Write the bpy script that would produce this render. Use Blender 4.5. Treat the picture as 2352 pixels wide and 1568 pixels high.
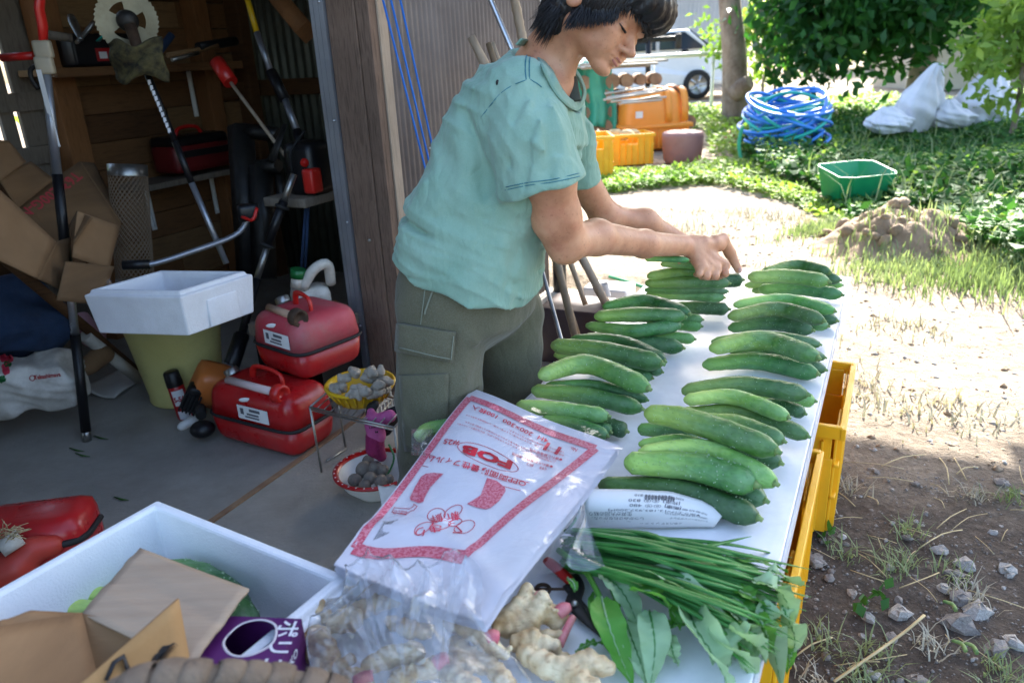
import bpy, bmesh, math, random
import numpy as np
from mathutils import Vector, Matrix, Euler

for o in list(bpy.data.objects):
    bpy.data.objects.remove(o)
SC = bpy.context.scene
COL = SC.collection
rad = math.radians
rnd = random.Random(7)

# ------------------------------------------------------------------ camera, sky, sun, exposure
FPX, HC = 1742.2, 1.12            # focal length in px of a 2352 px wide picture, camera height in m
_g = np.array([243.0, 4614.0, FPX]); _g /= np.linalg.norm(_g)
_up = -_g
_y = np.array([0, 0, 1.0]) - _up[2] * _up; _y /= np.linalg.norm(_y)
RC = np.array([np.cross(_y, _up), _y, _up])
cam = bpy.data.objects.new('camera', bpy.data.cameras.new('camera'))
COL.objects.link(cam)
cam.data.sensor_width = 36.0
cam.data.lens = FPX / 2352 * 36
cam.data.clip_start, cam.data.clip_end = 0.05, 2000
cam.data.dof.use_dof = True
cam.data.dof.focus_distance = 1.7
cam.data.dof.aperture_fstop = 4.5
_m = Matrix(((RC[0][0], -RC[0][1], -RC[0][2], 0), (RC[1][0], -RC[1][1], -RC[1][2], 0),
             (RC[2][0], -RC[2][1], -RC[2][2], HC), (0, 0, 0, 1)))
cam.matrix_world = _m
SC.camera = cam

SUN_AZ, SUN_EL = rad(25), rad(35)
world = bpy.data.worlds.new('World'); SC.world = world
world.use_nodes = True
nt = world.node_tree; nt.nodes.clear()
sky = nt.nodes.new('ShaderNodeTexSky'); sky.sky_type = 'NISHITA'; sky.sun_disc = False
sky.sun_elevation, sky.sun_rotation = SUN_EL, SUN_AZ
sky.dust_density = 2.5
bg = nt.nodes.new('ShaderNodeBackground'); bg.inputs[1].default_value = 0.15
wo = nt.nodes.new('ShaderNodeOutputWorld')
nt.links.new(sky.outputs[0], bg.inputs[0]); nt.links.new(bg.outputs[0], wo.inputs[0])
sun = bpy.data.objects.new('sun', bpy.data.lights.new('sun', 'SUN')); COL.objects.link(sun)
sun.data.energy, sun.data.angle, sun.data.color = 5.0, rad(0.6), (1.0, 0.95, 0.86)
sdir = Vector((math.sin(SUN_AZ) * math.cos(SUN_EL), math.cos(SUN_AZ) * math.cos(SUN_EL), math.sin(SUN_EL)))
sun.rotation_euler = sdir.to_track_quat('Z', 'Y').to_euler()
SC.view_settings.view_transform = 'Standard'
SC.view_settings.look = 'None'
SC.view_settings.exposure = 2.3
SC.view_settings.gamma = 1.0
SC.view_settings.use_curve_mapping = False
SC.cycles.max_bounces = 10
SC.cycles.transparent_max_bounces = 24
SC.cycles.diffuse_bounces = 5
SC.cycles.use_denoising = True
SC.cycles.sample_clamp_indirect = 6

# ------------------------------------------------------------------ picture measurements -> places in the scene
def _ray(x, y):
    return RC @ np.array([x - 1176.0, y - 784.0, FPX])
def P(x, y, z=0.0):
    """the place at height z seen at a measured point of the photograph"""
    r = _ray(x, y); t = (z - HC) / r[2]
    return Vector((t * r[0], t * r[1], z))
def Q(x, y, d):
    """the place at forward distance d"""
    r = _ray(x, y); t = d / r[1]
    return Vector((t * r[0], d, HC + t * r[2]))
def H(x, y, p, n):
    """the place on the plane through p with normal n"""
    r = Vector(_ray(x, y)); c = Vector((0, 0, HC)); n = Vector(n)
    return c + r * ((Vector(p) - c).dot(n) / r.dot(n))
def PX(n, d):
    """size in metres of n px at distance d"""
    return n * d / FPX
O0 = Vector((-0.68, 2.0, 0)); DU = Vector((0.452, 0.892, 0)).normalized(); DV = Vector((0.892, -0.452, 0)).normalized()
def S(u, v, z=0.0):
    """shed frame: u along its front, v out of it, z up"""
    return O0 + DU * u + DV * v + Vector((0, 0, z))
def uv_of(p):
    q = Vector(p) - O0
    return q.dot(DU), q.dot(DV)

# ------------------------------------------------------------------ materials
def lin(c):
    return tuple((x / 12.92 if x <= 0.04045 else ((x + 0.055) / 1.055) ** 2.4) for x in c)
def hx(s):
    return lin(tuple(int(s[i:i + 2], 16) / 255 for i in (0, 2, 4)))
MATS = {}
class NT:
    def __init__(s, name):
        s.m = bpy.data.materials.new(name); s.m.use_nodes = True
        s.t = s.m.node_tree; s.t.nodes.clear()
        s.out = s.n('OutputMaterial')
        s.co = None
    def n(s, k, **kw):
        a = s.t.nodes.new('ShaderNode' + k)
        for q, v in kw.items(): setattr(a, q, v)
        return a
    def l(s, a, b): s.t.links.new(a, b)
    def coord(s, stretch=(1, 1, 1), kind='Object'):
        if s.co is None: s.co = s.n('TexCoord')
        mp = s.n('Mapping'); mp.inputs['Scale'].default_value = stretch
        s.l(s.co.outputs[kind], mp.inputs[0]); return mp.outputs[0]
    def noise(s, scale, detail=4, stretch=(1, 1, 1), rough=0.6, dist=0.0, kind='Object'):
        a = s.n('TexNoise'); a.inputs['Scale'].default_value = scale; a.inputs['Detail'].default_value = detail
        a.inputs['Roughness'].default_value = rough; a.inputs['Distortion'].default_value = dist
        s.l(s.coord(stretch, kind), a.inputs[0]); return a.outputs[0]
    def ramp(s, fac, stops):
        r = s.n('ValToRGB'); e = r.color_ramp.elements
        while len(e) < len(stops): e.new(0.5)
        for i, (p, c) in enumerate(stops):
            e[i].position = p; e[i].color = (c[0], c[1], c[2], 1) if not isinstance(c, (int, float)) else (c, c, c, 1)
        s.l(fac, r.inputs[0]); return r.outputs[0]
    def mix(s, fac, a, b, mode='MIX'):
        m = s.n('Mix', data_type='RGBA', blend_type=mode)
        for inp, v in ((m.inputs[0], fac), (m.inputs[6], a), (m.inputs[7], b)):
            if hasattr(v, 'links'): s.l(v, inp)
            elif isinstance(v, (int, float)): inp.default_value = v
            else: inp.default_value = (v[0], v[1], v[2], 1)
        return m.outputs[2]
    def bsdf(s, col, rough=0.6, metal=0.0, spec=0.5, bump=None, bstr=0.3, bdist=0.01, **kw):
        b = s.n('BsdfPrincipled')
        if hasattr(col, 'links'): s.l(col, b.inputs['Base Color'])
        else: b.inputs['Base Color'].default_value = (*col[:3], 1)
        if hasattr(rough, 'links'): s.l(rough, b.inputs['Roughness'])
        else: b.inputs['Roughness'].default_value = rough
        b.inputs['Metallic'].default_value = metal
        b.inputs['Specular IOR Level'].default_value = spec
        for k, v in kw.items(): b.inputs[k.replace('_', ' ')].default_value = v
        if bump is not None:
            u = s.n('Bump'); u.inputs['Strength'].default_value = bstr; u.inputs['Distance'].default_value = bdist
            s.l(bump, u.inputs['Height']); s.l(u.outputs[0], b.inputs['Normal'])
        return b
    def done(s, sh):
        s.l(sh.outputs[0], s.out.inputs[0]); MATS[s.m.name] = s.m; return s.m
def mat(name, a, b=None, scale=6, rough=0.6, metal=0.0, bump=0.0, bscale=60, spec=0.5, stretch=(1, 1, 1), lo=0.35, hi=0.65, dirt=None, dscale=3, damt=0.5, **kw):
    """mottled surface: two colours through a noise, optional blotches of dirt and fine relief"""
    s = NT(name); a = hx(a) if isinstance(a, str) else a
    b = a if b is None else (hx(b) if isinstance(b, str) else b)
    c = s.ramp(s.noise(scale, 5, stretch), [(lo, a), (hi, b)])
    if dirt:
        f = s.ramp(s.noise(dscale, 6, (1, 1, 1), 0.7), [(0.45, 0.0), (0.7, damt)])
        c = s.mix(f, c, hx(dirt) if isinstance(dirt, str) else dirt)
    r = s.ramp(s.noise(scale * 2.3, 3), [(0.3, max(0.02, rough - 0.08)), (0.7, min(1, rough + 0.1))])
    return s.done(s.bsdf(c, r, metal, spec, s.noise(bscale, 4, stretch) if bump else None, bump, 0.01, **kw))
def leafmat(name, a, b, trans=0.35, rough=0.4, scale=3.0, back=None):
    """leaf: two greens from plant to plant, lets light through"""
    s = NT(name)
    geo = s.n('NewGeometry')
    c = s.ramp(s.noise(scale, 3), [(0.3, hx(a)), (0.7, hx(b))])
    if back: c = s.mix(geo.outputs['Backfacing'], c, hx(back))
    b1 = s.bsdf(c, rough, 0, 0.3)
    t = s.n('BsdfTranslucent'); s.l(s.mix(1.0, c, (1.25, 1.35, 0.75), 'MULTIPLY'), t.inputs[0])
    m = s.n('MixShader'); m.inputs[0].default_value = trans
    s.l(b1.outputs[0], m.inputs[1]); s.l(t.outputs[0], m.inputs[2])
    return s.done(m)
def film(name, tint=(1, 1, 1), clear=0.9, rough=0.06, bump=0.4, bscale=14, shine=0.55, haze=0.0):
    """thin clear plastic film with creases that catch the light"""
    s = NT(name)
    tr = s.n('BsdfTransparent'); tr.inputs[0].default_value = (*tint, 1)
    g = s.n('BsdfGlossy'); g.inputs['Roughness'].default_value = rough
    u = s.n('Bump'); u.inputs['Strength'].default_value = bump; u.inputs['Distance'].default_value = 0.02
    s.l(s.noise(bscale, 3, (1, 1, 1), 0.5, 1.2), u.inputs['Height']); s.l(u.outputs[0], g.inputs['Normal'])
    fr = s.n('Fresnel'); fr.inputs[0].default_value = 1.5; s.l(u.outputs[0], fr.inputs['Normal'])
    d = s.n('Math', operation='MULTIPLY_ADD'); d.inputs[1].default_value = shine; d.inputs[2].default_value = (1 - clear) * 0.35 - 0.01
    s.l(fr.outputs[0], d.inputs[0]); d.use_clamp = True
    m = s.n('MixShader'); s.l(d.outputs[0], m.inputs[0]); s.l(tr.outputs[0], m.inputs[1]); s.l(g.outputs[0], m.inputs[2])
    if haze:
        df = s.n('BsdfDiffuse'); df.inputs[0].default_value = (0.85, 0.88, 0.95, 1); h = s.n('MixShader'); h.inputs[0].default_value = haze; s.l(m.outputs[0], h.inputs[1]); s.l(df.outputs[0], h.inputs[2]); m = h
    return s.done(m)
def wood(name, a, b, scale=5, stretch=(1, 1, 12), rough=0.75, knots=True, bump=0.35):
    s = NT(name)
    g = s.ramp(s.noise(scale, 6, stretch, 0.65, 0.6), [(0.25, hx(a)), (0.5, hx(b)), (0.75, hx(a))])
    k = s.ramp(s.noise(scale * 0.35, 4), [(0.3, 0.55), (0.7, 1.1)])
    c = s.mix(0.6, g, k, 'MULTIPLY')
    return s.done(s.bsdf(c, rough, 0, 0.3, s.noise(scale * 3, 5, stretch), bump, 0.004))

# ------------------------------------------------------------------ mesh building
class MB:
    """collects shapes and links them as ONE mesh object"""
    def __init__(s): s.v, s.f, s.mi, s.cur, s.sm = [], [], [], 0, []
    def add(s, vs, fs, smooth=False):
        k = len(s.v); s.v += [tuple(p) for p in vs]
        for f in fs: s.f.append(tuple(i + k for i in f)); s.mi.append(s.cur); s.sm.append(smooth)
        return s
    def box(s, c, size, rot=None, taper=1.0, bev=0.0):
        sx, sy, sz = (q / 2 for q in size); M3 = rot if rot is not None else Matrix.Identity(3); c = Vector(c)
        if bev > 0:
            bm = bmesh.new(); bmesh.ops.create_cube(bm, size=1)
            for v in bm.verts:
                k = taper if v.co.z > 0 else 1
                v.co = Vector((v.co.x * 2 * sx * k, v.co.y * 2 * sy * k, v.co.z * 2 * sz))
            bmesh.ops.bevel(bm, geom=bm.edges[:], offset=min(bev, 0.45 * min(size)), segments=2, profile=0.6, affect='EDGES')
            s.add([c + M3 @ v.co for v in bm.verts], [[v.index for v in f.verts] for f in bm.faces], True); bm.free(); return s
        vs = [c + M3 @ Vector((x * sx * (taper if z > 0 else 1), y * sy * (taper if z > 0 else 1), z * sz)) for z in (-1, 1) for x, y in ((-1, -1), (1, -1), (1, 1), (-1, 1))]
        return s.add(vs, [(3, 2, 1, 0), (4, 5, 6, 7), (0, 1, 5, 4), (1, 2, 6, 5), (2, 3, 7, 6), (3, 0, 4, 7)])
    def tube(s, pts, r, n=10, caps=True, flat=1.0, up=None):
        pts = [Vector(p) for p in pts]; m = len(pts)
        rs = list(r) if hasattr(r, '__len__') else [r] * m
        ref = Vector(up) if up is not None else None; vs = []
        for i, p in enumerate(pts):
            t = (pts[min(i + 1, m - 1)] - pts[max(i - 1, 0)]).normalized()
            if ref is None: ref = Vector((0, 0, 1)) if abs(t.z) < 0.9 else Vector((1, 0, 0))
            a = t.cross(ref)
            if a.length < 1e-5: a = t.orthogonal()
            a.normalize(); b = a.cross(t).normalized(); ref = b
            for k in range(n):
                an = 2 * math.pi * k / n; vs.append(p + (a * math.cos(an) + b * math.sin(an) * flat) * rs[i])
        fs = [(i * n + k, i * n + (k + 1) % n, (i + 1) * n + (k + 1) % n, (i + 1) * n + k) for i in range(m - 1) for k in range(n)]
        s.add(vs, fs, True)
        if caps:
            k0 = len(s.v) - len(vs)
            for f in (tuple(range(n - 1, -1, -1)), tuple((m - 1) * n + k for k in range(n))): s.f.append(tuple(i + k0 for i in f)); s.mi.append(s.cur); s.sm.append(False)
        return s
    def lathe(s, prof, c=(0, 0, 0), n=24, axis=None, sx=1.0, sy=1.0, close=False, wob=0.0):
        """prof: list of (radius, height)"""
        c = Vector(c); R3 = Vector((0, 0, 1)).rotation_difference(Vector(axis)).to_matrix() if axis is not None else Matrix.Identity(3)
        vs = []
        for r, z in prof:
            for k in range(n):
                an = 2 * math.pi * k / n; w = 1 + wob * math.sin(3 * an + z * 9)
                vs.append(c + R3 @ Vector((r * w * math.cos(an) * sx, r * w * math.sin(an) * sy, z)))
        m = len(prof)
        fs = [(i * n + k, i * n + (k + 1) % n, (i + 1) * n + (k + 1) % n, (i + 1) * n + k) for i in range(m - 1) for k in range(n)]
        if close: fs += [tuple(range(n - 1, -1, -1)), tuple((m - 1) * n + k for k in range(n))]
        return s.add(vs, fs, True)
    def ball(s, c, r, n=12, m=8, rot=None, jit=0.0, seed=0, sc=(1, 1, 1)):
        q = random.Random(seed); M3 = rot if rot is not None else Matrix.Identity(3); c = Vector(c); vs = []
        for i in range(m + 1):
            th = math.pi * i / m
            for k in range(n):
                ph = 2 * math.pi * k / n; d = r * (1 + (q.uniform(-jit, jit) if jit else 0))
                vs.append(c + M3 @ Vector((d * math.sin(th) * math.cos(ph) * sc[0], d * math.sin(th) * math.sin(ph) * sc[1], d * math.cos(th) * sc[2])))
        fs = [(i * n + k, (i + 1) * n + k, (i + 1) * n + (k + 1) % n, i * n + (k + 1) % n) for i in range(m) for k in range(n)]
        return s.add(vs, fs, True)
    def grid(s, fn, nu, nv, smooth=True, closed=False):
        vs = [fn(i / (nu - 1), j / (nv - 1)) for j in range(nv) for i in range(nu)]
        fs = [(j * nu + i, j * nu + i + 1, (j + 1) * nu + i + 1, (j + 1) * nu + i) for j in range(nv - 1) for i in range(nu - 1)]
        return s.add(vs, fs, smooth)
    def poly(s, pts, th=0.0, nrm=None):
        """flat outline, optionally with thickness along nrm"""
        pts = [Vector(p) for p in pts]; n = len(pts)
        if th == 0: return s.add(pts, [tuple(range(n))])
        if nrm is None: nrm = (pts[1] - pts[0]).cross(pts[2] - pts[0]).normalized()
        d = Vector(nrm) * th
        vs = pts + [p + d for p in pts]
        return s.add(vs, [tuple(range(n - 1, -1, -1)), tuple(range(n, 2 * n))] + [(i, (i + 1) % n, n + (i + 1) % n, n + i) for i in range(n)])
    def build(s, name, m, parent=None, bev=0.0, solid=0.0, sub=0, kind=None):
        me = bpy.data.meshes.new(name); vs = s.v
        if parent is not None:
            inv = wm(parent).inverted(); vs = [inv @ Vector(p) for p in vs]
        me.from_pydata(vs, [], s.f)
        for q in (m if isinstance(m, (list, tuple)) else [m]): me.materials.append(MATS[q] if isinstance(q, str) else q)
        me.polygons.foreach_set('material_index', s.mi); me.polygons.foreach_set('use_smooth', s.sm)
        me.update()
        bm = bmesh.new(); bm.from_mesh(me); bmesh.ops.recalc_face_normals(bm, faces=bm.faces[:]) if len(bm.faces) < 40000 else None
        bm.to_mesh(me); bm.free()
        o = bpy.data.objects.new(name, me); COL.objects.link(o)
        if parent is not None: o.parent = parent
        if solid: q = o.modifiers.new('th', 'SOLIDIFY'); q.thickness = solid; q.offset = 0
        if bev: q = o.modifiers.new('bv', 'BEVEL'); q.width = bev; q.segments = 2; q.limit_method = 'ANGLE'; q.angle_limit = rad(40)
        if sub: q = o.modifiers.new('ss', 'SUBSURF'); q.levels = q.render_levels = sub
        if kind: o['kind'] = kind
        return o
def wm(o):
    m = Matrix.LocRotScale(o.location, o.rotation_euler, o.scale)
    return wm(o.parent) @ m if o.parent else m
def tag(o, label, cat, group=None):
    o['label'] = label; o['category'] = cat
    if group: o['group'] = group
    return o
def thing(name, label, cat, loc=(0, 0, 0), group=None, rz=0.0):
    o = bpy.data.objects.new(name, None); COL.objects.link(o); o.empty_display_size = 0.05
    o.location = loc; o.rotation_euler = (0, 0, rz)
    return tag(o, label, cat, group)
def dup(root, loc=None, rot=None, label=None):
    def cp(o, par):
        c = o.copy(); COL.objects.link(c); c.parent = par
        for ch in o.children: cp(ch, c)
        return c
    c = cp(root, root.parent)
    if loc is not None: c.location = loc
    if rot is not None: c.rotation_euler = rot
    if label: c['label'] = label
    return c
def bulk(name, V, F, m, kind=None, parent=None, mi=None):
    """many small faces from numpy arrays as one mesh"""
    me = bpy.data.meshes.new(name); k = F.shape[1]
    if parent is not None:
        inv = np.array(wm(parent).inverted()); V = V @ inv[:3, :3].T + inv[:3, 3]
    me.vertices.add(len(V)); me.vertices.foreach_set('co', V.astype(np.float32).ravel())
    me.loops.add(F.size); me.loops.foreach_set('vertex_index', F.astype(np.int32).ravel())
    me.polygons.add(len(F)); me.polygons.foreach_set('loop_start', np.arange(0, F.size, k, dtype=np.int32))
    me.polygons.foreach_set('loop_total', np.full(len(F), k, dtype=np.int32))
    for q in (m if isinstance(m, (list, tuple)) else [m]): me.materials.append(MATS[q] if isinstance(q, str) else q)
    if mi is not None: me.polygons.foreach_set('material_index', mi.astype(np.int32))
    me.update(calc_edges=True); me.validate()
    o = bpy.data.objects.new(name, me); COL.objects.link(o)
    if kind: o['kind'] = kind
    if parent is not None: o.parent = parent
    return o
def curve(pts, n=12):
    """smooth Catmull-Rom line through points"""
    pts = [Vector(p) for p in pts]; out = []
    if len(pts) < 3: return [pts[0].lerp(pts[-1], i / (n - 1)) for i in range(n)]
    e = [pts[0] * 2 - pts[1]] + pts + [pts[-1] * 2 - pts[-2]]; seg = len(pts) - 1
    for i in range(n):
        t = i / (n - 1) * seg; k = min(int(t), seg - 1); t -= k
        a, b, c, d = e[k:k + 4]
        out.append(0.5 * ((2 * b) + (c - a) * t + (2 * a - 5 * b + 4 * c - d) * t * t + (3 * b - a - 3 * c + d) * t ** 3))
    return out
def text(body, size, org, ex, ey, m, parent, name='lettering', bold=0.0, fn=None, shear=0.0, align='LEFT', wid=1.0, lift=0.0006):
    """flat print: org + ex*x + ey*y, or mapped by fn(x, y)"""
    c = bpy.data.curves.new(name, 'FONT'); c.body = body; c.size = size; c.offset = bold; c.shear = shear; c.align_x = align
    c.resolution_u = 2; c.fill_mode = 'BOTH' if False else c.fill_mode
    o = bpy.data.objects.new(name, c); COL.objects.link(o)
    me = bpy.data.meshes.new_from_object(o.evaluated_get(bpy.context.evaluated_depsgraph_get()))
    bpy.data.objects.remove(o); bpy.data.curves.remove(c)
    if fn is None:
        org, ex, ey = Vector(org), Vector(ex), Vector(ey); nn = ex.cross(ey).normalized() * lift
        fn = lambda x, y: org + ex * x + ey * y + nn
    mb = MB(); mb.add([fn(v.co.x * wid, v.co.y) for v in me.vertices], [tuple(p.vertices) for p in me.polygons])
    bpy.data.meshes.remove(me)
    return mb.build(name, m, parent)
def rotz(a): return Matrix.Rotation(a, 3, 'Z')
def basis(x, y, z): return Matrix((Vector(x), Vector(y), Vector(z))).transposed()
RS = basis(DV, DU, (0, 0, 1))          # box axes: v, u, z  (x = out of the shed, y = along it)
# ------------------------------------------------------------------ materials
mat('concrete', '8d8980', '9f9a90', 2.2, 0.85, bump=0.35, bscale=70, dirt='68635c', dscale=1.7, damt=0.6)
mat('joint', '7d5f48', '9a7c5e', 14, 0.8, bump=0.3)
wood('plank', '5c3f27', '7d5836', 5, (1.5, 1.5, 16)); wood('plank_dark', '452e1c', '634429', 5, (1.5, 1.5, 16)); wood('plank_pale', '6e5236', '8c6c48', 5, (1.5, 1.5, 16))
wood('post_wood', '43332a', '7a6455', 9, (12, 12, 0.9)); wood('post_orange', '6d4627', '8e6039', 8, (12, 12, 0.9)); wood('skylit_strip', '8f7f6f', 'b3a08c', 9, (12, 12, 0.9))
wood('board_grey', '8a8378', 'b5ad9f', 6, (1, 10, 10)); wood('wood_grey', '5d554c', '83786a', 6, (8, 8, 1))
mat('alu', '8d9097', 'a6a9b0', 3, 0.42, 0.75, bump=0.05); mat('alu_bright', 'b4b8bf', 'cfd2d8', 3, 0.3, 0.9)
mat('tin_brown', '615855', '6e6562', 5, 0.55, 0.1, bump=0.12, bscale=220, dirt='857a74', dscale=6, damt=0.25)
mat('tin_green', '4e5248', '6a6c5e', 4, 0.5, 0.4, bump=0.1)
mat('iron', '2b2a2a', '3b3936', 8, 0.5, 0.7, bump=0.2); mat('steel', '8b8a86', 'b1afa8', 10, 0.35, 0.9, bump=0.1); mat('rust', '3a2a20', '5c4634', 12, 0.8, 0.3, bump=0.4)
mat('black_plastic', '0e0e10', '18181b', 5, 0.4, spec=0.4); mat('rubber', '101011', '1d1c1c', 6, 0.75)
mat('red_paint', '9a0d12', 'b3141a', 4, 0.3, bump=0.06, dirt='7a4a46', dscale=5, damt=0.3, spec=0.5)
mat('red_faded', 'a8303c', 'bb4a55', 5, 0.55, bump=0.08, dirt='8f8078', dscale=7, damt=0.45); mat('red_plastic', 'b01a16', 'c4251e', 4, 0.35)
mat('orange_plastic', 'b5612a', 'c77538', 4, 0.45)
mat('white_plastic', 'd9d9d4', 'e6e5e0', 4, 0.4); mat('dirty_white', 'b9b4a8', 'dcd8ce', 7, 0.55, dirt='6d5f4d', dscale=5, damt=0.6)
mat('foam', 'dfe1e6', 'eceef0', 3, 0.75, bump=0.25, bscale=260, spec=0.3); mat('foam_dirty', 'cfcfd4', 'e2e3e6', 3, 0.75, bump=0.25, bscale=240, dirt='9c958b', dscale=4, damt=0.3, spec=0.3)
mat('bucket_yellow', 'd2c97e', 'ddd58c', 3, 0.5, dirt='a89f62', dscale=4, damt=0.4)
mat('crate_yellow', 'eaa812', 'f5b820', 3, 0.42, dirt='bb8414', dscale=5, damt=0.3, Subsurface_Weight=0.0)
mat('basket_yellow', 'c49a08', 'd8ae14', 3, 0.4)
mat('cardboard', '785a3c', '8b6a48', 3, 0.85, bump=0.12, bscale=40, stretch=(1, 1, 8)); mat('cardboard_pale', '97816c', 'a8937d', 3, 0.85, bump=0.25, bscale=16, stretch=(1, 9, 1)); mat('cardboard_ochre', '937045', 'a68154', 4, 0.85, bump=0.1)
mat('print_red', 'a83238'); mat('print_black', '17161a'); mat('print_pink', 'd0344c', 'd8405a', 3, 0.5); mat('print_white', 'd8d8dc'); mat('print_grey', '55555c')
mat('denim', '17273f', '1f3553', 8, 0.9, bump=0.3)
mat('paper_white', 'd2d2d0', 'e0e0de', 5, 0.8); mat('paper_news', 'b7b5ae', 'c9c7c0', 5, 0.85, bump=0.1, bscale=12)
mat('green_plastic', '0f7a4e', '178a5a', 3, 0.4); mat('green_cap', '0e5a2a', '136b33', 3, 0.4); mat('green_tarp', '2c8a72', '3f9c82', 3, 0.5, bump=0.5, bscale=6)
mat('blue_hose', '2a78d0', '3a88de', 3, 0.38); mat('teal_hose', '18a094', '22b0a2', 3, 0.38); mat('blue_cord', '1560b8', '1d6fc9', 9, 0.6, bump=0.3, bscale=200)
mat('bamboo', '8d7b66', 'a99883', 6, 0.6, stretch=(6, 6, 0.6)); mat('bamboo_dark', '6b5a46', '8a7558', 6, 0.6, stretch=(6, 6, 0.6))
mat('table_white', 'e2e4e8', 'ebecef', 4, 0.38, dirt='b9bcc4', dscale=22, damt=0.25, spec=0.5); mat('table_edge', 'c8c8cc', 'd6d6da', 5, 0.4); mat('leg_grey', '76787c', '85878b', 5, 0.45, 0.3)
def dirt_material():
    """dry pale yard, darker gravelly soil beside the shed; sun-to-shade contrast painted into the colour"""
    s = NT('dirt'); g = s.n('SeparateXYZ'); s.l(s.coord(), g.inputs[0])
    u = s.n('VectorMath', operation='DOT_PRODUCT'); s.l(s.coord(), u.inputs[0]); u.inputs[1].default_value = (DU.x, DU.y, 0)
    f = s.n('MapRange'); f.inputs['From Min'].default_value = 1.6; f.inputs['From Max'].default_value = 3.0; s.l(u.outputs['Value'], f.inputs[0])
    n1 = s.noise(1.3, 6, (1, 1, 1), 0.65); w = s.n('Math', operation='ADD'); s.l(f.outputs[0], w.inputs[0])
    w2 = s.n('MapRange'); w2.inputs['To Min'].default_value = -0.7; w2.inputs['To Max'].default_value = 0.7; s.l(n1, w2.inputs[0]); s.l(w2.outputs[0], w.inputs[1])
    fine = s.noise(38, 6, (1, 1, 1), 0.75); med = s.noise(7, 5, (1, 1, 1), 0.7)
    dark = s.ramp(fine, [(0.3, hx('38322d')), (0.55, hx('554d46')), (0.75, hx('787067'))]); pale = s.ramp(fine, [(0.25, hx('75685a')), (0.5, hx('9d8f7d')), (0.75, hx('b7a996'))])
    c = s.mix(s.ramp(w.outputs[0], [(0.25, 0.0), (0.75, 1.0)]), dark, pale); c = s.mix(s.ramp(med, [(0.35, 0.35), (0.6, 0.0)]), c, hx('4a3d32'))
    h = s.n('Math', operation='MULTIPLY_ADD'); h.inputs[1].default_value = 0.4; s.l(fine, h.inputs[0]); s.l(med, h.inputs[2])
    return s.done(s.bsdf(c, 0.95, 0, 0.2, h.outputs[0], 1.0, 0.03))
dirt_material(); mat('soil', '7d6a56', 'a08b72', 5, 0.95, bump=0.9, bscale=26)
mat('stone', '8f8b86', 'b3aea7', 9, 0.85, bump=0.4, bscale=40); mat('stone_dark', '716b66', '8f8983', 9, 0.85, bump=0.4, bscale=40)
mat('straw', 'a08f68', 'c2b288', 9, 0.8); mat('orange_bin', 'e88a28', 'f09a3a', 2, 0.45, dirt='b9691c', dscale=4, damt=0.3); mat('pot_mauve', '8b625a', '9a7068', 4, 0.6); mat('terracotta', 'a0583c', 'b56a4c', 5, 0.8)
mat('sack', 'c9c9ce', 'd8d8dc', 5, 0.6, bump=0.7, bscale=9); mat('bark', '5e4e40', '8a7a68', 7, 0.9, bump=0.8, bscale=26, stretch=(1, 1, 0.5), dirt='a39a8c', dscale=5, damt=0.5); mat('log', '7c6450', '9a7f66', 7, 0.9, bump=0.6)
mat('car_white', 'd4d6da', 'dcdee2', 2, 0.2); mat('glass_dark', '27303d', '333d4c', 2, 0.08); mat('tyre', '151516', '1d1d1e', 6, 0.8); mat('grey_wall', '9ca1a6', 'a8acb0', 2, 0.7); mat('shutter', '55585f', '62656c', 2, 0.5)
leafmat('grass', '66794f', '97a27a', 0.3, 0.6, 2); leafmat('grass_dry', '9a9482', 'b8b0a0', 0.12, 0.8, 2); leafmat('weed', '2f5a2a', '4d7a38', 0.3, 0.65, 3)
leafmat('leaf_dark', '1c4420', '35662b', 0.45, 0.45, 1.2); leafmat('leaf_bright', '5c8336', '93a852', 0.45, 0.6, 1.2)

# ------------------------------------------------------------------ ground
def dirt_z(x, y):
    return (-0.014 + 0.010 * math.sin(x * 5.3 + 1.2 * math.sin(y * 3.1)) * math.sin(y * 4.7 + x) + 0.006 * math.sin(x * 17 + y * 9) * math.sin(y * 15 - x * 6)
            + max(0, min(1, (y - 3.4) / 3)) * 0.03 * math.sin(x * 1.9 + 0.7) * math.sin(y * 1.6))
_ax = [-200, -80, -40, -20, -10, -6, -3.5] + [-2 + i * 0.09 for i in range(100)] + [7.3, 8, 9, 10, 12, 15, 20, 40, 80, 200]
_ay = [-200, -80, -30, -12, -6, -3, -1.5, -0.7] + [i * 0.09 for i in range(110)] + [10.2, 11, 12, 13, 14, 16, 18, 22, 30, 60, 120, 300, 700]
mb = MB(); nx = len(_ax)
vs = []
for y in _ay:
    for x in _ax:
        u, v = uv_of((x, y, 0)); z = dirt_z(x, y)
        if v < 0.62 and u < 2.2: z = -0.09
        vs.append((x, y, z))
mb.add(vs, [(j * nx + i, j * nx + i + 1, (j + 1) * nx + i + 1, (j + 1) * nx + i) for j in range(len(_ay) - 1) for i in range(nx - 1)], True)
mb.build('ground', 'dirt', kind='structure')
mb = MB(); mb.box(S(-1.2, -0.72, -0.075), (2.45, 6.3, 0.15), RS); mb.build('concrete_floor', 'concrete', kind='structure', bev=0.006)
mb = MB(); mb.box(S(-0.8, -0.005, 0.0035), (0.018, 4.0, 0.005), RS); mb.build('floor_joint', 'joint', kind='structure')

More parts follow.
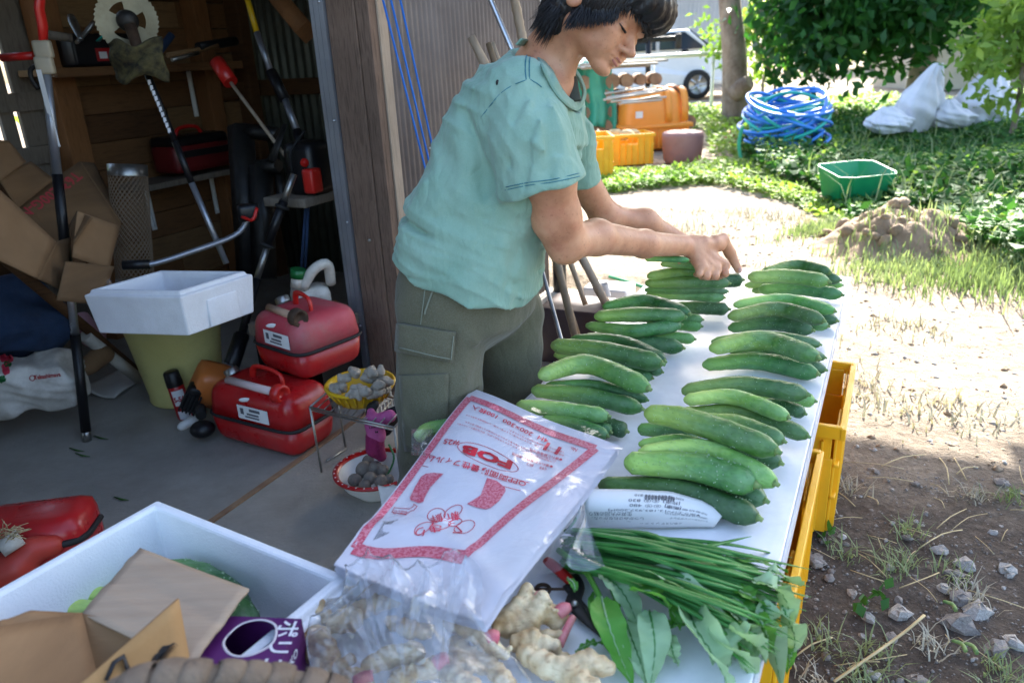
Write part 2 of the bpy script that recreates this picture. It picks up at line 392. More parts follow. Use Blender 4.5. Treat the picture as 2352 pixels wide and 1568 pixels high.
# ------------------------------------------------------------------ shed
BV = -1.65          # depth of the back wall
UE = 1.88           # far end of the shed
shed = thing('shed', 'open timber shed with a plank back wall and brown corrugated metal siding', 'shed', S(0, 0, 0))
pB = S(0, BV, 0)
def ub(x, y=150): return uv_of(H(x, y, pB, DV))[0]
u0 = ub(96, 150); u1 = ub(462, 100)
k = 0; z = 0.02
while z < 2.2:
    hh = 0.118; a = u0 - 0.02
    cuts = [u0, u0 + rnd.uniform(0.25, 0.9), u1 + 0.25] if k % 2 else [u0, u0 + rnd.uniform(0.6, 1.1), u1 + 0.25]
    if z < 0.95: cuts[-1] = ub(600, 350)
    for a, b in zip(cuts[:-1], cuts[1:]):
        if b - a < 0.1: continue
        m = MB(); m.box(S((a + b) / 2, BV - 0.012 + rnd.uniform(-0.003, 0.003), z + hh / 2), (0.018, b - a - 0.003, hh - 0.004), RS)
        m.build('wall_plank', rnd.choice(['plank', 'plank', 'plank_dark', 'plank_pale']), shed)
    z += hh; k += 1
q = MB(); q.box(S((u0 + UE) / 2, BV - 0.07, 1.15), (0.012, UE - u0, 2.3), RS); q.build('wall_backing', 'plank_dark', shed)
# slats on the near part of the back wall, daylight between them
for i, (ua, ub_) in enumerate([(u0 - 0.13, u0 - 0.0), (u0 - 0.21, u0 - 0.155), (u0 - 0.62, u0 - 0.40), (u0 - 0.95, u0 - 0.64), (u0 - 1.6, u0 - 0.96)]):
    m = MB(); m.box(S((ua + ub_) / 2, BV - 0.03, 1.1), (0.02, ub_ - ua, 2.2), RS); m.build('wall_slat', 'wood_grey', shed)
q = MB(); q.box(S(u0 - 0.7, BV - 0.055, 0.42), (0.012, 1.5, 0.84), RS); q.build('wall_backing', 'plank_dark', shed)
for zz in (0.83, 1.04, 1.6):
    m = MB(); m.box(S(u0 - 0.7, BV - 0.005, zz), (0.03, 1.35, 0.07), RS); m.build('wall_rail', 'wood_grey', shed)
def corr(name, ua, ub_, va, vb, z0, z1, pitch, amp, m):
    """corrugated sheet standing between two points of the plan"""
    a, b = S(ua, va), S(ub_, vb); L = (b - a).length; d = (b - a) / L; nn = Vector((d.y, -d.x, 0)); n = int(L / pitch * 8)
    q = MB(); q.grid(lambda s, t: a + d * (L * s) + nn * (amp * math.cos(2 * math.pi * L * s / pitch)) + Vector((0, 0, z0 + (z1 - z0) * t)), n + 1, 2)
    return q.build(name, m, shed, solid=0.0012)
corr('corrugated_sheet', u1 - 0.05, UE, BV - 0.05, BV - 0.05, 0, 2.3, 0.055, 0.008, 'tin_green')
corr('corrugated_sheet', UE, UE, BV - 0.05, -0.03, 0, 2.3, 0.055, 0.008, 'tin_green')
for x, w, m_ in ((105, 0.1, 'post_orange'), (452, 0.085, 'post_orange'), (545, 0.07, 'plank_dark'), (668, 0.1, 'plank_dark')):
    m = MB(); m.box(S(ub(x), BV + 0.05, 1.15), (0.09, w, 2.3), RS); m.build('post', m_, shed, bev=0.004)
for zz, a, b in ((1.02, u1, UE), (0.5, u1 + 0.2, UE), (1.75, u0, UE)):
    m = MB(); m.box(S((a + b) / 2, BV + 0.03, zz), (0.05, b - a, 0.07), RS); m.build('wall_rail', 'plank_dark', shed)
m = MB(); m.box(S(UE - 0.05, -0.8, 1.02), (1.6, 0.05, 0.08), RS); m.build('wall_rail', 'plank_dark', shed)
a, b = Q(610, -40, 3.6), Q(705, 75, 3.3)
m = MB(); m.tube([a, b], 0.05, 4); m.build('brace', 'post_orange', shed)
# opening: door rail, jamb boards, edge strip with its extra skylight painted as paler wood
uj = uv_of(H(926, 960, S(0, 0), DV))[0]
def jamb(name, v0, v1, th, m, z1=2.3, du=0.0):
    q = MB(); q.box(S(uj - 0.02 + th / 2 + du, (v0 + v1) / 2, z1 / 2), (v1 - v0, th, z1), RS); return q.build(name, m, shed, bev=0.003)
jamb('jamb_post', -0.105, 0.0, 0.1, 'post_wood'); jamb('jamb_board', 0.002, 0.05, 0.09, 'post_wood', du=0.004)
q = MB(); q.box(S(uj + 0.045, 0.054, 1.15), (0.006, 0.045, 2.3), RS); q.build('edge_strip', 'skylit_strip', shed)
q = MB()
for v0, v1, d in ((-0.16, -0.145, 0.03), (-0.145, -0.125, 0.008), (-0.125, -0.107, 0.034)): q.box(S(uj - 0.03 + d / 2, (v0 + v1) / 2, 1.15), (v1 - v0 - 0.001, d, 2.3), RS)
q.build('door_rail', 'alu', shed)
for zz in (0.25, 0.62, 0.95, 1.3):
    q = MB(); q.ball(S(uj - 0.034, -0.116, zz), 0.004, 8, 6); q.build('screw', 'alu_bright', shed)
q = MB(); q.ball(S(uj - 0.024, -0.04, 0.56), 0.006, 8, 6); q.build('bolt', 'steel', shed)
corr('siding', uj + 0.07, UE, 0.04, 0.04, 0.02, 2.3, 0.0317, 0.0045, 'tin_brown')
for x, y in ((968, 580), (1124, 240), (1046, 455), (987, 340)):
    p = H(x, y, S(0, 0.05), DV); q = MB(); q.ball(p, 0.004, 8, 6); q.build('screw', 'alu_bright', shed)
q = MB(); q.lathe([(0.034, 0.0), (0.034, 2.3)], S(UE + 0.02, 0.085), 20); q.lathe([(0.039, 0.0), (0.039, 0.05)], S(UE + 0.02, 0.085, 0.62), 20); q.build('downpipe', 'black_plastic', shed)
# roof over the shed, and an unseen one added to shade the table
for i in range(4):
    ua = -2.0 + i * 1.0
    q = MB(); q.box(S(ua + 0.5, -0.88, 2.36 + 0.031 * (i % 2)), (2.1, 1.04, 0.03), RS); q.build('roof_sheet', 'tin_brown', shed)
for i in range(4):
    ua = 0.3 + i * 0.94
    q = MB(); q.box(S(ua + 0.47, 0.97, 2.295 + 0.031 * (i % 2)), (2.18, 0.99, 0.03), RS); q.build('shade_roof_sheet', 'tin_brown', shed)
for i in range(3):
    q = MB(); q.box(S(2.17, 0.25 + i * 0.8, 2.2), (0.08, 3.74, 0.1), RS); q.build('shade_roof_rafter', 'plank_dark', shed)
q = MB(); q.box(S(-0.55, -0.03, 2.05), (0.03, 2.5, 0.5), RS); q.build('shade_header', 'plank_dark', shed)  # out-of-view header added to cut the skylight inside
corr('siding', -2.0, -0.95, 0.0, 0.0, 0.02, 2.3, 0.0317, 0.0045, 'tin_brown'); corr('siding', -2.0, -2.0, BV, 0.0, 0.02, 2.3, 0.0317, 0.0045, 'tin_brown')  # unseen near front and end walls, added to darken the interior
corr('siding', -1.7, u0 - 1.55, BV - 0.05, BV - 0.05, 0, 2.3, 0.055, 0.008, 'tin_green')
# ------------------------------------------------------------------ implicit shapes (for roots, people, cloth)
def nets(D, lo, vox):
    """surface of a sampled distance field (naive surface nets)"""
    s = D < 0; nx, ny, nz = D.shape
    cnt = np.zeros((nx - 1, ny - 1, nz - 1), np.int8); acc = np.zeros((nx - 1, ny - 1, nz - 1, 3)); w = np.zeros((nx - 1, ny - 1, nz - 1))
    for dx in (0, 1):
        for dy in (0, 1):
            for dz in (0, 1): cnt += s[dx:nx - 1 + dx, dy:ny - 1 + dy, dz:nz - 1 + dz]
    act = (cnt > 0) & (cnt < 8)
    I = np.argwhere(act); idx = -np.ones(act.shape, np.int64); idx[act] = np.arange(len(I))
    pos = np.zeros((len(I), 3)); wt = np.zeros(len(I))
    C8 = [(a, b, c) for a in (0, 1) for b in (0, 1) for c in (0, 1)]
    for i, p in enumerate(C8):
        for q in C8[i + 1:]:
            if sum(abs(a - b) for a, b in zip(p, q)) != 1: continue
            d0 = D[I[:, 0] + p[0], I[:, 1] + p[1], I[:, 2] + p[2]]; d1 = D[I[:, 0] + q[0], I[:, 1] + q[1], I[:, 2] + q[2]]
            m = (d0 < 0) != (d1 < 0); t = np.where(m, d0 / np.where(m, d0 - d1, 1), 0)
            pos += np.where(m[:, None], np.array(p) + t[:, None] * (np.array(q) - np.array(p)), 0); wt += m
    V = (I + pos / wt[:, None]) * vox + np.array(lo)
    F = []
    for ax in range(3):
        o = [(0, 0, 0)] * 4; b, c = (ax + 1) % 3, (ax + 2) % 3
        sl0 = [slice(1, -1)] * 3; sl1 = [slice(1, -1)] * 3; sl0[ax] = slice(0, -1); sl1[ax] = slice(1, None)
        x = s[tuple(sl0)] != s[tuple(sl1)]; E = np.argwhere(x); E[:, b] += 1; E[:, c] += 1
        fl = s[E[:, 0], E[:, 1], E[:, 2]]
        q = []
        for ob, oc in ((0, 0), (-1, 0), (-1, -1), (0, -1)):
            e = E.copy(); e[:, b] += ob; e[:, c] += oc; q.append(idx[e[:, 0], e[:, 1], e[:, 2]])
        q = np.array(q).T; q = np.where(fl[:, None], q, q[:, ::-1]); F.append(q)
    F = np.concatenate(F); return V, F[(F >= 0).all(1)]
def sample(fn, lo, hi, vox, C=5):
    """sampled finely only near the surface"""
    n = [int(math.ceil((hi[i] - lo[i]) / vox / C)) for i in range(3)]
    ax = [lo[i] + (np.arange(n[i]) * C + (C - 1) / 2) * vox for i in range(3)]
    G = np.stack(np.meshgrid(*ax, indexing='ij'), -1); d = fn(G.reshape(-1, 3)).reshape(n)
    D = np.repeat(np.repeat(np.repeat(d, C, 0), C, 1), C, 2)
    B = np.argwhere(np.abs(d) < C * vox * 1.5); k = np.arange(C)
    I = (B[:, None, :] * C + np.stack(np.meshgrid(k, k, k, indexing='ij'), -1).reshape(1, -1, 3)).reshape(-1, 3)
    D[I[:, 0], I[:, 1], I[:, 2]] = fn(I * vox + np.array(lo))
    return nets(D, lo, vox)
def smin(a, b, k):
    h = np.clip(0.5 + 0.5 * (b - a) / k, 0, 1); return b + (a - b) * h - k * h * (1 - h)
def smax(a, b, k): return -smin(-a, -b, k)
def cap(X, a, b, ra, rb=None):
    rb = ra if rb is None else rb; a = np.array(a); d = np.array(b) - a
    t = np.clip(((X - a) @ d) / max(d @ d, 1e-12), 0, 1)
    return np.linalg.norm(X - a - t[:, None] * d, axis=1) - (ra + (rb - ra) * t)
def chain(X, pts, rs, k=0.01):
    d = None
    for i in range(len(pts) - 1):
        e = cap(X, pts[i], pts[i + 1], rs[i], rs[i + 1]); d = e if d is None else smin(d, e, k)
    return d
def elli(X, c, r, M3=None):
    p = X - np.array(c); p = p @ np.array(M3) if M3 is not None else p; r = np.array(r)
    k0 = np.linalg.norm(p / r, axis=1); k1 = np.linalg.norm(p / (r * r), axis=1)
    return np.where(k1 > 1e-9, k0 * (k0 - 1) / np.maximum(k1, 1e-9), -r.min())
def link_sdf(name, fn, lo, hi, vox, m, parent=None, smooth=2, mi=None):
    V, F = sample(fn, lo, hi, vox)
    o = bulk(name, V, F, m, parent=parent, mi=mi(V[F].mean(1)) if mi else None)
    o.data.polygons.foreach_set('use_smooth', np.ones(len(o.data.polygons), bool))
    if smooth: q = o.modifiers.new('sm', 'SMOOTH'); q.factor = 0.5; q.iterations = smooth
    return o

# ------------------------------------------------------------------ table
ZT = 0.368; WT = 0.625
FR = P(1953, 635, ZT)
def T(a, b, z=0.0):
    """table frame: a from the far end, b from the outer edge inwards"""
    return FR - DU * a - DV * b + Vector((0, 0, z))
LT = 2.35
table = thing('folding_table', 'long low white folding table spread with vegetables in front of the shed', 'table', T(LT / 2, WT / 2, -ZT))
q = MB(); q.box(T(LT / 2, WT / 2, -0.011), (WT - 0.006, LT - 0.006, 0.022), RS); q.build('tabletop', 'table_white', table, bev=0.003)
q = MB()
for b0 in (0.0, WT): q.box(T(LT / 2, b0, -0.013), (0.005, LT, 0.024), RS)
for a0 in (0.0, LT): q.box(T(a0, WT / 2, -0.013), (WT - 0.006, 0.005, 0.024), RS)
q.build('edge_band', 'table_edge', table)
al = (FR - P(3222 / 1.7415, 2187 / 1.7415, 0)).dot(DU)
for a in (al, LT - 0.25):
    for b in (0.022, WT - 0.03):
        q = MB(); q.box(T(a, b, -ZT / 2 - 0.012), (0.024, 0.03, ZT - 0.026), RS); q.build('leg', 'leg_grey', table, bev=0.003)
for a in (al, LT - 0.25): q = MB(); q.box(T(a, WT / 2, -0.05), (WT - 0.1, 0.02, 0.03), RS); q.build('crossbar', 'leg_grey', table)

# ------------------------------------------------------------------ cucumbers
def cuc_material(name, d1, d2, l1):
    s = NT(name); oi = s.n('ObjectInfo')
    gen = s.n('TexCoord'); sx = s.n('SeparateXYZ'); s.l(gen.outputs['Generated'], sx.inputs[0])
    base = s.mix(s.ramp(s.noise(55, 4), [(0.35, 0.0), (0.65, 1.0)]), hx(d1), hx(d2))
    # paler, streaked towards the blossom end (low x)
    g = s.n('Math', operation='ADD'); st = s.noise(90, 4, (0.12, 1, 1)); s.l(sx.outputs[0], g.inputs[0])
    g2 = s.n('Math', operation='MULTIPLY'); g2.inputs[1].default_value = 0.7; s.l(st, g2.inputs[0]); s.l(g2.outputs[0], g.inputs[1])
    f = s.ramp(g.outputs[0], [(0.45, 0.85), (0.75, 0.35), (1.05, 0.0)])
    c = s.mix(f, base, hx(l1))
    # dusty bloom on the upper side and dark warts
    bl = s.ramp(s.noise(30, 5, (0.5, 1, 1)), [(0.42, 0.0), (0.68, 0.3)]); c = s.mix(bl, c, hx('8fae8c'))
    wv = s.n('TexVoronoi'); wv.inputs['Scale'].default_value = 130; s.l(s.coord((0.7, 1, 1)), wv.inputs[0])
    wd = s.ramp(wv.outputs['Distance'], [(0.06, 0.45), (0.16, 0.0)]); c = s.mix(wd, c, hx('1d3d18'))
    h = s.n('HueSaturation'); s.l(c, h.inputs['Color'])
    rv = s.n('MapRange'); rv.inputs['To Min'].default_value = 0.75; rv.inputs['To Max'].default_value = 1.3; s.l(oi.outputs['Random'], rv.inputs[0]); rh = s.n('MapRange'); rh.inputs['To Min'].default_value = 0.478; rh.inputs['To Max'].default_value = 0.512; m2 = s.n('Math', operation='FRACT'); m3 = s.n('Math', operation='MULTIPLY'); m3.inputs[1].default_value = 7.31; s.l(oi.outputs['Random'], m3.inputs[0]); s.l(m3.outputs[0], m2.inputs[0]); s.l(m2.outputs[0], rh.inputs[0]); s.l(rh.outputs[0], h.inputs['Hue']); s.l(rv.outputs[0], h.inputs['Value'])
    return s.done(s.bsdf(h.outputs[0], s.ramp(s.noise(40, 3), [(0.3, 0.40), (0.7, 0.62)]), 0, 0.45, wv.outputs['Distance'], 0.28, 0.004))
cuc_material('cucumber', '2d6228', '427a34', '93b558'); cuc_material('cucumber_pale', '4d8638', '649a44', 'abc76a'); cuc_material('cucumber_dark', '204f22', '30632b', '6b9a4a')
mat('spine', '9fb795'); mat('stem_green', '5c7f45', '8a9a5c', 60, 0.7)
CUCS = {}
def cucumber(label, px, thick, z, kind='cucumber', stem='R', group='cucumbers piled on the table', sag=0.0, seed=None, dd=None):
    """px: points of the centre line in the photograph, z: height of the centre line (or dd: forward distance)"""
    zs = z if hasattr(z, '__len__') else [z] * len(px)
    pts = [P(x, y, h) if dd is None else Q(x, y, dd) for (x, y), h in zip(px, zs)]
    mid = pts[len(pts) // 2]; r = thick / 2 * (mid - Vector((0, 0, HC))).length / FPX * 0.98
    pts = curve(pts, 20)
    if stem == 'L': pts = pts[::-1]
    ax = pts[-1] - pts[0]; yaw = math.atan2(ax.y, ax.x); org = sum(pts, Vector()) / len(pts)
    Rm = rotz(-yaw); loc = [Rm @ (p - org) for p in pts]; q = random.Random(seed if seed is not None else len(CUCS) * 17 + 3)
    L = [i / 19 for i in range(20)]
    e0 = (loc[1] - loc[0]).normalized() * r * 0.45; e1 = (loc[-1] - loc[-2]).normalized() * r * 0.2
    ex = [loc[0] - e0 * 0.2] + loc[:] + [loc[-1] + e1 * 0.3]
    neck = q.uniform(0.62, 0.78); rs = []
    for t in L:
        f = (neck + (1 - neck) * min(1, t / 0.45) ** 0.7) * (1 + 0.03 * math.sin(9 * t + q.random() * 6))
        f *= min(1, (t / 0.07 + 0.25)) ** 0.5 if t < 0.06 else 1
        if t > 0.9: f *= max(0.45, (1 - ((t - 0.9) / 0.13) ** 2))
        rs.append(r * f)
    rs = [r * 0.16] + rs + [r * 0.34]
    m = MB(); n = 16; ph = q.random() * 6; m.tube(ex, rs, n)
    for i, v in enumerate(m.v):
        k = i % n; j = i // n
        if j < len(ex):
            c = ex[j]; d = Vector(v) - c; a = 2 * math.pi * k / n
            m.v[i] = tuple(c + d * (1 + 0.028 * math.cos(4 * a + ph) + q.uniform(-0.008, 0.008)))
    m.cur = 1
    for _ in range(70):
        j = q.randrange(2, len(ex) - 3); a = q.uniform(-0.5, math.pi + 0.5); t = (ex[j + 1] - ex[j]).normalized(); c = ex[j].lerp(ex[j + 1], q.random())
        b = t.cross(Vector((0, 0, 1))).normalized(); w = (b * math.cos(a) + Vector((0, 0, 1)) * math.sin(a)); s0 = r * 0.035; p0 = c + w * rs[j] * 0.99
        e = t * s0; f = w.cross(t) * s0
        m.add([p0 - e - f, p0 + e - f, p0 + e + f, p0 - e + f, p0 + w * r * 0.10], [(0, 1, 4), (1, 2, 4), (2, 3, 4), (3, 0, 4)])
    o = m.build('cucumber', [kind, 'spine']); o.location = org; o.rotation_euler = (0, 0, yaw); tag(o, label, 'cucumber', group)
    w = MB(); t = (loc[-1] - loc[-2]).normalized(); p = loc[-1] + e1 * 0.2
    w.tube([p, p + t * r * 0.22, p + t * r * 0.42 + Vector((0, 0, -r * 0.06))], [r * 0.36, r * 0.2, r * 0.17], 8)
    s = w.build('stem', 'stem_green'); s.parent = o
    CUCS[label] = o
    return o
def z8(*p): return [(1206 + a / 3.197, 545.5 + b / 3.197) for a, b in p]
RC_, WM = 'row along the outer table edge', 'row beside the woman'
R_ = 0.026
def C8(label, px, T8, lev, kind='cucumber', stem='R'):
    cucumber(label, z8(*px), T8 / 3.197, ZT + 0.024 + lev * 0.042, kind, stem)
# row along the outer edge, far pile first
C8('topmost arched cucumber of the far corner pile, behind the others', [(1740, 255), (1990, 205), (2235, 255)], 82, 2.0, 'cucumber')
C8('pale straight cucumber lying across the top of the far corner pile', [(1640, 290), (1930, 285), (2225, 325)], 104, 2.0, 'cucumber_pale')
C8('dark cucumber in the middle layer at the back of the far corner pile', [(1760, 300), (2050, 280), (2308, 312)], 82, 1.0, 'cucumber_dark')
C8('cucumber low in front of the far corner pile, pale at its tip', [(1720, 380), (2000, 375), (2320, 420)], 92, 0.6, 'cucumber')
C8('dull cucumber peeping out at the tip end of the far corner pile', [(1615, 350), (1900, 340), (2325, 350)], 66, 0.4, 'cucumber_pale')
C8('bottom cucumber of the far corner pile, mostly covered by the front one', [(1668, 390), (1950, 380), (2250, 395)], 66, 0.0, 'cucumber_pale')
C8('back cucumber of the second pile from the far corner, pale at the stem', [(1537, 495), (1900, 455), (2270, 540)], 84, 1.5, 'cucumber_pale')
C8('big arched cucumber on top of the second pile from the far corner', [(1497, 580), (1850, 525), (2188, 610)], 104, 1.6, 'cucumber')
C8('short cucumber at the front of the second pile from the far corner', [(1497, 665), (1800, 625), (2105, 680)], 106, 0.3, 'cucumber_dark')
C8('lower cucumber under the big arched one, its ragged stem showing', [(1650, 620), (1950, 610), (2220, 650)], 88, 0.4, 'cucumber')
C8('hidden cucumber at the back of the second far pile, only its stem showing', [(1650, 560), (1980, 550), (2285, 610)], 90, 0.0, 'cucumber_dark')
C8('thin cucumber at the back of the middle pile on the outer edge', [(1372, 765), (1760, 725), (2160, 785)], 84, 1.6, 'cucumber_dark')
C8('big scarred cucumber on top of the middle pile on the outer edge', [(1362, 815), (1740, 750), (2145, 880)], 132, 1.5, 'cucumber')
C8('front cucumber of the middle pile on the outer edge, lying on the table', [(1308, 935), (1700, 905), (2140, 1000)], 126, 0.1, 'cucumber')
C8('covered cucumber with its blunt stem at the back of the middle pile', [(1500, 830), (1850, 830), (2195, 880)], 90, 0.5, 'cucumber_dark')
C8('covered cucumber with its blunt stem low in the middle pile', [(1500, 910), (1850, 900), (2200, 970)], 96, 0.1, 'cucumber_dark')
C8('warty cucumber at the back of the pile above the yellow crate', [(1157, 1128), (1600, 1085), (2065, 1150)], 140, 1.3, 'cucumber')
C8('bright slim cucumber on top of the pile above the yellow crate', [(1170, 1192), (1530, 1170), (1928, 1315)], 112, 1.4, 'cucumber_pale')
C8('front cucumber of the pile above the yellow crate, reaching over the next pile', [(1187, 1285), (1600, 1290), (2068, 1455)], 122, 0.6, 'cucumber')
C8('covered cucumber behind the pile above the crate, light stem end showing', [(1600, 1180), (1900, 1170), (2122, 1200)], 106, 0.1, 'cucumber_pale')
C8('covered dark cucumber of the pile above the crate, round stem end showing', [(1550, 1250), (1850, 1230), (2048, 1290)], 100, 0.2, 'cucumber_dark')
C8('covered pale cucumber of the pile above the crate, tip showing', [(1157, 1268), (1450, 1270), (1700, 1330)], 66, 0.2, 'cucumber_pale')
def CV(label, px, thick, lev, kind='cucumber', stem='R'): cucumber(label, px, thick, ZT + 0.027 + lev * 0.046, kind, stem)
CV('long cucumber lying slantwise on top of the near pile', [(1482, 948), (1590, 967), (1782, 1035)], 56, 1.9, 'cucumber')
CV('dark cucumber under the slanting one, pointed tip showing', [(1466, 985), (1530, 990), (1600, 1010)], 36, 0.6, 'cucumber_dark')
CV('cucumber behind the slanting one on the near pile, thick stem end', [(1610, 962), (1700, 975), (1798, 1012)], 40, 1.0, 'cucumber')
CV('slim cucumber wedged between the slanting and the bright one', [(1468, 1020), (1570, 1012), (1690, 1050)], 30, 1.0, 'cucumber')
CV('cucumber under the slanting one with its stem end against the table', [(1600, 1030), (1700, 1030), (1790, 1062)], 46, 0.2, 'cucumber_dark')
CV('bright green cucumber in the middle of the near pile', [(1467, 1042), (1620, 1036), (1778, 1108)], 54, 1.1, 'cucumber_pale')
CV('fat scarred cucumber at the front of the near pile', [(1436, 1062), (1585, 1070), (1732, 1112)], 66, 1.0, 'cucumber')
CV('cucumber low in the near pile, stem end beside the fat one', [(1500, 1100), (1640, 1105), (1755, 1148)], 52, 0.0, 'cucumber_dark')
CV('long dark cucumber half covered by the newspaper at the near end', [(1376, 1112), (1560, 1128), (1738, 1188)], 58, 0.0, 'cucumber_dark')
# row beside the woman, far pile first
C8('far cucumber held above the pile under the hands, cut end showing', [(885, 158), (1000, 155), (1200, 165)], 48, 5.6, 'cucumber')
C8('cucumber under the held one at the back of the pile under the hands', [(998, 195), (1150, 198), (1350, 215)], 60, 4.6, 'cucumber_pale')
C8('arched cucumber on top of the pile under the hands', [(902, 285), (1180, 245), (1470, 275)], 80, 4.0, 'cucumber')
C8('straight cucumber on top of the pile under the hands, cut stem showing', [(886, 335), (1200, 325), (1492, 335)], 92, 3.3, 'cucumber')
C8('narrow dark cucumber inside the pile under the hands', [(882, 385), (1200, 385), (1485, 395)], 62, 2.0, 'cucumber_dark')
C8('second cucumber from the front in the pile under the hands', [(892, 420), (1180, 418), (1455, 440)], 88, 1.6, 'cucumber')
C8('bottom front cucumber of the pile under the hands', [(1060, 510), (1280, 515), (1488, 525)], 100, 0.2, 'cucumber_dark')
C8('cucumber end sticking out behind the thumb', [(1300, 325), (1450, 318), (1590, 310)], 104, 1.0, 'cucumber_dark')
C8('arched cucumber at the back of the second pile beside the woman', [(575, 510), (880, 465), (1205, 560)], 98, 1.7, 'cucumber_dark')
C8('middle cucumber on top of the second pile beside the woman', [(512, 580), (840, 565), (1168, 580)], 108, 1.6, 'cucumber')
C8('hollow curved cucumber at the front of the second pile beside the woman', [(450, 645), (800, 685), (1138, 640)], 102, 1.0, 'cucumber')
C8('covered bright cucumber in the second pile beside the woman, stem end showing', [(900, 620), (1100, 630), (1288, 650)], 92, 0.5, 'cucumber_pale')
C8('covered cucumber at the back of the second pile beside the woman', [(900, 600), (1120, 590), (1298, 602)], 76, 0.9, 'cucumber')
C8('covered slim bright cucumber low in the second pile beside the woman', [(800, 730), (1050, 730), (1240, 745)], 84, 0.1, 'cucumber_pale')
C8('thick cucumber at the bottom front of the second pile beside the woman', [(425, 735), (800, 760), (1152, 810)], 112, 0.1, 'cucumber_dark')
C8('back cucumber on top of the third pile beside the woman', [(335, 750), (700, 770), (1020, 905)], 112, 1.2, 'cucumber_dark')
C8('smooth dark cucumber on top of the third pile beside the woman', [(197, 790), (580, 835), (998, 925)], 144, 1.3, 'cucumber')
C8('covered pale cucumber of the third pile beside the woman, tip showing', [(215, 860), (500, 900), (800, 950)], 76, 0.3, 'cucumber_pale')
C8('covered dark cucumber of the third pile beside the woman, stem end showing', [(500, 890), (780, 930), (1000, 985)], 90, 0.3, 'cucumber_dark')
C8('lowest cucumber of the third pile beside the woman, stem end showing', [(450, 920), (700, 960), (930, 1030)], 84, 0.0, 'cucumber')
C8('big strongly arched cucumber on the fourth pile beside the woman', [(105, 1015), (460, 930), (900, 1105)], 152, 1.6, 'cucumber_pale')
C8('cucumber under the strongly arched one, shaded by it', [(155, 1085), (520, 1090), (890, 1190)], 92, 0.6, 'cucumber_dark')
C8('front cucumber of the fourth pile beside the woman, brown stem end', [(52, 1120), (430, 1160), (850, 1255)], 128, 0.4, 'cucumber')
C8('light green cucumber coming out under the bag pack', [(-60, 1235), (250, 1262), (605, 1310)], 126, 0.9, 'cucumber_pale')
C8('dark slim cucumber along the edge of the bag pack', [(120, 1335), (360, 1370), (600, 1455)], 104, 0.5, 'cucumber')
C8('short dark cucumber end beside the corner of the bag pack', [(400, 1370), (600, 1380), (740, 1420)], 122, 0.0, 'cucumber_dark')
C8('cucumber between the slim one and the short end beside the bag pack', [(350, 1370), (520, 1385), (625, 1425)], 96, 0.2, 'cucumber_dark')

# ------------------------------------------------------------------ yellow crates under the table
def crate(label, c, sx, sy, sz, m, grp, rz, ribs=True):
    """plastic harvest crate with rim, hand holes, ribs"""
    o = thing('plastic_crate', label, 'crate', c, grp, rz); k = 0.006
    def bx(name, boxes):
        q = MB()
        for cc, ss in boxes: q.box(cc, ss)
        s = q.build(name, m, bev=0.002); s.parent = o; return s
    bx('crate_base', [((0, 0, 0.006), (sx - 0.03, sy - 0.03, 0.008))])
    for sgn in (-1, 1):
        bx('side_wall', [((sgn * (sx / 2 - 0.012), 0, sz * 0.36), (k, sy - 0.03, sz * 0.70)), ((sgn * (sx / 2 - 0.012), -sy * 0.31, sz * 0.84), (k, sy * 0.3, sz * 0.26)), ((sgn * (sx / 2 - 0.012), sy * 0.31, sz * 0.84), (k, sy * 0.3, sz * 0.26))])
        bx('end_wall', [((0, sgn * (sy / 2 - 0.012), sz * 0.36), (sx - 0.03, k, sz * 0.70)), ((-sx * 0.31, sgn * (sy / 2 - 0.012), sz * 0.84), (sx * 0.3, k, sz * 0.26)), ((sx * 0.31, sgn * (sy / 2 - 0.012), sz * 0.84), (sx * 0.3, k, sz * 0.26))])
    bx('rim', [((sg * sx / 2, 0, sz - 0.008), (0.014, sy + 0.014, 0.03)) for sg in (-1, 1)] + [((0, sg * sy / 2, sz - 0.006), (sx, 0.014, 0.032)) for sg in (-1, 1)])
    if ribs:
        nr = int(sy / 0.055)
        for sg in (-1, 1):
            for i in range(nr): bx('rib', [((sg * (sx / 2 - 0.004), -sy / 2 + 0.04 + i * (sy - 0.08) / (nr - 1), sz * 0.45), (0.014, 0.006, sz * 0.86))])
            for i in range(int(sx / 0.06)): bx('rib', [((-sx / 2 + 0.04 + i * (sx - 0.08) / (int(sx / 0.06) - 1), sg * (sy / 2 - 0.004), sz * 0.45), (0.006, 0.014, sz * 0.86))])
        for zz in (0.35, 0.65): bx('band', [((sg * (sx / 2 - 0.006), 0, sz * zz), (0.012, sy - 0.02, 0.008)) for sg in (-1, 1)])
    return o
yaw = math.atan2(DU.y, DU.x) - math.pi / 2
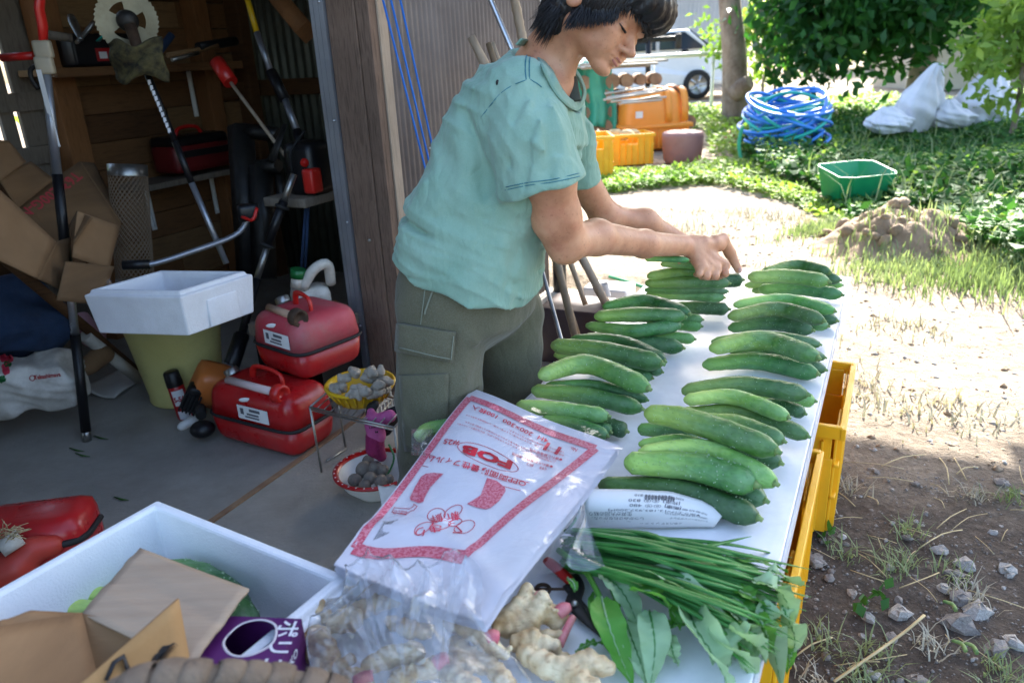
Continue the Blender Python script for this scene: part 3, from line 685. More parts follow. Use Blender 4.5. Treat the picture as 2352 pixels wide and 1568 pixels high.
# ------------------------------------------------------------------ the woman
def skin_material():
    s = NT('skin')
    c = s.ramp(s.noise(14, 5), [(0.3, hx('ab7355')), (0.5, hx('c48c6a')), (0.72, hx('d09c7a'))])
    sp = s.ramp(s.noise(150, 3), [(0.60, 0.0), (0.76, 0.5)]); c = s.mix(sp, c, hx('74452f'))
    rd = s.ramp(s.noise(22, 3), [(0.5, 0.0), (0.75, 0.3)]); c = s.mix(rd, c, hx('b4614d'))
    b = s.bsdf(c, 0.48, 0, 0.4, s.noise(260, 4), 0.15, 0.003, Subsurface_Weight=0.12, Subsurface_Scale=0.008)
    b.inputs['Subsurface Radius'].default_value = (1, 0.35, 0.2)
    return s.done(b)
skin_material()
def cloth(name, a, b, weave=900, crease=0.5, cs=28, st=(1, 1, 0.5)):
    s = NT(name)
    c = s.ramp(s.noise(7, 5), [(0.3, hx(a)), (0.7, hx(b))])
    c = s.mix(s.ramp(s.noise(weave * 0.5, 2), [(0.3, 0.0), (0.7, 0.05)]), c, (0.8, 0.85, 0.83))
    n1 = s.noise(cs, 3, st, 0.45, 0.3); n2 = s.noise(weave, 2)
    sb = s.n('Math', operation='SUBTRACT'); sb.inputs[1].default_value = 0.5; s.l(n1, sb.inputs[0]); ab = s.n('Math', operation='ABSOLUTE'); s.l(sb.outputs[0], ab.inputs[0])
    h = s.n('Math', operation='MULTIPLY_ADD'); h.inputs[1].default_value = 0.006; s.l(n2, h.inputs[0]); s.l(ab.outputs[0], h.inputs[2])
    return s.done(s.bsdf(c, 0.9, 0, 0.15, h.outputs[0], crease, 0.018, Sheen_Weight=0.15))
cloth('shirt', '6f9380', '89a896', crease=0.75, cs=19); cloth('shirt_band', '6b8d7b', '7b9b89', crease=0.3); cloth('thread', '1f5a66', '27707c', crease=0.1)
cloth('trousers', '4d4b37', '5e5a45', crease=0.5, cs=16); cloth('trousers_dark', '3a3929', '454433', crease=0.4); cloth('trouser_thread', '6d7262', '7b806e', crease=0.1)
mat('hair', '0a0809', '171213', 60, 0.42, bump=0.2, bscale=240, stretch=(1, 1, 0.15), spec=0.45)
mat('lip', '9c5d4e', 'ab6a5a', 30, 0.45); mat('eye_white', 'c9c4bd'); mat('iris', '120a07', rough=0.15); mat('nail', 'c99a86', rough=0.3); mat('cami', '3c4038', '484c42', 9, 0.9)

DW = 1.62                                   # forward distance of her middle
woman = thing('person', 'woman in a faded green T-shirt and olive cargo trousers bending over the cucumbers', 'person', (Q(1090, 700, DW).x, DW, 0.0))
fr = Vector((0.955, -0.295, 0)); lt = Vector((0.295, 0.955, 0))      # the way she faces, and across her body (away from the camera)
def v3(p): return np.array(p)
def ribbed(X, pts, hw, lat, ends=True, k=4.0):
    """body of oval sections: pts axis, hw half size along fr, lat half size along lt"""
    pts = [np.array(p) for p in pts]; best = None
    f0 = np.array(fr); l0 = np.array(lt)
    D = np.full(len(X), 1e9)
    seglen = [np.linalg.norm(pts[i + 1] - pts[i]) for i in range(len(pts) - 1)]
    for i in range(len(pts) - 1):
        d = pts[i + 1] - pts[i]; dd = d / seglen[i]
        t = ((X - pts[i]) @ dd) / seglen[i]; tc = np.clip(t, 0, 1)
        c = pts[i] + tc[:, None] * d; q = X - c
        f = f0 - (f0 @ dd) * dd; f /= np.linalg.norm(f); l = np.cross(dd, f); l /= np.linalg.norm(l)
        a = hw[i] + (hw[i + 1] - hw[i]) * tc; b = lat[i] + (lat[i + 1] - lat[i]) * tc
        x = (q @ f) / a; y = (q @ l) / b; z = q @ dd
        e = ((np.abs(x) ** 2.4 + np.abs(y) ** 2.4) ** (1 / 2.4) - 1) * np.minimum(a, b)
        e = np.where(e > 0, np.sqrt(e * e + z * z), e + np.abs(z) * 1.2) if True else e
        D = np.minimum(D, e)
    return D
def wave(X, pts, w, amp):
    """a fold of cloth along a line: positive lifts the surface"""
    D = None
    for a, b in zip(pts[:-1], pts[1:]):
        e = cap(X, a, b, 0.0); D = e if D is None else np.minimum(D, e)
    return amp * (2.8 if amp > 0 else 1.6) * np.exp(-(D / (w * 0.9)) ** 1.3)
# --- trousers: waist and two legs
zg = 0.0
hipc = Q(1085, 640, DW + 0.02)
def legpts(side):
    if side < 0: top, mid, low = Q(1015, 690, 1.55), Q(1008, 900, 1.53), Q(1000, 1130, 1.52)
    else: top, mid, low = Q(1165, 720, 1.73), Q(1172, 900, 1.74), Q(1178, 1080, 1.75)
    foot = Vector((low.x, low.y, 0.06))
    return [v3(top), v3(mid), v3(low), v3(foot)]
LN, LF = legpts(-1), legpts(1)
FOLD_T = [([Q(925, 960, 1.45), Q(985, 1000, 1.44), Q(1000, 1120, 1.44)], 0.012, 0.008), ([Q(960, 990, 1.45), Q(1000, 1080, 1.44)], 0.009, -0.007), ([Q(1150, 880, 1.62), Q(1240, 840, 1.62)], 0.012, 0.006),
          ([Q(1080, 860, 1.45), Q(1000, 980, 1.44)], 0.02, 0.005), ([Q(1140, 760, 1.62), Q(1235, 745, 1.62)], 0.012, 0.005), ([Q(1060, 760, 1.46), Q(1110, 800, 1.46)], 0.015, 0.005), ([Q(930, 900, 1.45), Q(935, 1040, 1.45)], 0.01, -0.005)]
def trousers(X):
    d = ribbed(X, [v3(Q(1075, 560, DW)), v3(hipc), v3(Q(1090, 720, DW + 0.02))], [0.138, 0.148, 0.13], [0.16, 0.172, 0.165])
    for L, rr in ((LN, (0.098, 0.092, 0.083, 0.075)), (LF, (0.088, 0.078, 0.072, 0.07))):
        d = smin(d, chain(X, L, rr, 0.02), 0.03)
    for pts, w, a in FOLD_T: d = d - wave(X, pts, w, a)
    d = d - 0.0025 * np.sin(X[:, 2] * 70 + X[:, 0] * 22) * np.sin(X[:, 1] * 40 + X[:, 2] * 16)
    return smax(d, 0.03 - X[:, 2], 0.01)
link_sdf('trousers', trousers, (-0.36, 1.3, 0.0), (0.22, 1.98, 0.8), 0.009, 'trousers', woman, 3)
# cargo pocket, flap and seams follow the near leg
def on_leg(x, y, out=0.004):
    """place on the camera side of the near leg"""
    r = Vector(_ray(x, y)); c = Vector((0, 0, HC)); lo_, hi_ = 1.2, 1.9
    ts = np.linspace(1.25, 1.75, 160); X = np.array([tuple(c + r * (t / r.y)) for t in ts]); d = trousers(X) - out
    i = np.argmax(d < 0)
    return Vector(X[i]) if d[i] < 0 else Q(x, y, 1.5)
def patch(name, quad, m, n=10, out=0.006, th=0.005, parent=woman, fn=on_leg):
    (a, b, c, d) = [Vector((*p, 0)) for p in quad]
    q = MB(); q.grid(lambda s, t: fn(*((a.lerp(b, s)).lerp(d.lerp(c, s), t))[:2], out), n, n); return q.build(name, m, parent, solid=th)
patch('cargo_pocket', [(918, 862), (1030, 858), (1028, 1042), (930, 1035)], 'trousers', 12, 0.006, 0.006)
patch('pocket_flap', [(912, 742), (1047, 764), (1040, 832), (908, 806)], 'trousers', 12, 0.013, 0.006)
def seam(name, px, m, r=0.0012, fn=on_leg, out=0.003, n=16):
    pts = curve([Vector((*p, 0)) for p in px], n); q = MB(); q.tube([fn(p.x, p.y, out) for p in pts], r, 5); return q.build(name, m, woman)
seam('seam', [(918, 798), (1000, 818), (1034, 824)], 'trouser_thread', out=0.017); seam('seam', [(1036, 826), (1042, 772)], 'trouser_thread', out=0.017)
seam('seam', [(978, 650), (968, 730), (966, 745)], 'trouser_thread'); seam('seam', [(1000, 652), (980, 705), (975, 722)], 'trouser_thread', 0.002)
for sx_, nm in ((LN, 'shoe'), (LF, 'shoe')):
    p = Vector(sx_[3]); q = MB(); q.ball((p.x + 0.05, p.y - 0.02, 0.045), 0.05, 14, 8, None, sc=(2.4, 0.95, 0.85)); q.build('shoe', 'rubber', woman)

# --- shirt
tor = [(1078, 672, DW, 0.146, 0.178), (1080, 610, DW, 0.152, 0.178), (1092, 530, DW, 0.146, 0.170), (1125, 450, DW, 0.132, 0.158), (1158, 370, DW, 0.134, 0.16), (1195, 290, DW, 0.132, 0.168), (1212, 225, DW, 0.112, 0.165), (1222, 170, DW, 0.075, 0.125), (1228, 130, DW, 0.045, 0.062)]
TP = [v3(Q(x, y, d)) for x, y, d, _, _ in tor]; TA = [t[3] for t in tor]; TB = [t[4] for t in tor]
SN = [v3(Q(1196, 218, 1.50)), v3(Q(1218, 320, 1.46)), v3(Q(1250, 436, 1.45))]
SF = [v3(Q(1268, 235, 1.78)), v3(Q(1303, 330, 1.79)), v3(Q(1322, 424, 1.80))]
HP = Q(1262, 118, 1.60)                      # middle of the neck opening
FS = [([(1200, 190), (1165, 300), (1150, 440)], 1.43, 0.012, 0.006), ([(1225, 195), (1200, 300), (1190, 430)], 1.4, 0.008, 0.005), ([(1245, 200), (1240, 300), (1225, 425)], 1.38, 0.008, 0.0045), ([(1268, 220), (1290, 320), (1300, 410)], 1.4, 0.01, 0.005),
      ([(1210, 195), (1180, 280), (1172, 380)], 1.4, 0.007, -0.0055), ([(1235, 200), (1222, 300), (1206, 430)], 1.38, 0.007, -0.005), ([(1256, 230), (1262, 320), (1265, 410)], 1.38, 0.008, -0.005), ([(1230, 330), (1275, 365)], 1.37, 0.009, 0.004), ([(1190, 350), (1250, 395)], 1.37, 0.009, -0.004)]
FB = [([(985, 430), (1080, 470), (1200, 470), (1255, 440)], 0.016, 0.014), ([(960, 478), (1010, 525), (1080, 560), (1140, 600)], 0.014, 0.012), ([(1000, 505), (1060, 545), (1120, 590)], 0.009, -0.012), ([(935, 540), (985, 600), (1080, 650), (1160, 668)], 0.013, 0.012), ([(960, 585), (1050, 640), (1150, 660)], 0.008, -0.010),
      ([(940, 520), (960, 580), (1010, 610)], 0.01, 0.009), ([(1000, 420), (985, 450), (1010, 470)], 0.013, 0.014), ([(1100, 480), (1160, 520), (1235, 540)], 0.012, 0.008), ([(1110, 500), (1170, 535), (1220, 545)], 0.008, -0.008), ([(1090, 640), (1170, 625), (1235, 600)], 0.01, 0.009), ([(1080, 660), (1170, 650), (1236, 622)], 0.007, -0.008),
      ([(1120, 390), (1110, 470)], 0.02, -0.012), ([(1070, 260), (1100, 330), (1120, 400)], 0.016, -0.010), ([(1060, 300), (1075, 380), (1060, 430)], 0.02, 0.006), ([(1150, 560), (1210, 510), (1255, 480)], 0.012, 0.008), ([(1100, 140), (1120, 230), (1115, 300)], 0.012, 0.007), ([(1320, 240), (1330, 320), (1310, 400)], 0.012, 0.008), ([(1290, 250), (1305, 330)], 0.01, -0.007), ([(930, 575), (970, 630), (1060, 672), (1160, 692)], 0.007, 0.009), ([(1010, 560), (1100, 600), (1140, 640)], 0.013, 0.008)]
def tors_front(x, y):
    ts = np.linspace(1.3, 1.75, 120); r = Vector(_ray(x, y)); X = np.array([tuple(Vector((0, 0, HC)) + r * (t / r.y)) for t in ts])
    d = ribbed(X, TP, TA, TB); i = np.argmax(d < 0); return Q(x, y, ts[i] if d[i] < 0 else 1.62)
FB3 = [([tors_front(*p) for p in pts], w, a) for pts, w, a in FB]; FS3 = [([Q(x, y, d) for x, y in pts], w, a) for pts, d, w, a in FS]
hemA, hemB, hemC = Q(920, 588, 1.60), Q(1150, 706, 1.47), Q(1237, 642, 1.68)
_hn = (Vector(hemB) - Vector(hemA)).cross(Vector(hemC) - Vector(hemA)).normalized()
if _hn.z < 0: _hn = -_hn
_hn, _hp = v3(_hn), v3(hemA)
def sleeve_end(L): d = L[2] - L[1]; return d / np.linalg.norm(d)
HOLE = [v3(Q(1212, 88, 1.60)), v3(Q(1262, 150, 1.57)), v3(Q(1316, 206, 1.565))]
def neckhole(X): return chain(X, HOLE, [0.040, 0.064, 0.046], 0.02)
def shirt(X):
    body = ribbed(X, TP, TA, TB) - 0.004
    for pts, w, a in FB3: body = body - wave(X, pts, w, a)
    body = body - 0.0022 * np.sin(X[:, 2] * 62 + 35 * X[:, 0]) * np.sin(X[:, 1] * 45 - X[:, 2] * 30)
    hh = (X - _hp) @ _hn
    body = body - 0.0075 * np.exp(-np.maximum(hh, 0) / .12) * (1 - np.abs(np.sin(hh * 75 + X[:, 0] * 16 + 1.5 * np.sin(X[:, 0] * 21)))) ** 2.2 - 0.005 * (1 - np.abs(np.sin(X[:, 0] * 30 + X[:, 2] * 42 + 1.8 * np.sin(X[:, 2] * 24)))) ** 3
    inner = ribbed(X, TP, TA, TB) + 0.012
    pl = -((X - _hp) @ _hn) - 0.004 * np.sin(X[:, 0] * 60)
    body = smax(body, pl, 0.006); body = np.maximum(body, -np.maximum(inner, -(((X - _hp) @ _hn) * -1 + 0.014)))
    d = body
    for L, r3, fo in ((SN, (0.068, 0.073, 0.077), FS3), (SF, (0.056, 0.058, 0.055), [])):
        s = chain(X, [L[0], L[1], L[2], L[2] + sleeve_end(L) * 0.05], [*r3, r3[2] + 0.003], 0.03)
        for pts, w, a in fo: s = s - wave(X, pts, w, a)
        ph_ = X[:, 0] * 150 - X[:, 1] * 60 + 2.2 * np.sin(X[:, 2] * 19) + 1.2 * np.sin(X[:, 2] * 47 + X[:, 0] * 30)
        s = s - 0.0042 * (1 - np.abs(np.sin(ph_ * .5))) ** 2.5 * (0.55 + .45 * np.sin(X[:, 2] * 37 + X[:, 0] * 50)) - 0.003 * (1 - np.abs(np.sin(X[:, 0] * 45 + X[:, 2] * 70 + 2 * np.sin(X[:, 0] * 40)))) ** 3
        e = sleeve_end(L); t = (X - L[2]) @ e
        s = smax(s, t - 0.003 * np.sin(X[:, 0] * 70), 0.004)
        s = np.maximum(s, -np.maximum(chain(X, [L[1], L[2], L[2] + e * 0.1], [r3[1] - 0.010, r3[2] - 0.010, r3[2] - 0.007]), -(t + 0.018)))
        d = smin(d, s, 0.022)
    return smax(d, -neckhole(X), 0.006)
link_sdf('shirt', shirt, (-0.33, 1.30, 0.50), (0.30, 1.96, 1.20), 0.0050, 'shirt', woman, 1)
def on_shirt(x, y, out=0.002, a=1.2, b=1.9):
    ts = np.linspace(a, b, 220); r = Vector(_ray(x, y)); X = np.array([tuple(Vector((0, 0, HC)) + r * (t / r.y)) for t in ts])
    d = shirt(X) - out; i = np.argmax(d < 0); return Vector(X[i]) if d[i] < 0 else Q(x, y, 1.55)
def seam2(px, m='thread', r=0.0009, n=22, out=0.0012, name='stitching'):
    pts = curve([Vector((*p, 0)) for p in px], n); q = MB(); q.tube([on_shirt(p.x, p.y, out) for p in pts], r, 5); return q.build(name, m, woman)
seam2([(1216, 165), (1207, 190), (1207, 222)]) if False else None
seam2([(1215, 170), (1207, 195), (1208, 242)], n=14) if False else None
def zb(*p): return [(1091 + a / 5.113, b / 5.113) for a, b in p]
seam2(zb((635, 555), (600, 680), (590, 800), (600, 935)), r=0.0013); seam2(zb((682, 560), (645, 680), (638, 800), (640, 930)), r=0.0013)
seam2(zb((600, 940), (430, 1010), (290, 1110), (180, 1240), (70, 1380)), r=0.001); seam2(zb((650, 935), (740, 990), (800, 1040)), r=0.001)
seam2([(1162, 430), (1210, 420), (1270, 412), (1330, 398)], out=0.002); seam2([(1160, 437), (1212, 426), (1272, 418), (1332, 405)], out=0.002)
# collar band round the neck opening
inn = curve([on_shirt(x, y, 0.004) for x, y in zb((560, 470), (690, 505), (790, 600), (870, 740), (950, 930), (1040, 1085), (1120, 1175), (1190, 1205), (1243, 1195))] + [Q(1337, 206, 1.64), Q(1318, 172, 1.69), Q(1290, 135, 1.70)], 48)
ot = curve([on_shirt(x, y, 0.003) for x, y in zb((480, 525), (630, 550), (700, 620), (780, 770), (865, 960), (955, 1110), (1060, 1220), (1165, 1290), (1230, 1275))] + [Q(1346, 215, 1.64), Q(1330, 170, 1.70), Q(1297, 130, 1.71)], 48)
q = MB(); q.grid(lambda a_, b_: inn[round(a_ * 47)].lerp(ot[round(a_ * 47)], b_) + Vector((0, -0.004, 0.003)) * math.sin(math.pi * min(1, b_ * 1.3 + 0.1)), 48, 5); q.build('collar', 'shirt_band', woman, solid=0.004)
q = MB(); q.tube([p + Vector((0.0, -0.0035, 0.0)) for p in ot[:36]], 0.0009, 5); q.build('stitching', 'shirt_band', woman)
q = MB(); q.ball(on_shirt(1143, 191, 0.001), 0.005, 8, 6, sc=(0.7, 0.7, 1.2)); q.build('fly', 'iron', None)
tag(bpy.data.objects['fly'], 'small dark fly sitting on the shoulder of the green shirt', 'fly')
q = MB(); q.tube(curve([Q(1312, 178, 1.575), Q(1316, 205, 1.56), Q(1322, 232, 1.545)], 8), 0.012, 8, flat=0.3); q.build('camisole_strap', 'cami', woman)

# --- head
cr = lambda x, y, z: Vector(RC @ np.array([x, -y, -z]))             # camera axes: right, up, towards the camera
HF = cr(0.722, -0.592, 0.348).normalized(); HU = cr(0.56, 0.80, 0.2); HU = (HU - HF * HU.dot(HF)).normalized(); HL = HF.cross(HU) * -1
if HL.dot(cr(0, 0, 1)) < 0: HL = -HL                                  # near side of the face
HS = 1.02
EYE = Q(1431, 60, 1.50)
HO = EYE - (HF * 0.078 + HL * 0.031 + HU * 0.0) * HS                 # head origin: between the ears at eye level
MH = np.array([tuple(HF), tuple(HL), tuple(HU)])                     # rows: local axes
UF = 0.74                                    # the lower face is short: chin tucked towards the neck
def hp(f, l, u): return HO + (HF * f + HL * l + HU * (u if u > 0 else u * UF)) * HS
def headsdf(Xw):
    X = ((Xw - v3(HO)) @ MH.T) / HS; X[:, 2] = np.where(X[:, 2] < 0, X[:, 2] / UF, X[:, 2])
    Xm = X.copy(); Xm[:, 1] = np.abs(Xm[:, 1])
    d = elli(X, (0.000, 0, 0.040), (0.086, 0.076, 0.092))                                  # skull
    d = smin(d, elli(X, (0.040, 0, -0.030), (0.046, 0.058, 0.070)), 0.030)                  # face
    d = smin(d, cap(Xm, (0.008, 0.050, -0.058), (0.066, 0.012, -0.098), 0.018, 0.015), 0.022)   # jaw
    d = smin(d, elli(X, (0.074, 0, -0.103), (0.017, 0.019, 0.015)), 0.015)                  # chin
    d = smin(d, elli(Xm, (0.060, 0.042, -0.028), (0.022, 0.022, 0.018)), 0.020)             # cheek bones
    d = smin(d, elli(Xm, (0.058, 0.030, -0.058), (0.026, 0.022, 0.026)), 0.022)             # cheeks
    d = smin(d, elli(Xm, (0.078, 0.030, 0.020), (0.012, 0.028, 0.009)), 0.014)              # brow
    d = smax(d, -elli(Xm, (0.104, 0.033, -0.002), (0.019, 0.019, 0.012)), 0.014)            # eye hollow
    d = smin(d, elli(Xm, (0.0755, 0.033, -0.002), (0.0125, 0.0165, 0.0115)), 0.005)         # lidded eye
    d = smin(d, cap(X, (0.086, 0, 0.006), (0.104, 0, -0.034), 0.0065, 0.0095), 0.012)       # nose bridge
    d = smin(d, elli(X, (0.105, 0, -0.038), (0.0105, 0.0115, 0.0095)), 0.007)               # tip
    d = smin(d, elli(Xm, (0.094, 0.0125, -0.041), (0.010, 0.0075, 0.0078)), 0.005)          # wings
    d = smax(d, -elli(Xm, (0.099, 0.0065, -0.050), (0.0045, 0.0035, 0.004)), 0.003)
    d = smin(d, elli(X, (0.079, 0, -0.066), (0.016, 0.026, 0.016)), 0.012)                  # mouth mound
    d = smin(d, cap(Xm, (0.0935, 0.003, -0.0655), (0.083, 0.021, -0.0685), 0.0045, 0.0025), 0.004)
    d = smin(d, cap(Xm, (0.0915, 0.000, -0.0765), (0.082, 0.019, -0.0705), 0.0052, 0.0025), 0.004)
    d = smax(d, -cap(Xm, (0.103, 0.0, -0.0708), (0.085, 0.022, -0.0695), 0.0016), 0.002)
    d = d + 0.0025 * np.exp(-((cap(Xm, (0.088, 0.022, -0.046), (0.080, 0.031, -0.074), 0.0)) / 0.0035) ** 2)   # smile line
    e = elli(Xm, (-0.008, 0.080, -0.004), (0.020, 0.010, 0.034)); e = smax(e, -elli(Xm, (-0.004, 0.090, 0.0), (0.012, 0.008, 0.022)), 0.004)
    d = smin(d, e, 0.006)
    d = d * HS * 0.85
    n0, n1 = v3(hp(-0.030, 0, -0.05)), v3(Q(1240, 165, 1.62))
    d = smin(d, cap(Xw, n0, n1, 0.050, 0.060), 0.016)
    d = smin(d, cap(Xw, v3(hp(0.0, 0.045, -0.05)), v3(Q(1292, 205, 1.57)), 0.018, 0.012), 0.018)    # neck muscle
    d = smin(d, elli(Xw, v3(Q(1250, 210, 1.62)), (0.062, 0.10, 0.070)), 0.025)
    d = smin(d, cap(Xw, v3(Q(1225, 165, 1.56)), v3(Q(1305, 235, 1.575)), 0.02, 0.010), 0.02)
    return d
# --- arms and hands are one surface with the head and neck
ELB, WR = Q(1298, 556, 1.52), Q(1588, 565, 1.86)
FELB, FWR = Q(1392, 500, 1.86), Q(1572, 560, 1.98)
def h2(x, y, d): return v3(Q(1493 + x / 8.175, 516.8 + y / 8.175, d))
NEAR_F = [  # knuckle, middle joint, tip, radii: index .. little
    [(1400, 760, 1.885), (1410, 905, 1.865), (1260, 985, 1.90)], [(1240, 830, 1.855), (1225, 955, 1.835), (1090, 985, 1.87)],
    [(1080, 850, 1.835), (1070, 962, 1.815), (960, 975, 1.85)], [(950, 820, 1.82), (925, 920, 1.805), (860, 930, 1.84)]]
NF_R = [(0.0115, 0.0105, 0.0085), (0.0118, 0.0108, 0.0085), (0.0110, 0.0098, 0.008), (0.0098, 0.0088, 0.0072)]
def armsdf(X):
    e0 = v3(Q(1262, 400, 1.47)); up = v3(Q(1215, 250, 1.5))
    d = chain(X, [up, e0, v3(Q(1278, 500, 1.50)), v3(ELB)], [0.052, 0.047, 0.045, 0.037], 0.03)
    d = smin(d, chain(X, [v3(ELB), v3(Q(1370, 545, 1.60)), v3(Q(1480, 560, 1.73)), v3(WR)], [0.038, 0.0365, 0.0305, 0.0245], 0.02), 0.022)
    d = smin(d, cap(X, v3(Q(1292, 585, 1.51)), v3(Q(1310, 590, 1.54)), 0.015, 0.012), 0.02)
    # back of the hand
    for (a, b, c), r in zip(NEAR_F, NF_R):
        d = smin(d, cap(X, v3(WR), h2(*a), 0.020, r[0] + 0.003), 0.016)
    d = smin(d, cap(X, h2(1000, 330, 1.87), h2(1320, 400, 1.91), 0.018, 0.014), 0.02)
    h = None
    for (a, b, c), r in zip(NEAR_F, NF_R):
        e = chain(X, [h2(*a), h2(*b), h2(*c)], r, 0.004); h = e if h is None else np.minimum(h, e)
        d = d - 0.0022 * np.exp(-(np.linalg.norm(X - h2(*a), axis=1) / 0.012) ** 2)
    d = smin(d, h, 0.005)
    for a, b in (((900, 400, 1.84), (1395, 700, 1.87)), ((880, 470, 1.83), (1230, 780, 1.84)), ((870, 540, 1.82), (1075, 800, 1.82))):
        d = d - 0.0022 * np.exp(-(cap(X, h2(*a), h2(*b), 0.0) / 0.007) ** 2)      # tendons
    t = chain(X, [h2(1200, 300, 1.90), h2(1350, 270, 1.93), h2(1500, 520, 1.95), h2(1660, 840, 1.94)], [0.016, 0.0165, 0.0145, 0.0105], 0.008)
    d = smin(d, t, 0.012)
    # far arm
    g = chain(X, [v3(Q(1330, 400, 1.80)), v3(FELB), v3(Q(1480, 510, 1.92)), v3(FWR)], [0.040, 0.033, 0.030, 0.023], 0.03)
    FK = [(1640, 572, 2.02), (1630, 585, 2.0), (1612, 592, 1.99), (1594, 595, 1.98)]
    for x, y, dd in FK: g = smin(g, cap(X, v3(FWR), v3(Q(x, y, dd)), 0.018, 0.012), 0.014)
    tips = [((1645, 600, 2.03), (1630, 612, 2.0)), ((1630, 612, 2.0), (1612, 618, 1.97)), ((1600, 612, 1.97), (1584, 607, 1.93)), ((1580, 608, 1.96), (1561, 602, 1.92))]
    for (x, y, dd), a, b in zip(FK, [t[0] for t in tips], [t[1] for t in tips]):
        g = smin(g, chain(X, [v3(Q(x, y, dd)), v3(Q(*a)), v3(Q(*b))], [0.0105, 0.0095, 0.0078], 0.004), 0.004)
    g = smin(g, chain(X, [v3(FWR), v3(Q(1622, 555, 2.03)), v3(Q(1660, 570, 2.06))], [0.018, 0.013, 0.0095], 0.01), 0.01)
    return np.minimum(d, g)
V1, F1 = sample(headsdf, (-0.02, 1.36, 0.86), (0.34, 1.82, 1.34), 0.0034)
V2, F2 = sample(armsdf, (-0.06, 1.36, 0.42), (0.62, 2.12, 1.14), 0.0042)
o = bulk('body', np.vstack([V1, V2]), np.vstack([F1, F2 + len(V1)]), 'skin', parent=woman)
o.data.polygons.foreach_set('use_smooth', np.ones(len(o.data.polygons), bool))
sm = o.modifiers.new('sm', 'SMOOTH'); sm.factor = 0.5; sm.iterations = 2
# eyes cast down: lash line and a slit of eye, brow, lips
for sg in (1, -1):
    q = MB(); q.tube(curve([hp(0.0835, sg * 0.0205, -0.0065), hp(0.0895, sg * 0.029, -0.0088), hp(0.0865, sg * 0.040, -0.0078), hp(0.078, sg * 0.049, -0.004)], 12), [0.0006] + [0.0013] * 10 + [0.0005], 6); q.build('eyelash', 'hair', woman)
    q = MB(); q.tube(curve([hp(0.0845, sg * 0.022, -0.0082), hp(0.0885, sg * 0.031, -0.0108), hp(0.083, sg * 0.043, -0.008)], 9), [0.0006] + [0.0016] * 7 + [0.0005], 6); q.build('eye', 'iris', woman)
    q = MB(); q.tube(curve([hp(0.0885, sg * 0.018, 0.017), hp(0.0895, sg * 0.033, 0.0215), hp(0.076, sg * 0.053, 0.017)], 10), [0.0012] + [0.0026] * 8 + [0.0008], 6, flat=0.5); q.build('eyebrow', 'hair', woman)
q = MB()
for pts, r in (([(0.0845, 0.020, -0.0685), (0.0945, 0.008, -0.0655), (0.096, 0, -0.0665), (0.0945, -0.008, -0.0655), (0.0845, -0.020, -0.0685)], 0.0027), ([(0.084, 0.0185, -0.0705), (0.093, 0.008, -0.0765), (0.0945, 0, -0.0775), (0.093, -0.008, -0.0765), (0.084, -0.0185, -0.0705)], 0.0031)):
    q.tube(curve([hp(*p) for p in pts], 15), [0.0008] + [r * (0.75 + 0.25 * math.sin(math.pi * i / 12)) for i in range(13)] + [0.0008], 8)
q.build('lips', 'lip', woman, kind=None)
q = MB(); a = Vector(h2(1690, 850, 1.928)); q.ball(a, 0.0075, 10, 6, sc=(0.8, 0.5, 1.0)); q.build('fingernail', 'nail', woman)

# --- hair: a full cap and locks combed from the crown
def hairsdf(Xw):
    X = ((Xw - v3(HO)) @ MH.T) / HS; X[:, 2] = np.where(X[:, 2] < 0, X[:, 2] / UF, X[:, 2]); Xm = X.copy(); Xm[:, 1] = np.abs(Xm[:, 1])
    d = elli(X, (0.004, 0, 0.046), (0.100, 0.095, 0.108))
    d = smin(d, elli(X, (-0.045, 0, -0.035), (0.052, 0.070, 0.092)), 0.03)          # nape
    d = smin(d, elli(X, (0.090, 0, 0.058), (0.045, 0.066, 0.042)), 0.025)           # fringe
    d = smax(d, 0.5 * (X[:, 0] - 0.005) - (X[:, 2] - 0.020), 0.012) if False else d
    cut = elli(Xm, (0.082, 0.0, -0.060), (0.078, 0.125, 0.088)); d = smax(d, -cut, 0.01)   # face opening
    cut2 = elli(X, (-0.006, 0.108, -0.006), (0.016, 0.034, 0.026)); d = smax(d, -cut2, 0.01)   # ear
    d = smax(d, -(X[:, 2] + 0.108), 0.01)
    a = np.arctan2(X[:, 1], X[:, 0] + 0.02)
    d = d - 0.0022 * np.sin(a * 38 + 6 * np.sin(X[:, 2] * 40)) - 0.0015 * np.sin(a * 91 + X[:, 2] * 30)
    return d * HS * 0.85
hair = link_sdf('hair', hairsdf, (-0.06, 1.34, 0.95), (0.46, 1.86, 1.48), 0.0048, 'hair', woman, 1)
q = MB(); rq = random.Random(5)
def lock(tip, r=0.0045, n=12, root=None, lift=0.012):
    a = root or (rq.uniform(-0.07, 0.0), rq.uniform(-0.02, 0.02), 0.150)
    pts = []
    for i in range(n):
        t = i / (n - 1); f, l, u = [a[k] + (tip[k] - a[k]) * t for k in range(3)]
        # push out on to the cap
        c = Vector((f - 0.004, l, u - 0.046)); s_ = (c.x / 0.102) ** 2 + (c.y / 0.095) ** 2 + (c.z / 0.108) ** 2
        if s_ < 1.03 and t < 0.93: k = (1.03 / max(s_, 0.2)) ** 0.5; c = c * k
        pts.append(hp(c.x + 0.004, c.y, c.z + 0.046))
    q.tube(pts, [r * 0.55 * min(1, 0.5 + i * 0.2) * (1 - (i / (n - 1)) ** 4 * 0.92) for i in range(n)], 6, flat=0.45)
for i in range(300):       # fringe
    l = rq.uniform(-0.07, 0.075); lock((0.112 - 1.6 * max(0, abs(l) - 0.03) * 0.6 + rq.uniform(-0.004, 0.008), l, 0.020 + rq.uniform(-0.010, 0.008) - max(0, abs(l) - 0.045) * 0.5), 0.0042)
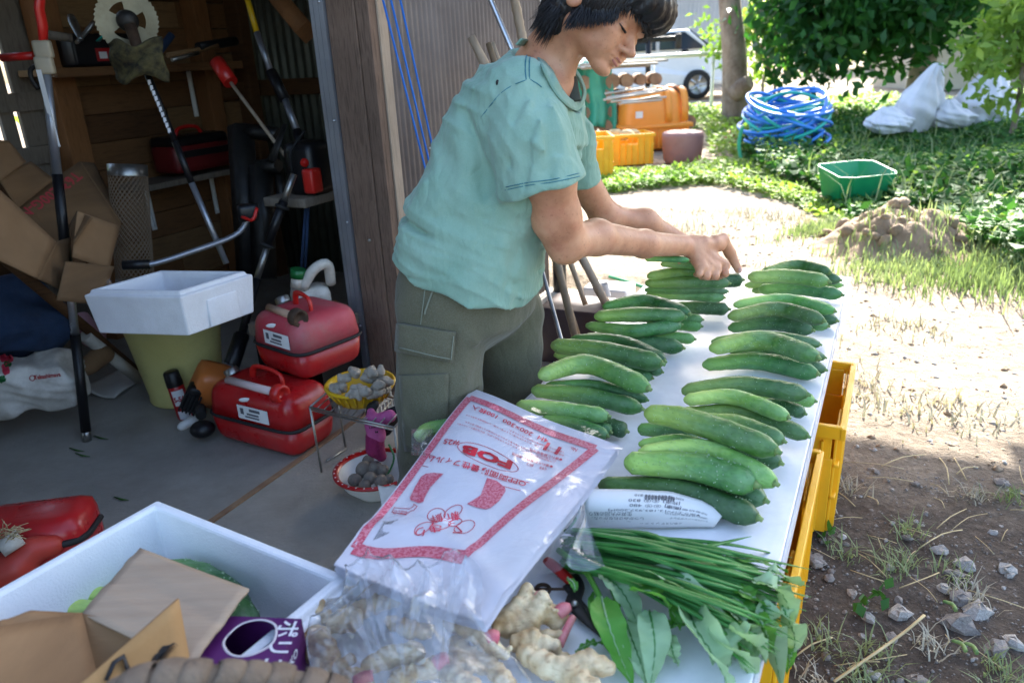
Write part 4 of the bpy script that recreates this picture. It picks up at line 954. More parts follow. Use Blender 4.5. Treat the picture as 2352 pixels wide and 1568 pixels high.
for i in range(320):       # near side and far side, in front of the ear
    sg = 1 if i % 4 else -1; f = rq.uniform(0.012, 0.085); lock((f, sg * (0.100 - f * 0.32), rq.uniform(-0.098, -0.075) + 1.15 * max(0, f - 0.02)), 0.0062)
for i in range(280):      # behind the ear and nape
    an = rq.uniform(0.15, math.pi - 0.15); lock((-0.022 - 0.066 * math.sin(an), 0.074 * math.cos(an), rq.uniform(-0.128, -0.09)), 0.0056, root=(rq.uniform(-0.11, -0.04), rq.uniform(-0.03, 0.03), 0.12))
for i in range(130):
    sg = 1 if i % 4 else -1; f = rq.uniform(-0.070, -0.022); lock((f, sg * rq.uniform(0.068, 0.08), rq.uniform(-0.115, -0.07)), 0.0055)
for i in range(120): lock((rq.uniform(-.05, -.015), rq.uniform(.05, .072), rq.uniform(-.150, -.105)), 0.0055, root=(-.05, .06, .09))
o = q.build('hair_locks', 'hair', woman, kind='stuff')
# ------------------------------------------------------------------ crates under the table (outer side)
for lbl, p0, p1, zt in (('scuffed yellow harvest crate under the outer table edge, beyond the grey leg', (1950, 890), (1888, 1230), None),):
    pass
ca = T(0.62, 0.30, -ZT)
c1 = crate('scuffed yellow harvest crate under the table, beyond the grey leg', T(0.80, 0.20, -ZT), 0.50, 0.40, 0.285, 'crate_yellow', 'yellow crates under the table', yaw)
c2 = crate('yellow harvest crate under the table, on the near side of the grey leg', T(1.42, 0.235, -ZT), 0.50, 0.52, 0.30, 'crate_yellow', 'yellow crates under the table', yaw)

# ------------------------------------------------------------------ foam box beside the table, with its contents
def foam_box(label, corners, zr, depth, m, wall=0.03, notch=None, bottom=0.02):
    """open foam box: corners of the rim in order, rim height zr"""
    c = [Vector((p.x, p.y, zr)) for p in corners]; ce = sum(c, Vector()) / 4
    o = thing('foam_box', label, 'box', (ce.x, ce.y, zr - depth))
    def ins(i, d, z):
        a, b, e = c[i - 1], c[i], c[(i + 1) % 4]; v1 = (a - b).normalized(); v2 = (e - b).normalized(); s_ = 1 / max(0.3, math.sqrt(1 - v1.dot(v2) ** 2))
        p = b + (v1 + v2) * d * s_; return Vector((p.x, p.y, z))
    tap = 0.009
    out_t = [ins(i, 0, zr - 0.012) for i in range(4)]; out_b = [ins(i, tap, zr - depth) for i in range(4)]
    lip0 = [ins(i, 0.010, zr - 0.012) for i in range(4)]; lip1 = [ins(i, 0.011, zr) for i in range(4)]; lip2 = [ins(i, wall, zr) for i in range(4)]
    in_b = [ins(i, wall + tap, zr - depth + bottom) for i in range(4)]
    rings = [out_b, out_t, lip0, lip1, lip2, in_b]; q = MB()
    vs = [p for r in rings for p in r]; fs = [(k * 4 + i, k * 4 + (i + 1) % 4, (k + 1) * 4 + (i + 1) % 4, (k + 1) * 4 + i) for k in range(5) for i in range(4)] + [(3, 2, 1, 0), (20, 21, 22, 23)]
    q.add(vs, fs); q.build('box_body', m, o, bev=0.006)
    return o, ins
zr = 0.44
fb = [P(365, 1136, zr), P(-75, 1345, zr)]
e1 = (P(760, 1290, zr) - fb[0]); e2 = fb[1] - fb[0]; e1 = e1.normalized() * 0.46; e2 = (e2 - e1.normalized() * e2.dot(e1.normalized())).normalized() * 0.36
foam1, insf = foam_box('big white foam box in the near corner holding cardboard and cucumbers', [fb[0], fb[0] + e2, fb[0] + e2 + e1, fb[0] + e1], zr, 0.23, 'foam', 0.028)
q = MB(); ce = fb[0] + (e1 + e2) / 2; q.box((ce.x, ce.y, 0.105), (0.34, 0.30, 0.206), rotz(math.atan2(e1.y, e1.x)), bev=0.006)
tag(q.build('box_stand', 'wood_grey'), 'wooden block standing under the big foam box', 'stand')
zc = zr - 0.10
cucumber('dark cucumber end against the far wall of the big foam box', [(330, 1320), (450, 1335), (535, 1400)], 80, zc + 0.03, 'cucumber_dark', group='cucumbers in the foam box')
cucumber('long dark cucumber behind the brown card in the big foam box', [(400, 1330), (500, 1350), (570, 1450)], 70, zc + 0.01, 'cucumber_dark', group='cucumbers in the foam box')
cucumber('small pale cucumber end nearest the cardboard in the big foam box', [(128, 1402), (200, 1398), (330, 1420)], 36, zc + 0.01, 'cucumber_pale', group='cucumbers in the foam box')
cucumber('middle pale cucumber end beside the brown card in the big foam box', [(177, 1374), (240, 1368), (360, 1390)], 36, zc + 0.01, 'cucumber_pale', group='cucumbers in the foam box')
cucumber('third pale cucumber end half behind the brown card', [(225, 1348), (290, 1345), (380, 1370)], 30, zc + 0.01, 'cucumber_pale', group='cucumbers in the foam box')

# cardboard carton with open flaps in front of the foam box
def sheet(o, name, quad, m, th=0.004, n=9, wav=0.0, seed=0):
    a, b, c, d = quad; nn = (b - a).cross(d - a).normalized()
    q = MB(); q.grid(lambda s, t: (a.lerp(b, s)).lerp(d.lerp(c, s), t) + nn * wav * (math.sin(s * 13 + seed) * 0.5 + math.sin(s * 29 + t * 5 + seed) * 0.3), n, n)
    return q.build(name, m, o, solid=th)
carton = thing('cardboard_carton', 'opened brown cardboard carton with torn flaps in the foam box corner', 'carton', P(230, 1560, 0.3))
A, B = Q(188, 1408, 0.80), Q(322, 1259, 0.93)
Cc, Dd = Q(572, 1352, 0.83), Q(440, 1530, 0.70)
sheet(carton, 'carton_flap', [A, B, Cc, Dd], 'cardboard_pale', 0.004, 16, 0.0025, 1)
sheet(carton, 'carton_flap', [Q(150, 1600, 0.62), Q(409, 1374, 0.74), Q(450, 1600, 0.70), Q(250, 1760, 0.60)], 'cardboard_ochre', 0.005, 8, 0.0008, 2)
sheet(carton, 'carton_wall', [A, Q(300, 1430, 0.78), Q(330, 1640, 0.72), Q(200, 1640, 0.70)], 'cardboard', 0.004)
sheet(carton, 'carton_wall', [Q(-40, 1440, 0.74), Q(70, 1403, 0.78), A, Q(-60, 1640, 0.66)], 'cardboard', 0.004, 9, 0.003)
sheet(carton, 'carton_wall', [Q(-60, 1450, 0.72), A, Q(260, 1700, 0.64), Q(-60, 1700, 0.62)], 'cardboard', 0.004)
fo = Q(250, 1600, 0.70)
def onflap(x, y): return H(x, y, Q(409, 1374, 0.735), (Q(150, 1600, 0.615) - Q(409, 1374, 0.735)).cross(Q(450, 1600, 0.695) - Q(409, 1374, 0.735)))
q = MB(); q.tube([onflap(243, 1562), onflap(262, 1520), onflap(284, 1506), onflap(292, 1530), onflap(300, 1548)], 0.0032, 6, flat=0.3)
for k in range(9):
    t = k / 8; q.tube(curve([onflap(346 + 30 * t, 1535 - 36 * t), onflap(352 + 34 * t, 1510 - 30 * t + 6 * math.sin(k)), onflap(366 + 34 * t, 1500 - 24 * t), onflap(372 + 36 * t, 1522 - 40 * t)], 10), 0.0011, 5, flat=0.3)
q.build('printed_mark', 'print_black', carton, kind='stuff')

# purple box
pz = ZT + 0.09
pb = thing('purple_box', 'purple printed box with a round torn opening and white letters', 'box', P(600, 1480, ZT))
pa, pb_, pc = P(450, 1500, pz), P(698, 1418, pz), P(505, 1412, pz)
px_, py_ = P(690, 1420, pz), P(520, 1412, pz)
ex = (P(692, 1421, pz) - P(470, 1412, pz)); ey = (P(655, 1510, pz) - P(692, 1421, pz))
ex.z = ey.z = 0
org = P(692, 1421, pz)                                     # far outer corner of the lid
exn = ex.normalized(); eyn = (ey - exn * ey.dot(exn)).normalized(); PLx, PLy, PLz = 0.20, 0.15, 0.085
def PB(a, b, z=0.0): return org - exn * a + eyn * b + Vector((0, 0, z))
mat('purple', '4a1752', '561d5e', 4, 0.45); mat('card_edge', 'c9c2c6')
oc = H(576, 1464, org, (0, 0, 1)); od = oc - org; oa, ob_ = -od.dot(exn), od.dot(eyn); orr = 0.031
q = MB(); n = 40; vs = []
for k in range(n):
    an = 2 * math.pi * k / n; vs.append(PB(oa + orr * (1 + 0.03 * math.sin(5 * an)) * math.cos(an), ob_ + orr * math.sin(an)))
for k in range(n):
    an = 2 * math.pi * k / n; c_, s_ = math.cos(an), math.sin(an); t = min(((PLx - oa) / c_ if c_ > 0 else -oa / c_) if abs(c_) > 1e-6 else 9, ((PLy - ob_) / s_ if s_ > 0 else -ob_ / s_) if abs(s_) > 1e-6 else 9)
    vs.append(PB(oa + t * c_, ob_ + t * s_))
vs += [PB(PLx, PLy), PB(0, PLy), PB(0, 0), PB(PLx, 0)]
q.add(vs, [(k, (k + 1) % n, n + (k + 1) % n, n + k) for k in range(n)])
def angidx(a, b): return math.atan2(b - ob_, a - oa) % (2 * math.pi)
for ci, (a, b) in enumerate([(PLx, PLy), (0, PLy), (0, 0), (PLx, 0)]):
    k = int(angidx(a, b) / (2 * math.pi) * n); q.add([vs[n + k], vs[2 * n + ci], vs[n + (k + 1) % n]], [(0, 1, 2)])
q.build('lid', 'purple', pb, solid=0.0012)
q = MB(); q.tube([PB(oa + orr * (1.02 + 0.03 * math.sin(5 * a)) * math.cos(a), ob_ + orr * 1.02 * math.sin(a), 0.0006) for a in [i * 2 * math.pi / 40 for i in range(41)]], 0.0017, 6, flat=0.4); q.build('torn_edge', 'card_edge', pb)
q = MB()
for a, b in (((0, 0), (0, PLy)), ((PLx, 0), (0, 0)), ((PLx, PLy), (PLx, 0)), ((0, PLy), (PLx, PLy))): q.add([PB(*a), PB(*b), PB(*b, -PLz), PB(*a, -PLz)], [(0, 1, 2, 3)])
q.add([PB(0, 0, -PLz), PB(PLx, 0, -PLz), PB(PLx, PLy, -PLz), PB(0, PLy, -PLz)], [(0, 1, 2, 3)]); q.build('box_body', 'purple', pb, solid=0.0012)
def pbtext(body, size, x0, y0, x1, y1, m, nm='lettering', zz=0.0008):
    a, b = H(x0, y0, org, (0, 0, 1)), H(x1, y1, org, (0, 0, 1)); e = (b - a).normalized(); text(body, size, a + Vector((0, 0, zz)), e, Vector((-e.y, e.x, 0)), m, pb, nm, bold=0.0005)
pbtext('ポリエチレ', 0.032, 650, 1425, 606, 1520, 'print_white')
q = Vector(PB(0.0, 0.035, -0.035)); text('HEIKO', 0.016, PB(-0.0015, 0.075, -0.03), (PB(0, 0, 0) - PB(0, 1, 0)).normalized(), Vector((0, 0, 1)), 'print_white', pb, bold=0.0004)
q = MB(); q.box(PB(0.16, 0.14, 0.001), (0.018, 0.012, 0.002), rotz(0.6)); q.build('yellow_label', 'basket_yellow', pb)

# woven bark handle of the basket at the very front
bh = thing('bark_basket', 'rim of a coarse basket wrapped with grey bark strips', 'basket', Q(520, 1600, 0.55))
ctr = curve([Q(180, 1660, 0.52), Q(330, 1568, 0.54), Q(470, 1552, 0.56), Q(620, 1556, 0.59), Q(760, 1585, 0.61), Q(830, 1640, 0.62)], 40)
q = MB(); q.tube(ctr, 0.011, 10); q.build('rim_core', 'bark', bh)
for i in range(11):
    k = 2 + i * 3.4; p = ctr[min(38, int(k))]; t = (ctr[min(39, int(k) + 1)] - ctr[int(k) - 1]).normalized(); b = t.cross(Vector((0, 0, 1))).normalized(); u_ = b.cross(t)
    q = MB()
    q.grid(lambda s, w: p + t * ((w - 0.5) * 0.026 + (s - 0.5) * 0.024) + (b * math.cos(s * 5.6) + u_ * math.sin(s * 5.6)) * (0.0135 + 0.0022 * math.sin(w * math.pi) + 0.001 * math.sin(s * 14 + i)), 22, 5)
    q.build('bark_strip', 'bark', bh, solid=0.0016)
q = MB(); q.grid(lambda s, w: Vector(Q(140 + 700 * s, 1600 + 260 * w, 0.56 + 0.06 * s - 0.02 * w)), 24, 8); q.build('basket_side', 'bark', bh, solid=0.01)

# ------------------------------------------------------------------ ginger roots
def ginger_mat(name, a, b, tip, sc=1.0):
    s = NT(name); c = s.ramp(s.noise(28 * sc, 5), [(0.3, hx(a)), (0.65, hx(b))])
    c = s.mix(s.ramp(s.noise(13 * sc, 5, (1, 1, 1), 0.7), [(0.5, 0.0), (0.72, 0.75)]), c, hx('65482c'))
    wv = s.noise(60 * sc, 2, (1, 1, 5)); c = s.mix(s.ramp(wv, [(0.58, 0.0), (0.68, 0.5)]), c, hx('7a5a38')); c = s.mix(s.ramp(s.noise(17 * sc, 3), [(0.62, 0.0), (0.72, 0.8)]), c, hx('3b332c'))
    return s.done(s.bsdf(c, 0.5, 0, 0.4, s.noise(90 * sc, 4), 0.3, 0.004, Subsurface_Weight=0.06, Subsurface_Scale=0.006))
ginger_mat('ginger', 'b08f5e', 'd8c8a4', None); mat('ginger_pink', 'b5485a', 'cf8a86', 40, 0.45); mat('taro', '6f675e', '8d857a', 30, 0.9, bump=0.6, bscale=90, dirt='4f4840', dscale=20, damt=0.6); mat('dry_ginger', '948a7c', 'b3aa9b', 26, 0.85, bump=0.5, bscale=90, dirt='5c5247', dscale=14, damt=0.6)
def knobby(name, segs, m, vox=0.003, parent=None, k=0.008, rings=0.002, mi=None):
    """segs: list of (a, b, ra, rb)"""
    P0 = np.array([s[0] for s in segs] + [s[1] for s in segs]); mr = max(max(s[2], s[3]) for s in segs) + 0.012
    def fn(X):
        d = None
        for i, (a, b, ra, rb) in enumerate(segs):
            a_, b_ = np.array(a), np.array(b); L = np.linalg.norm(b_ - a_) + 1e-9; t = ((X - a_) @ (b_ - a_)) / L
            e = cap(X, a_, b_, ra, rb) - rings * np.sin(t * 420) * 0.6 - 0.0012 * np.sin(X[:, 0] * 190 + i) * np.sin(X[:, 1] * 170) * np.sin(X[:, 2] * 180)
            d = e if d is None else smin(d, e, k)
        return d
    return link_sdf(name, fn, tuple(P0.min(0) - mr), tuple(P0.max(0) + mr), vox, m, parent, 1, mi)
def zr4(x, y): return 631.6 + x / 3.197, 1077.8 + y / 3.197
def root(label, pieces, pinks=(), grp='fresh ginger roots on the table', dz=0.0, scale=1.0):
    """pieces: zoomed pixel points a, b, radii in px, height of the centre"""
    segs = []
    for (x0, y0), (x1, y1), r0, r1, z0, z1 in pieces:
        a, b = P(*zr4(x0, y0), ZT + z0), P(*zr4(x1, y1), ZT + z1); kk = (a - Vector((0, 0, HC))).length / FPX / 3.197
        segs.append((tuple(a), tuple(b), r0 * kk, r1 * kk))
    q_ = random.Random(len(label)); 
    for a, b, ra, rb in list(segs):
        for _ in range(3):
            t = q_.random(); p = Vector(a).lerp(Vector(b), t); d = Vector((q_.uniform(-1, 1), q_.uniform(-1, 1), q_.uniform(-.1, 1))).normalized(); segs.append((tuple(p), tuple(p + d * ra * 1.02), ra * .5, ra * q_.uniform(.12, .34)))
    o = knobby('ginger_root', segs, 'ginger', k=0.005); tag(o, label, 'ginger root', grp)
    for (x0, y0), (x1, y1), r0, r1, z0, z1 in pinks:
        a, b = P(*zr4(x0, y0), ZT + z0), P(*zr4(x1, y1), ZT + z1); kk = (a - Vector((0, 0, HC))).length / FPX / 3.197
        q = MB(); q.tube(curve([a, a.lerp(b, 0.5) + Vector((0, 0, 0.002)), b], 8), [r0 * kk * (1 - (i / 7) ** 3) + r1 * kk * (i / 7) ** 3 for i in range(8)], 10); q.build('pink_shoot', 'ginger_pink', o)
    return o
root('knobbly ginger root with pink shoots beside the corner of the bag pack', [((1700, 1130), (1760, 1050), 95, 75, .035, .04), ((1740, 1060), (1850, 870), 60, 36, .045, .06), ((1880, 1080), (1930, 960), 95, 62, .035, .045), ((1930, 1020), (1970, 930), 62, 45, .045, .055), ((2020, 1060), (2090, 1040), 75, 48, .03, .035), ((2060, 1140), (2130, 1090), 42, 30, .02, .025), ((1990, 1210), (2110, 1215), 45, 18, .02, .02), ((1760, 1160), (1850, 1150), 70, 60, .03, .03), ((1640, 1130), (1620, 1190), 45, 25, .04, .04)],
     [((1940, 940), (1975, 940), 46, 26, .05, .052), ((2080, 1050), (2170, 1010), 50, 28, .035, .04), ((2090, 1290), (2190, 1080), 30, 26, .015, .03)])
root('long ginger root lying toward the near edge with a grey bruise', [((1800, 1270), (1880, 1260), 72, 85, .03, .03), ((1890, 1280), (2040, 1300), 85, 62, .03, .03), ((2040, 1370), (2150, 1370), 45, 22, .02, .02), ((1850, 1360), (1990, 1440), 72, 80, .03, .03), ((1990, 1440), (2160, 1480), 82, 85, .03, .03), ((2160, 1470), (2300, 1420), 85, 90, .03, .03), ((2300, 1420), (2430, 1450), 80, 62, .03, .03), ((2160, 1500), (2340, 1620), 78, 70, .03, .03)])
root('ginger finger with a cut pale end inside the clear bag', [((1290, 1130), (1420, 1170), 55, 62, .055, .055), ((1420, 1170), (1580, 1260), 66, 62, .055, .055), ((1560, 1290), (1680, 1360), 70, 32, .045, .04)], [((1570, 1250), (1630, 1240), 62, 52, .057, .057)], 'ginger roots inside the clear bag')
root('round brown ginger lump at the purple box inside the clear bag', [((300, 1250), (340, 1330), 95, 105, .04, .035), ((330, 1060), (380, 980), 75, 60, .05, .05), ((400, 1400), (330, 1420), 85, 70, .03, .03), ((460, 1120), (560, 1100), 75, 85, .045, .045)], (), 'ginger roots inside the clear bag')
root('ginger root with a white cut end in the middle of the clear bag', [((860, 1120), (990, 1170), 52, 62, .05, .05), ((720, 1000), (880, 950), 62, 52, .05, .055), ((560, 1050), (720, 1000), 70, 62, .04, .045), ((990, 1170), (1120, 1190), 60, 50, .05, .045)], (), 'ginger roots inside the clear bag')
root('lowest ginger root of the clear bag with a pink stalk', [((470, 1450), (560, 1390), 48, 40, .03, .035), ((560, 1520), (660, 1560), 66, 60, .03, .03), ((820, 1380), (1020, 1340), 70, 75, .035, .035), ((700, 1430), (840, 1380), 60, 66, .03, .03)], [((590, 1560), (720, 1510), 44, 36, .035, .04)], 'ginger roots inside the clear bag')
root('cluster of ginger fingers at the near end of the clear bag', [((1340, 1290), (1400, 1380), 70, 75, .04, .035), ((1400, 1400), (1560, 1420), 75, 70, .035, .03), ((1560, 1420), (1700, 1560), 66, 62, .03, .03), ((1250, 1440), (1120, 1480), 75, 62, .03, .03), ((1300, 1520), (1450, 1600), 80, 72, .03, .03), ((1000, 1500), (900, 1560), 62, 70, .03, .03)], [((1180, 1430), (1270, 1380), 50, 40, .04, .045)], 'ginger roots inside the clear bag')

# ------------------------------------------------------------------ pack of printed bags
film('film_clear', (0.985, 0.99, 1.0), 0.93, 0.05, 0.5, 16); film('film_pack', (0.99, 0.99, 1.0), 0.95, 0.08, 0.35, 9); film('film_soft', (0.97, 0.98, 0.99), 0.86, 0.12, 0.25, 12, 1.25, 0.07)
s = NT('bag_sheets'); s.done(s.bsdf(s.ramp(s.noise(5, 3), [(0.3, hx('dedee6')), (0.7, hx('ececf0'))]), 0.25, 0, 0.5, s.noise(9, 3, (1, 1, 1), 0.5, 1.0), 0.25, 0.02))
mat('print_halftone', 'd7627a', 'e08c9e', 200, 0.4)
pack = thing('bag_pack', 'pack of clear plastic bags printed in red, lying on the table', 'bag pack', P(1080, 1180, ZT + 0.08))
K = [Q(1086, 892, P(1086, 892, .455).y), P(1422, 1024, .45), P(1117, 1432, .455), P(768, 1296, .47)]
K = [P(1086, 892, .455), P(1422, 1024, .45), P(1117, 1432, .455), P(768, 1296, .462)]
def pk(s_, t, up=0.0):
    p = (K[0].lerp(K[1], s_)).lerp(K[3].lerp(K[2], s_), t)
    w = 0.003 * math.sin(s_ * 5.0 + t * 3) + 0.0035 * math.sin(t * 7.3 - s_ * 4) + 0.002 * math.sin(9 * s_ - 2 * t)
    w += (0.006 * math.exp(-((t - 0.86 + 0.10 * math.sin(3.6 * s_)) / 0.035) ** 2))
    return p + Vector((0, 0, w + up))
q = MB(); N_ = 34
q.grid(lambda s_, t: pk(s_, t), N_, N_)
for i in range(9):
    dz = -0.0018 * (i + 1); o_ = rnd.uniform(-0.006, 0.006)
    q.grid(lambda s_, t: pk(s_ * (1 + 0.004 * math.sin(i * 2.1)) + o_ * 0.3, t * (1 + 0.004 * math.cos(i * 1.7)) + o_ * 0.3, dz), 9, 9)
q.build('bag_stack', 'bag_sheets', pack)
def pks(x, y, up=0.0016):
    """print placed by where it sits on the sheet"""
    p = H(x, y, K[0], (K[1] - K[0]).cross(K[3] - K[0])); A_, B_ = K[1] - K[0], K[3] - K[0]; d = p - K[0]
    m2 = Matrix(((A_.dot(A_), A_.dot(B_)), (A_.dot(B_), B_.dot(B_)))).inverted(); st = m2 @ Vector((d.dot(A_), d.dot(B_)))
    return st.x, st.y
def pp(x, y, up=0.0014): return pk(*pks(x, y), up)
mat('print_band', 'd05068', 'e79aa6', 260, 0.4, lo=0.42, hi=0.58)
CA, CB, CC, CD = (1374, 1034), (1079, 917), (815, 1264), (1117, 1357)
def stripe(name, a, b, w, m, n=26, wav=0.0, up=0.0012):
    (sa, ta), (sb, tb) = pks(*a), pks(*b); L = math.hypot(sb - sa, tb - ta); nx_, ny_ = -(tb - ta) / L * w, (sb - sa) / L * w
    q = MB(); q.grid(lambda s_, t: pk(sa + (sb - sa) * s_ + nx_ * (t - 0.5) , ta + (tb - ta) * s_ + ny_ * (t - 0.5) + wav * math.sin(s_ * 7), up), n, 3); return q.build(name, m, pack)
stripe('printed_border', CA, CB, 0.04, 'print_band'); stripe('printed_border', CB, CC, 0.05, 'print_band'); stripe('printed_border', CC, CD, 0.045, 'print_band', 26, 0.012); stripe('printed_border', CD, CA, 0.05, 'print_band')
def ptext(body, a, b, hpx, m='print_pink', bold=0.0, up=0.0016, shear=0.0):
    """text from pixel a to pixel b along the sheet, letters hpx tall"""
    A_, B_ = pks(*a), pks(*b); W_ = math.hypot((B_[0] - A_[0]) * (K[1] - K[0]).length, (B_[1] - A_[1]) * (K[3] - K[0]).length)
    c = bpy.data.curves.new('t', 'FONT'); c.body = body; c.size = 1.0; o = bpy.data.objects.new('t', c); COL.objects.link(o); dg = bpy.context.evaluated_depsgraph_get(); dg.update(); w0 = max(o.evaluated_get(dg).dimensions.x, 1e-4); bpy.data.objects.remove(o); bpy.data.curves.remove(c)
    ds, dt = (B_[0] - A_[0]) / w0, (B_[1] - A_[1]) / w0; kx, ky = (K[1] - K[0]).length, (K[3] - K[0]).length
    hh = hpx * (pp(*a) - Vector((0, 0, HC))).length / FPX * 2.3
    ux, uy = ds * kx, dt * ky; L = math.hypot(ux, uy); vx, vy = -uy / L * hh / kx, ux / L * hh / ky
    if vy < 0: vx, vy = -vx, -vy
    return text(body, 1.0, None, None, None, m, pack, bold=bold, shear=shear, fn=lambda x, y: pk(A_[0] + ds * x + vx * y, A_[1] + dt * x + vy * y, up))
def z6(x, y): return 861 + x / 4.094, 861 + y / 4.094
mat('print_red2', 'c81f38'); 
ptext('No.', z6(1945, 715), z6(1880, 690), 10, bold=0.01); ptext('11', z6(1835, 715), z6(1700, 660), 24, bold=0.02); ptext('4H  200×300  100枚入', z6(1665, 610), z6(930, 315), 12, bold=0.012)
ptext('FOB', z6(1365, 885), z6(890, 735), 21, 'print_red2', bold=0.055, shear=0.0); ptext('#25', z6(820, 690), z6(670, 640), 13, bold=0.01)
ptext('OPP両面防曇性フィルム', z6(1530, 1112), z6(520, 785), 13, bold=0.012)
ptext('●優れた防曇性と透明性', z6(1750, 905), z6(1340, 775), 6, bold=0.006); ptext('●優れた鮮度保存性', z6(1825, 825), z6(1500, 710), 6, bold=0.006); ptext('《特　長》', z6(1720, 940), z6(1520, 880), 7)
ptext('この商品は両面防曇に加工してありますので外気圧の変化、例えば冷蔵ケースから取り', z6(1760, 860), z6(790, 495), 4); ptext('だした場合等でも、袋の内側も外側も曇りませんので内容物がより鮮明に見えます。', z6(1770, 840), z6(860, 480), 4)
ptext('防曇効果が優れている為、中の水分が水滴にならず薄い水膜になり内容物を水滴から守', z6(1830, 780), z6(870, 410), 4); ptext('り腐敗が少なく商品鮮度の保存性が良くなります。', z6(1830, 745), z6(1290, 540), 4)
ptext('新', zr4(1420, 420), zr4(1325, 440), 17, bold=0.01); ptext('鮮', zr4(1285, 420), zr4(1190, 440), 17, bold=0.01); ptext('く', zr4(1520, 600), zr4(1440, 570), 18, bold=0.01); ptext('っ', zr4(1440, 530), zr4(1370, 520), 14, bold=0.01); ptext('き', zr4(1325, 560), zr4(1235, 540), 15, bold=0.01); ptext('り', zr4(1195, 560), zr4(1115, 545), 13, bold=0.01)
ptext('取出し口', zr4(1000, 350), zr4(890, 318), 8)
ptext('121036', zr4(900, 440), zr4(815, 420), 5, 'print_black')
def outline(name, pts, m='print_pink', r=0.0007): 
    q = MB(); q.tube([pp(*p, 0.0012) for p in pts], r, 5, flat=0.4); return q.build(name, m, pack)
def oval(c, rx, ry, rot=0.35, z=zr4):
    out = []
    for i in range(29):
        a = 2 * math.pi * i / 28; x, y = rx * math.cos(a), ry * math.sin(a); out.append(z(c[0] + x * math.cos(rot) - y * math.sin(rot), c[1] + x * math.sin(rot) + y * math.cos(rot)))
    return outline('printed_ring', out)
oval((1240, 430), 75, 62); oval((1375, 420), 78, 50, -0.5); oval((1150, 545), 78, 42, -0.3); oval((1285, 545), 85, 52, -0.3); oval((1405, 520), 55, 34, -0.2); oval((1490, 575), 85, 62, -0.3)
oval((1110, 845), 330, 85, 0.37, z6)
outline('printed_rule', [z6(1555, 1115), z6(525, 775)]); outline('printed_rule', [z6(1480, 1215), z6(455, 870)]); outline('printed_arrow', [zr4(x, y) for x, y in ((870, 330), (885, 292), (1010, 328), (1045, 310), (1040, 290), (1072, 318), (1045, 350), (1030, 345), (985, 372), (870, 330))])
def blot(pts, name='printed_panel'):
    q = MB(); c = pp(*(sum(p[i] for p in pts) / len(pts) for i in (0, 1)), 0.0012); q.add([c] + [pp(*p, 0.0012) for p in pts], [(0, i + 1, (i + 1) % len(pts) + 1) for i in range(len(pts))]); return q.build(name, 'print_band', pack)
blot([zr4(x, y) for x, y in ((1120, 58), (1180, 62), (1265, 85), (1215, 130), (1165, 180), (1130, 250), (1120, 290), (1080, 292), (1015, 255), (1005, 230), (1040, 150), (1085, 75))])
blot([zr4(x, y) for x, y in ((1610, 140), (1690, 165), (1765, 225), (1775, 260), (1740, 350), (1680, 415), (1640, 425), (1560, 400), (1640, 300))]); blot([zr4(x, y) for x, y in ((1480, 362), (1570, 310), (1615, 240), (1612, 150), (1645, 290), (1565, 400))])
q = MB()
for i in range(15):
    x = 735 + i * 8.5; w_ = (2, 4, 1, 3)[i % 4]; q.poly([pp(*zr4(x, 555 - i * 2), 0.0012), pp(*zr4(x + w_, 555 - i * 2), 0.0012), pp(*zr4(x + w_ + 78, 440 - i * 2), 0.0012), pp(*zr4(x + 78, 440 - i * 2), 0.0012)])
q.build('barcode', 'print_black', pack, kind='stuff')
q = MB(); q.grid(lambda s_, t: pk(-0.03 + 1.06 * s_, -0.03 + 1.07 * t, 0.0035 + 0.003 * math.sin(17 * s_ + 5 * t) * math.sin(11 * t) ), 40, 40); q.build('outer_film', 'film_pack', pack)

# clear bag over the ginger
cb = thing('clear_bag', 'crumpled clear plastic bag lying over the ginger roots', 'plastic bag', P(930, 1440, ZT))
BQ = [P(792, 1290, ZT + 0.125), P(1055, 1280, ZT + 0.14), P(1215, 1600, ZT + 0.06), P(690, 1400, ZT + 0.085)]
def ridged(x, y, k):
    a = abs((math.sin(x * k + 1.7 * math.sin(y * k * 0.4)) + math.sin((x * 0.6 + y) * k * 0.7 + 2)) * 0.5); return 1 - a
def cbf(s_, t):
    p = (BQ[0].lerp(BQ[1], s_)).lerp(P(660, 1600, ZT + 0.05).lerp(BQ[2], s_), t)
    dome = 0.018 * math.sin(math.pi * s_) * math.sin(math.pi * min(1, t * 1.1))
    fan = ridged((s_ - 0.5) * (1.2 - 0.6 * t) * 7 + 0.3 * t, t * 1.1, 2.3) ** 3 * 0.017 + ridged(s_ * 3 + 2, t * 4, 3.1) ** 4 * 0.009 + 0.006 * math.sin(s_ * 31 + t * 9) * math.sin(t * 13)
    return p + Vector((0.012 * math.sin(t * 9), 0.012 * math.sin(s_ * 8 + t), dome + fan - 0.01))
q = MB(); q.grid(cbf, 24, 24, False); q.build('bag_film', 'film_soft', cb)
q = MB(); q.tube([cbf(i / 40, 0.0) for i in range(41)], 0.0012, 5); q.tube([cbf(0.0, i / 40) for i in range(41)], 0.0012, 5); q.build('bag_edge', 'film_soft', cb, kind='stuff')
film('film_glint', (0.97, 0.98, 0.99), 0.86, 0.2, 0.2, 20, 1.0, 0.16)  # whitish fold strips that paint in the bag's white highlights
rq = random.Random(17)
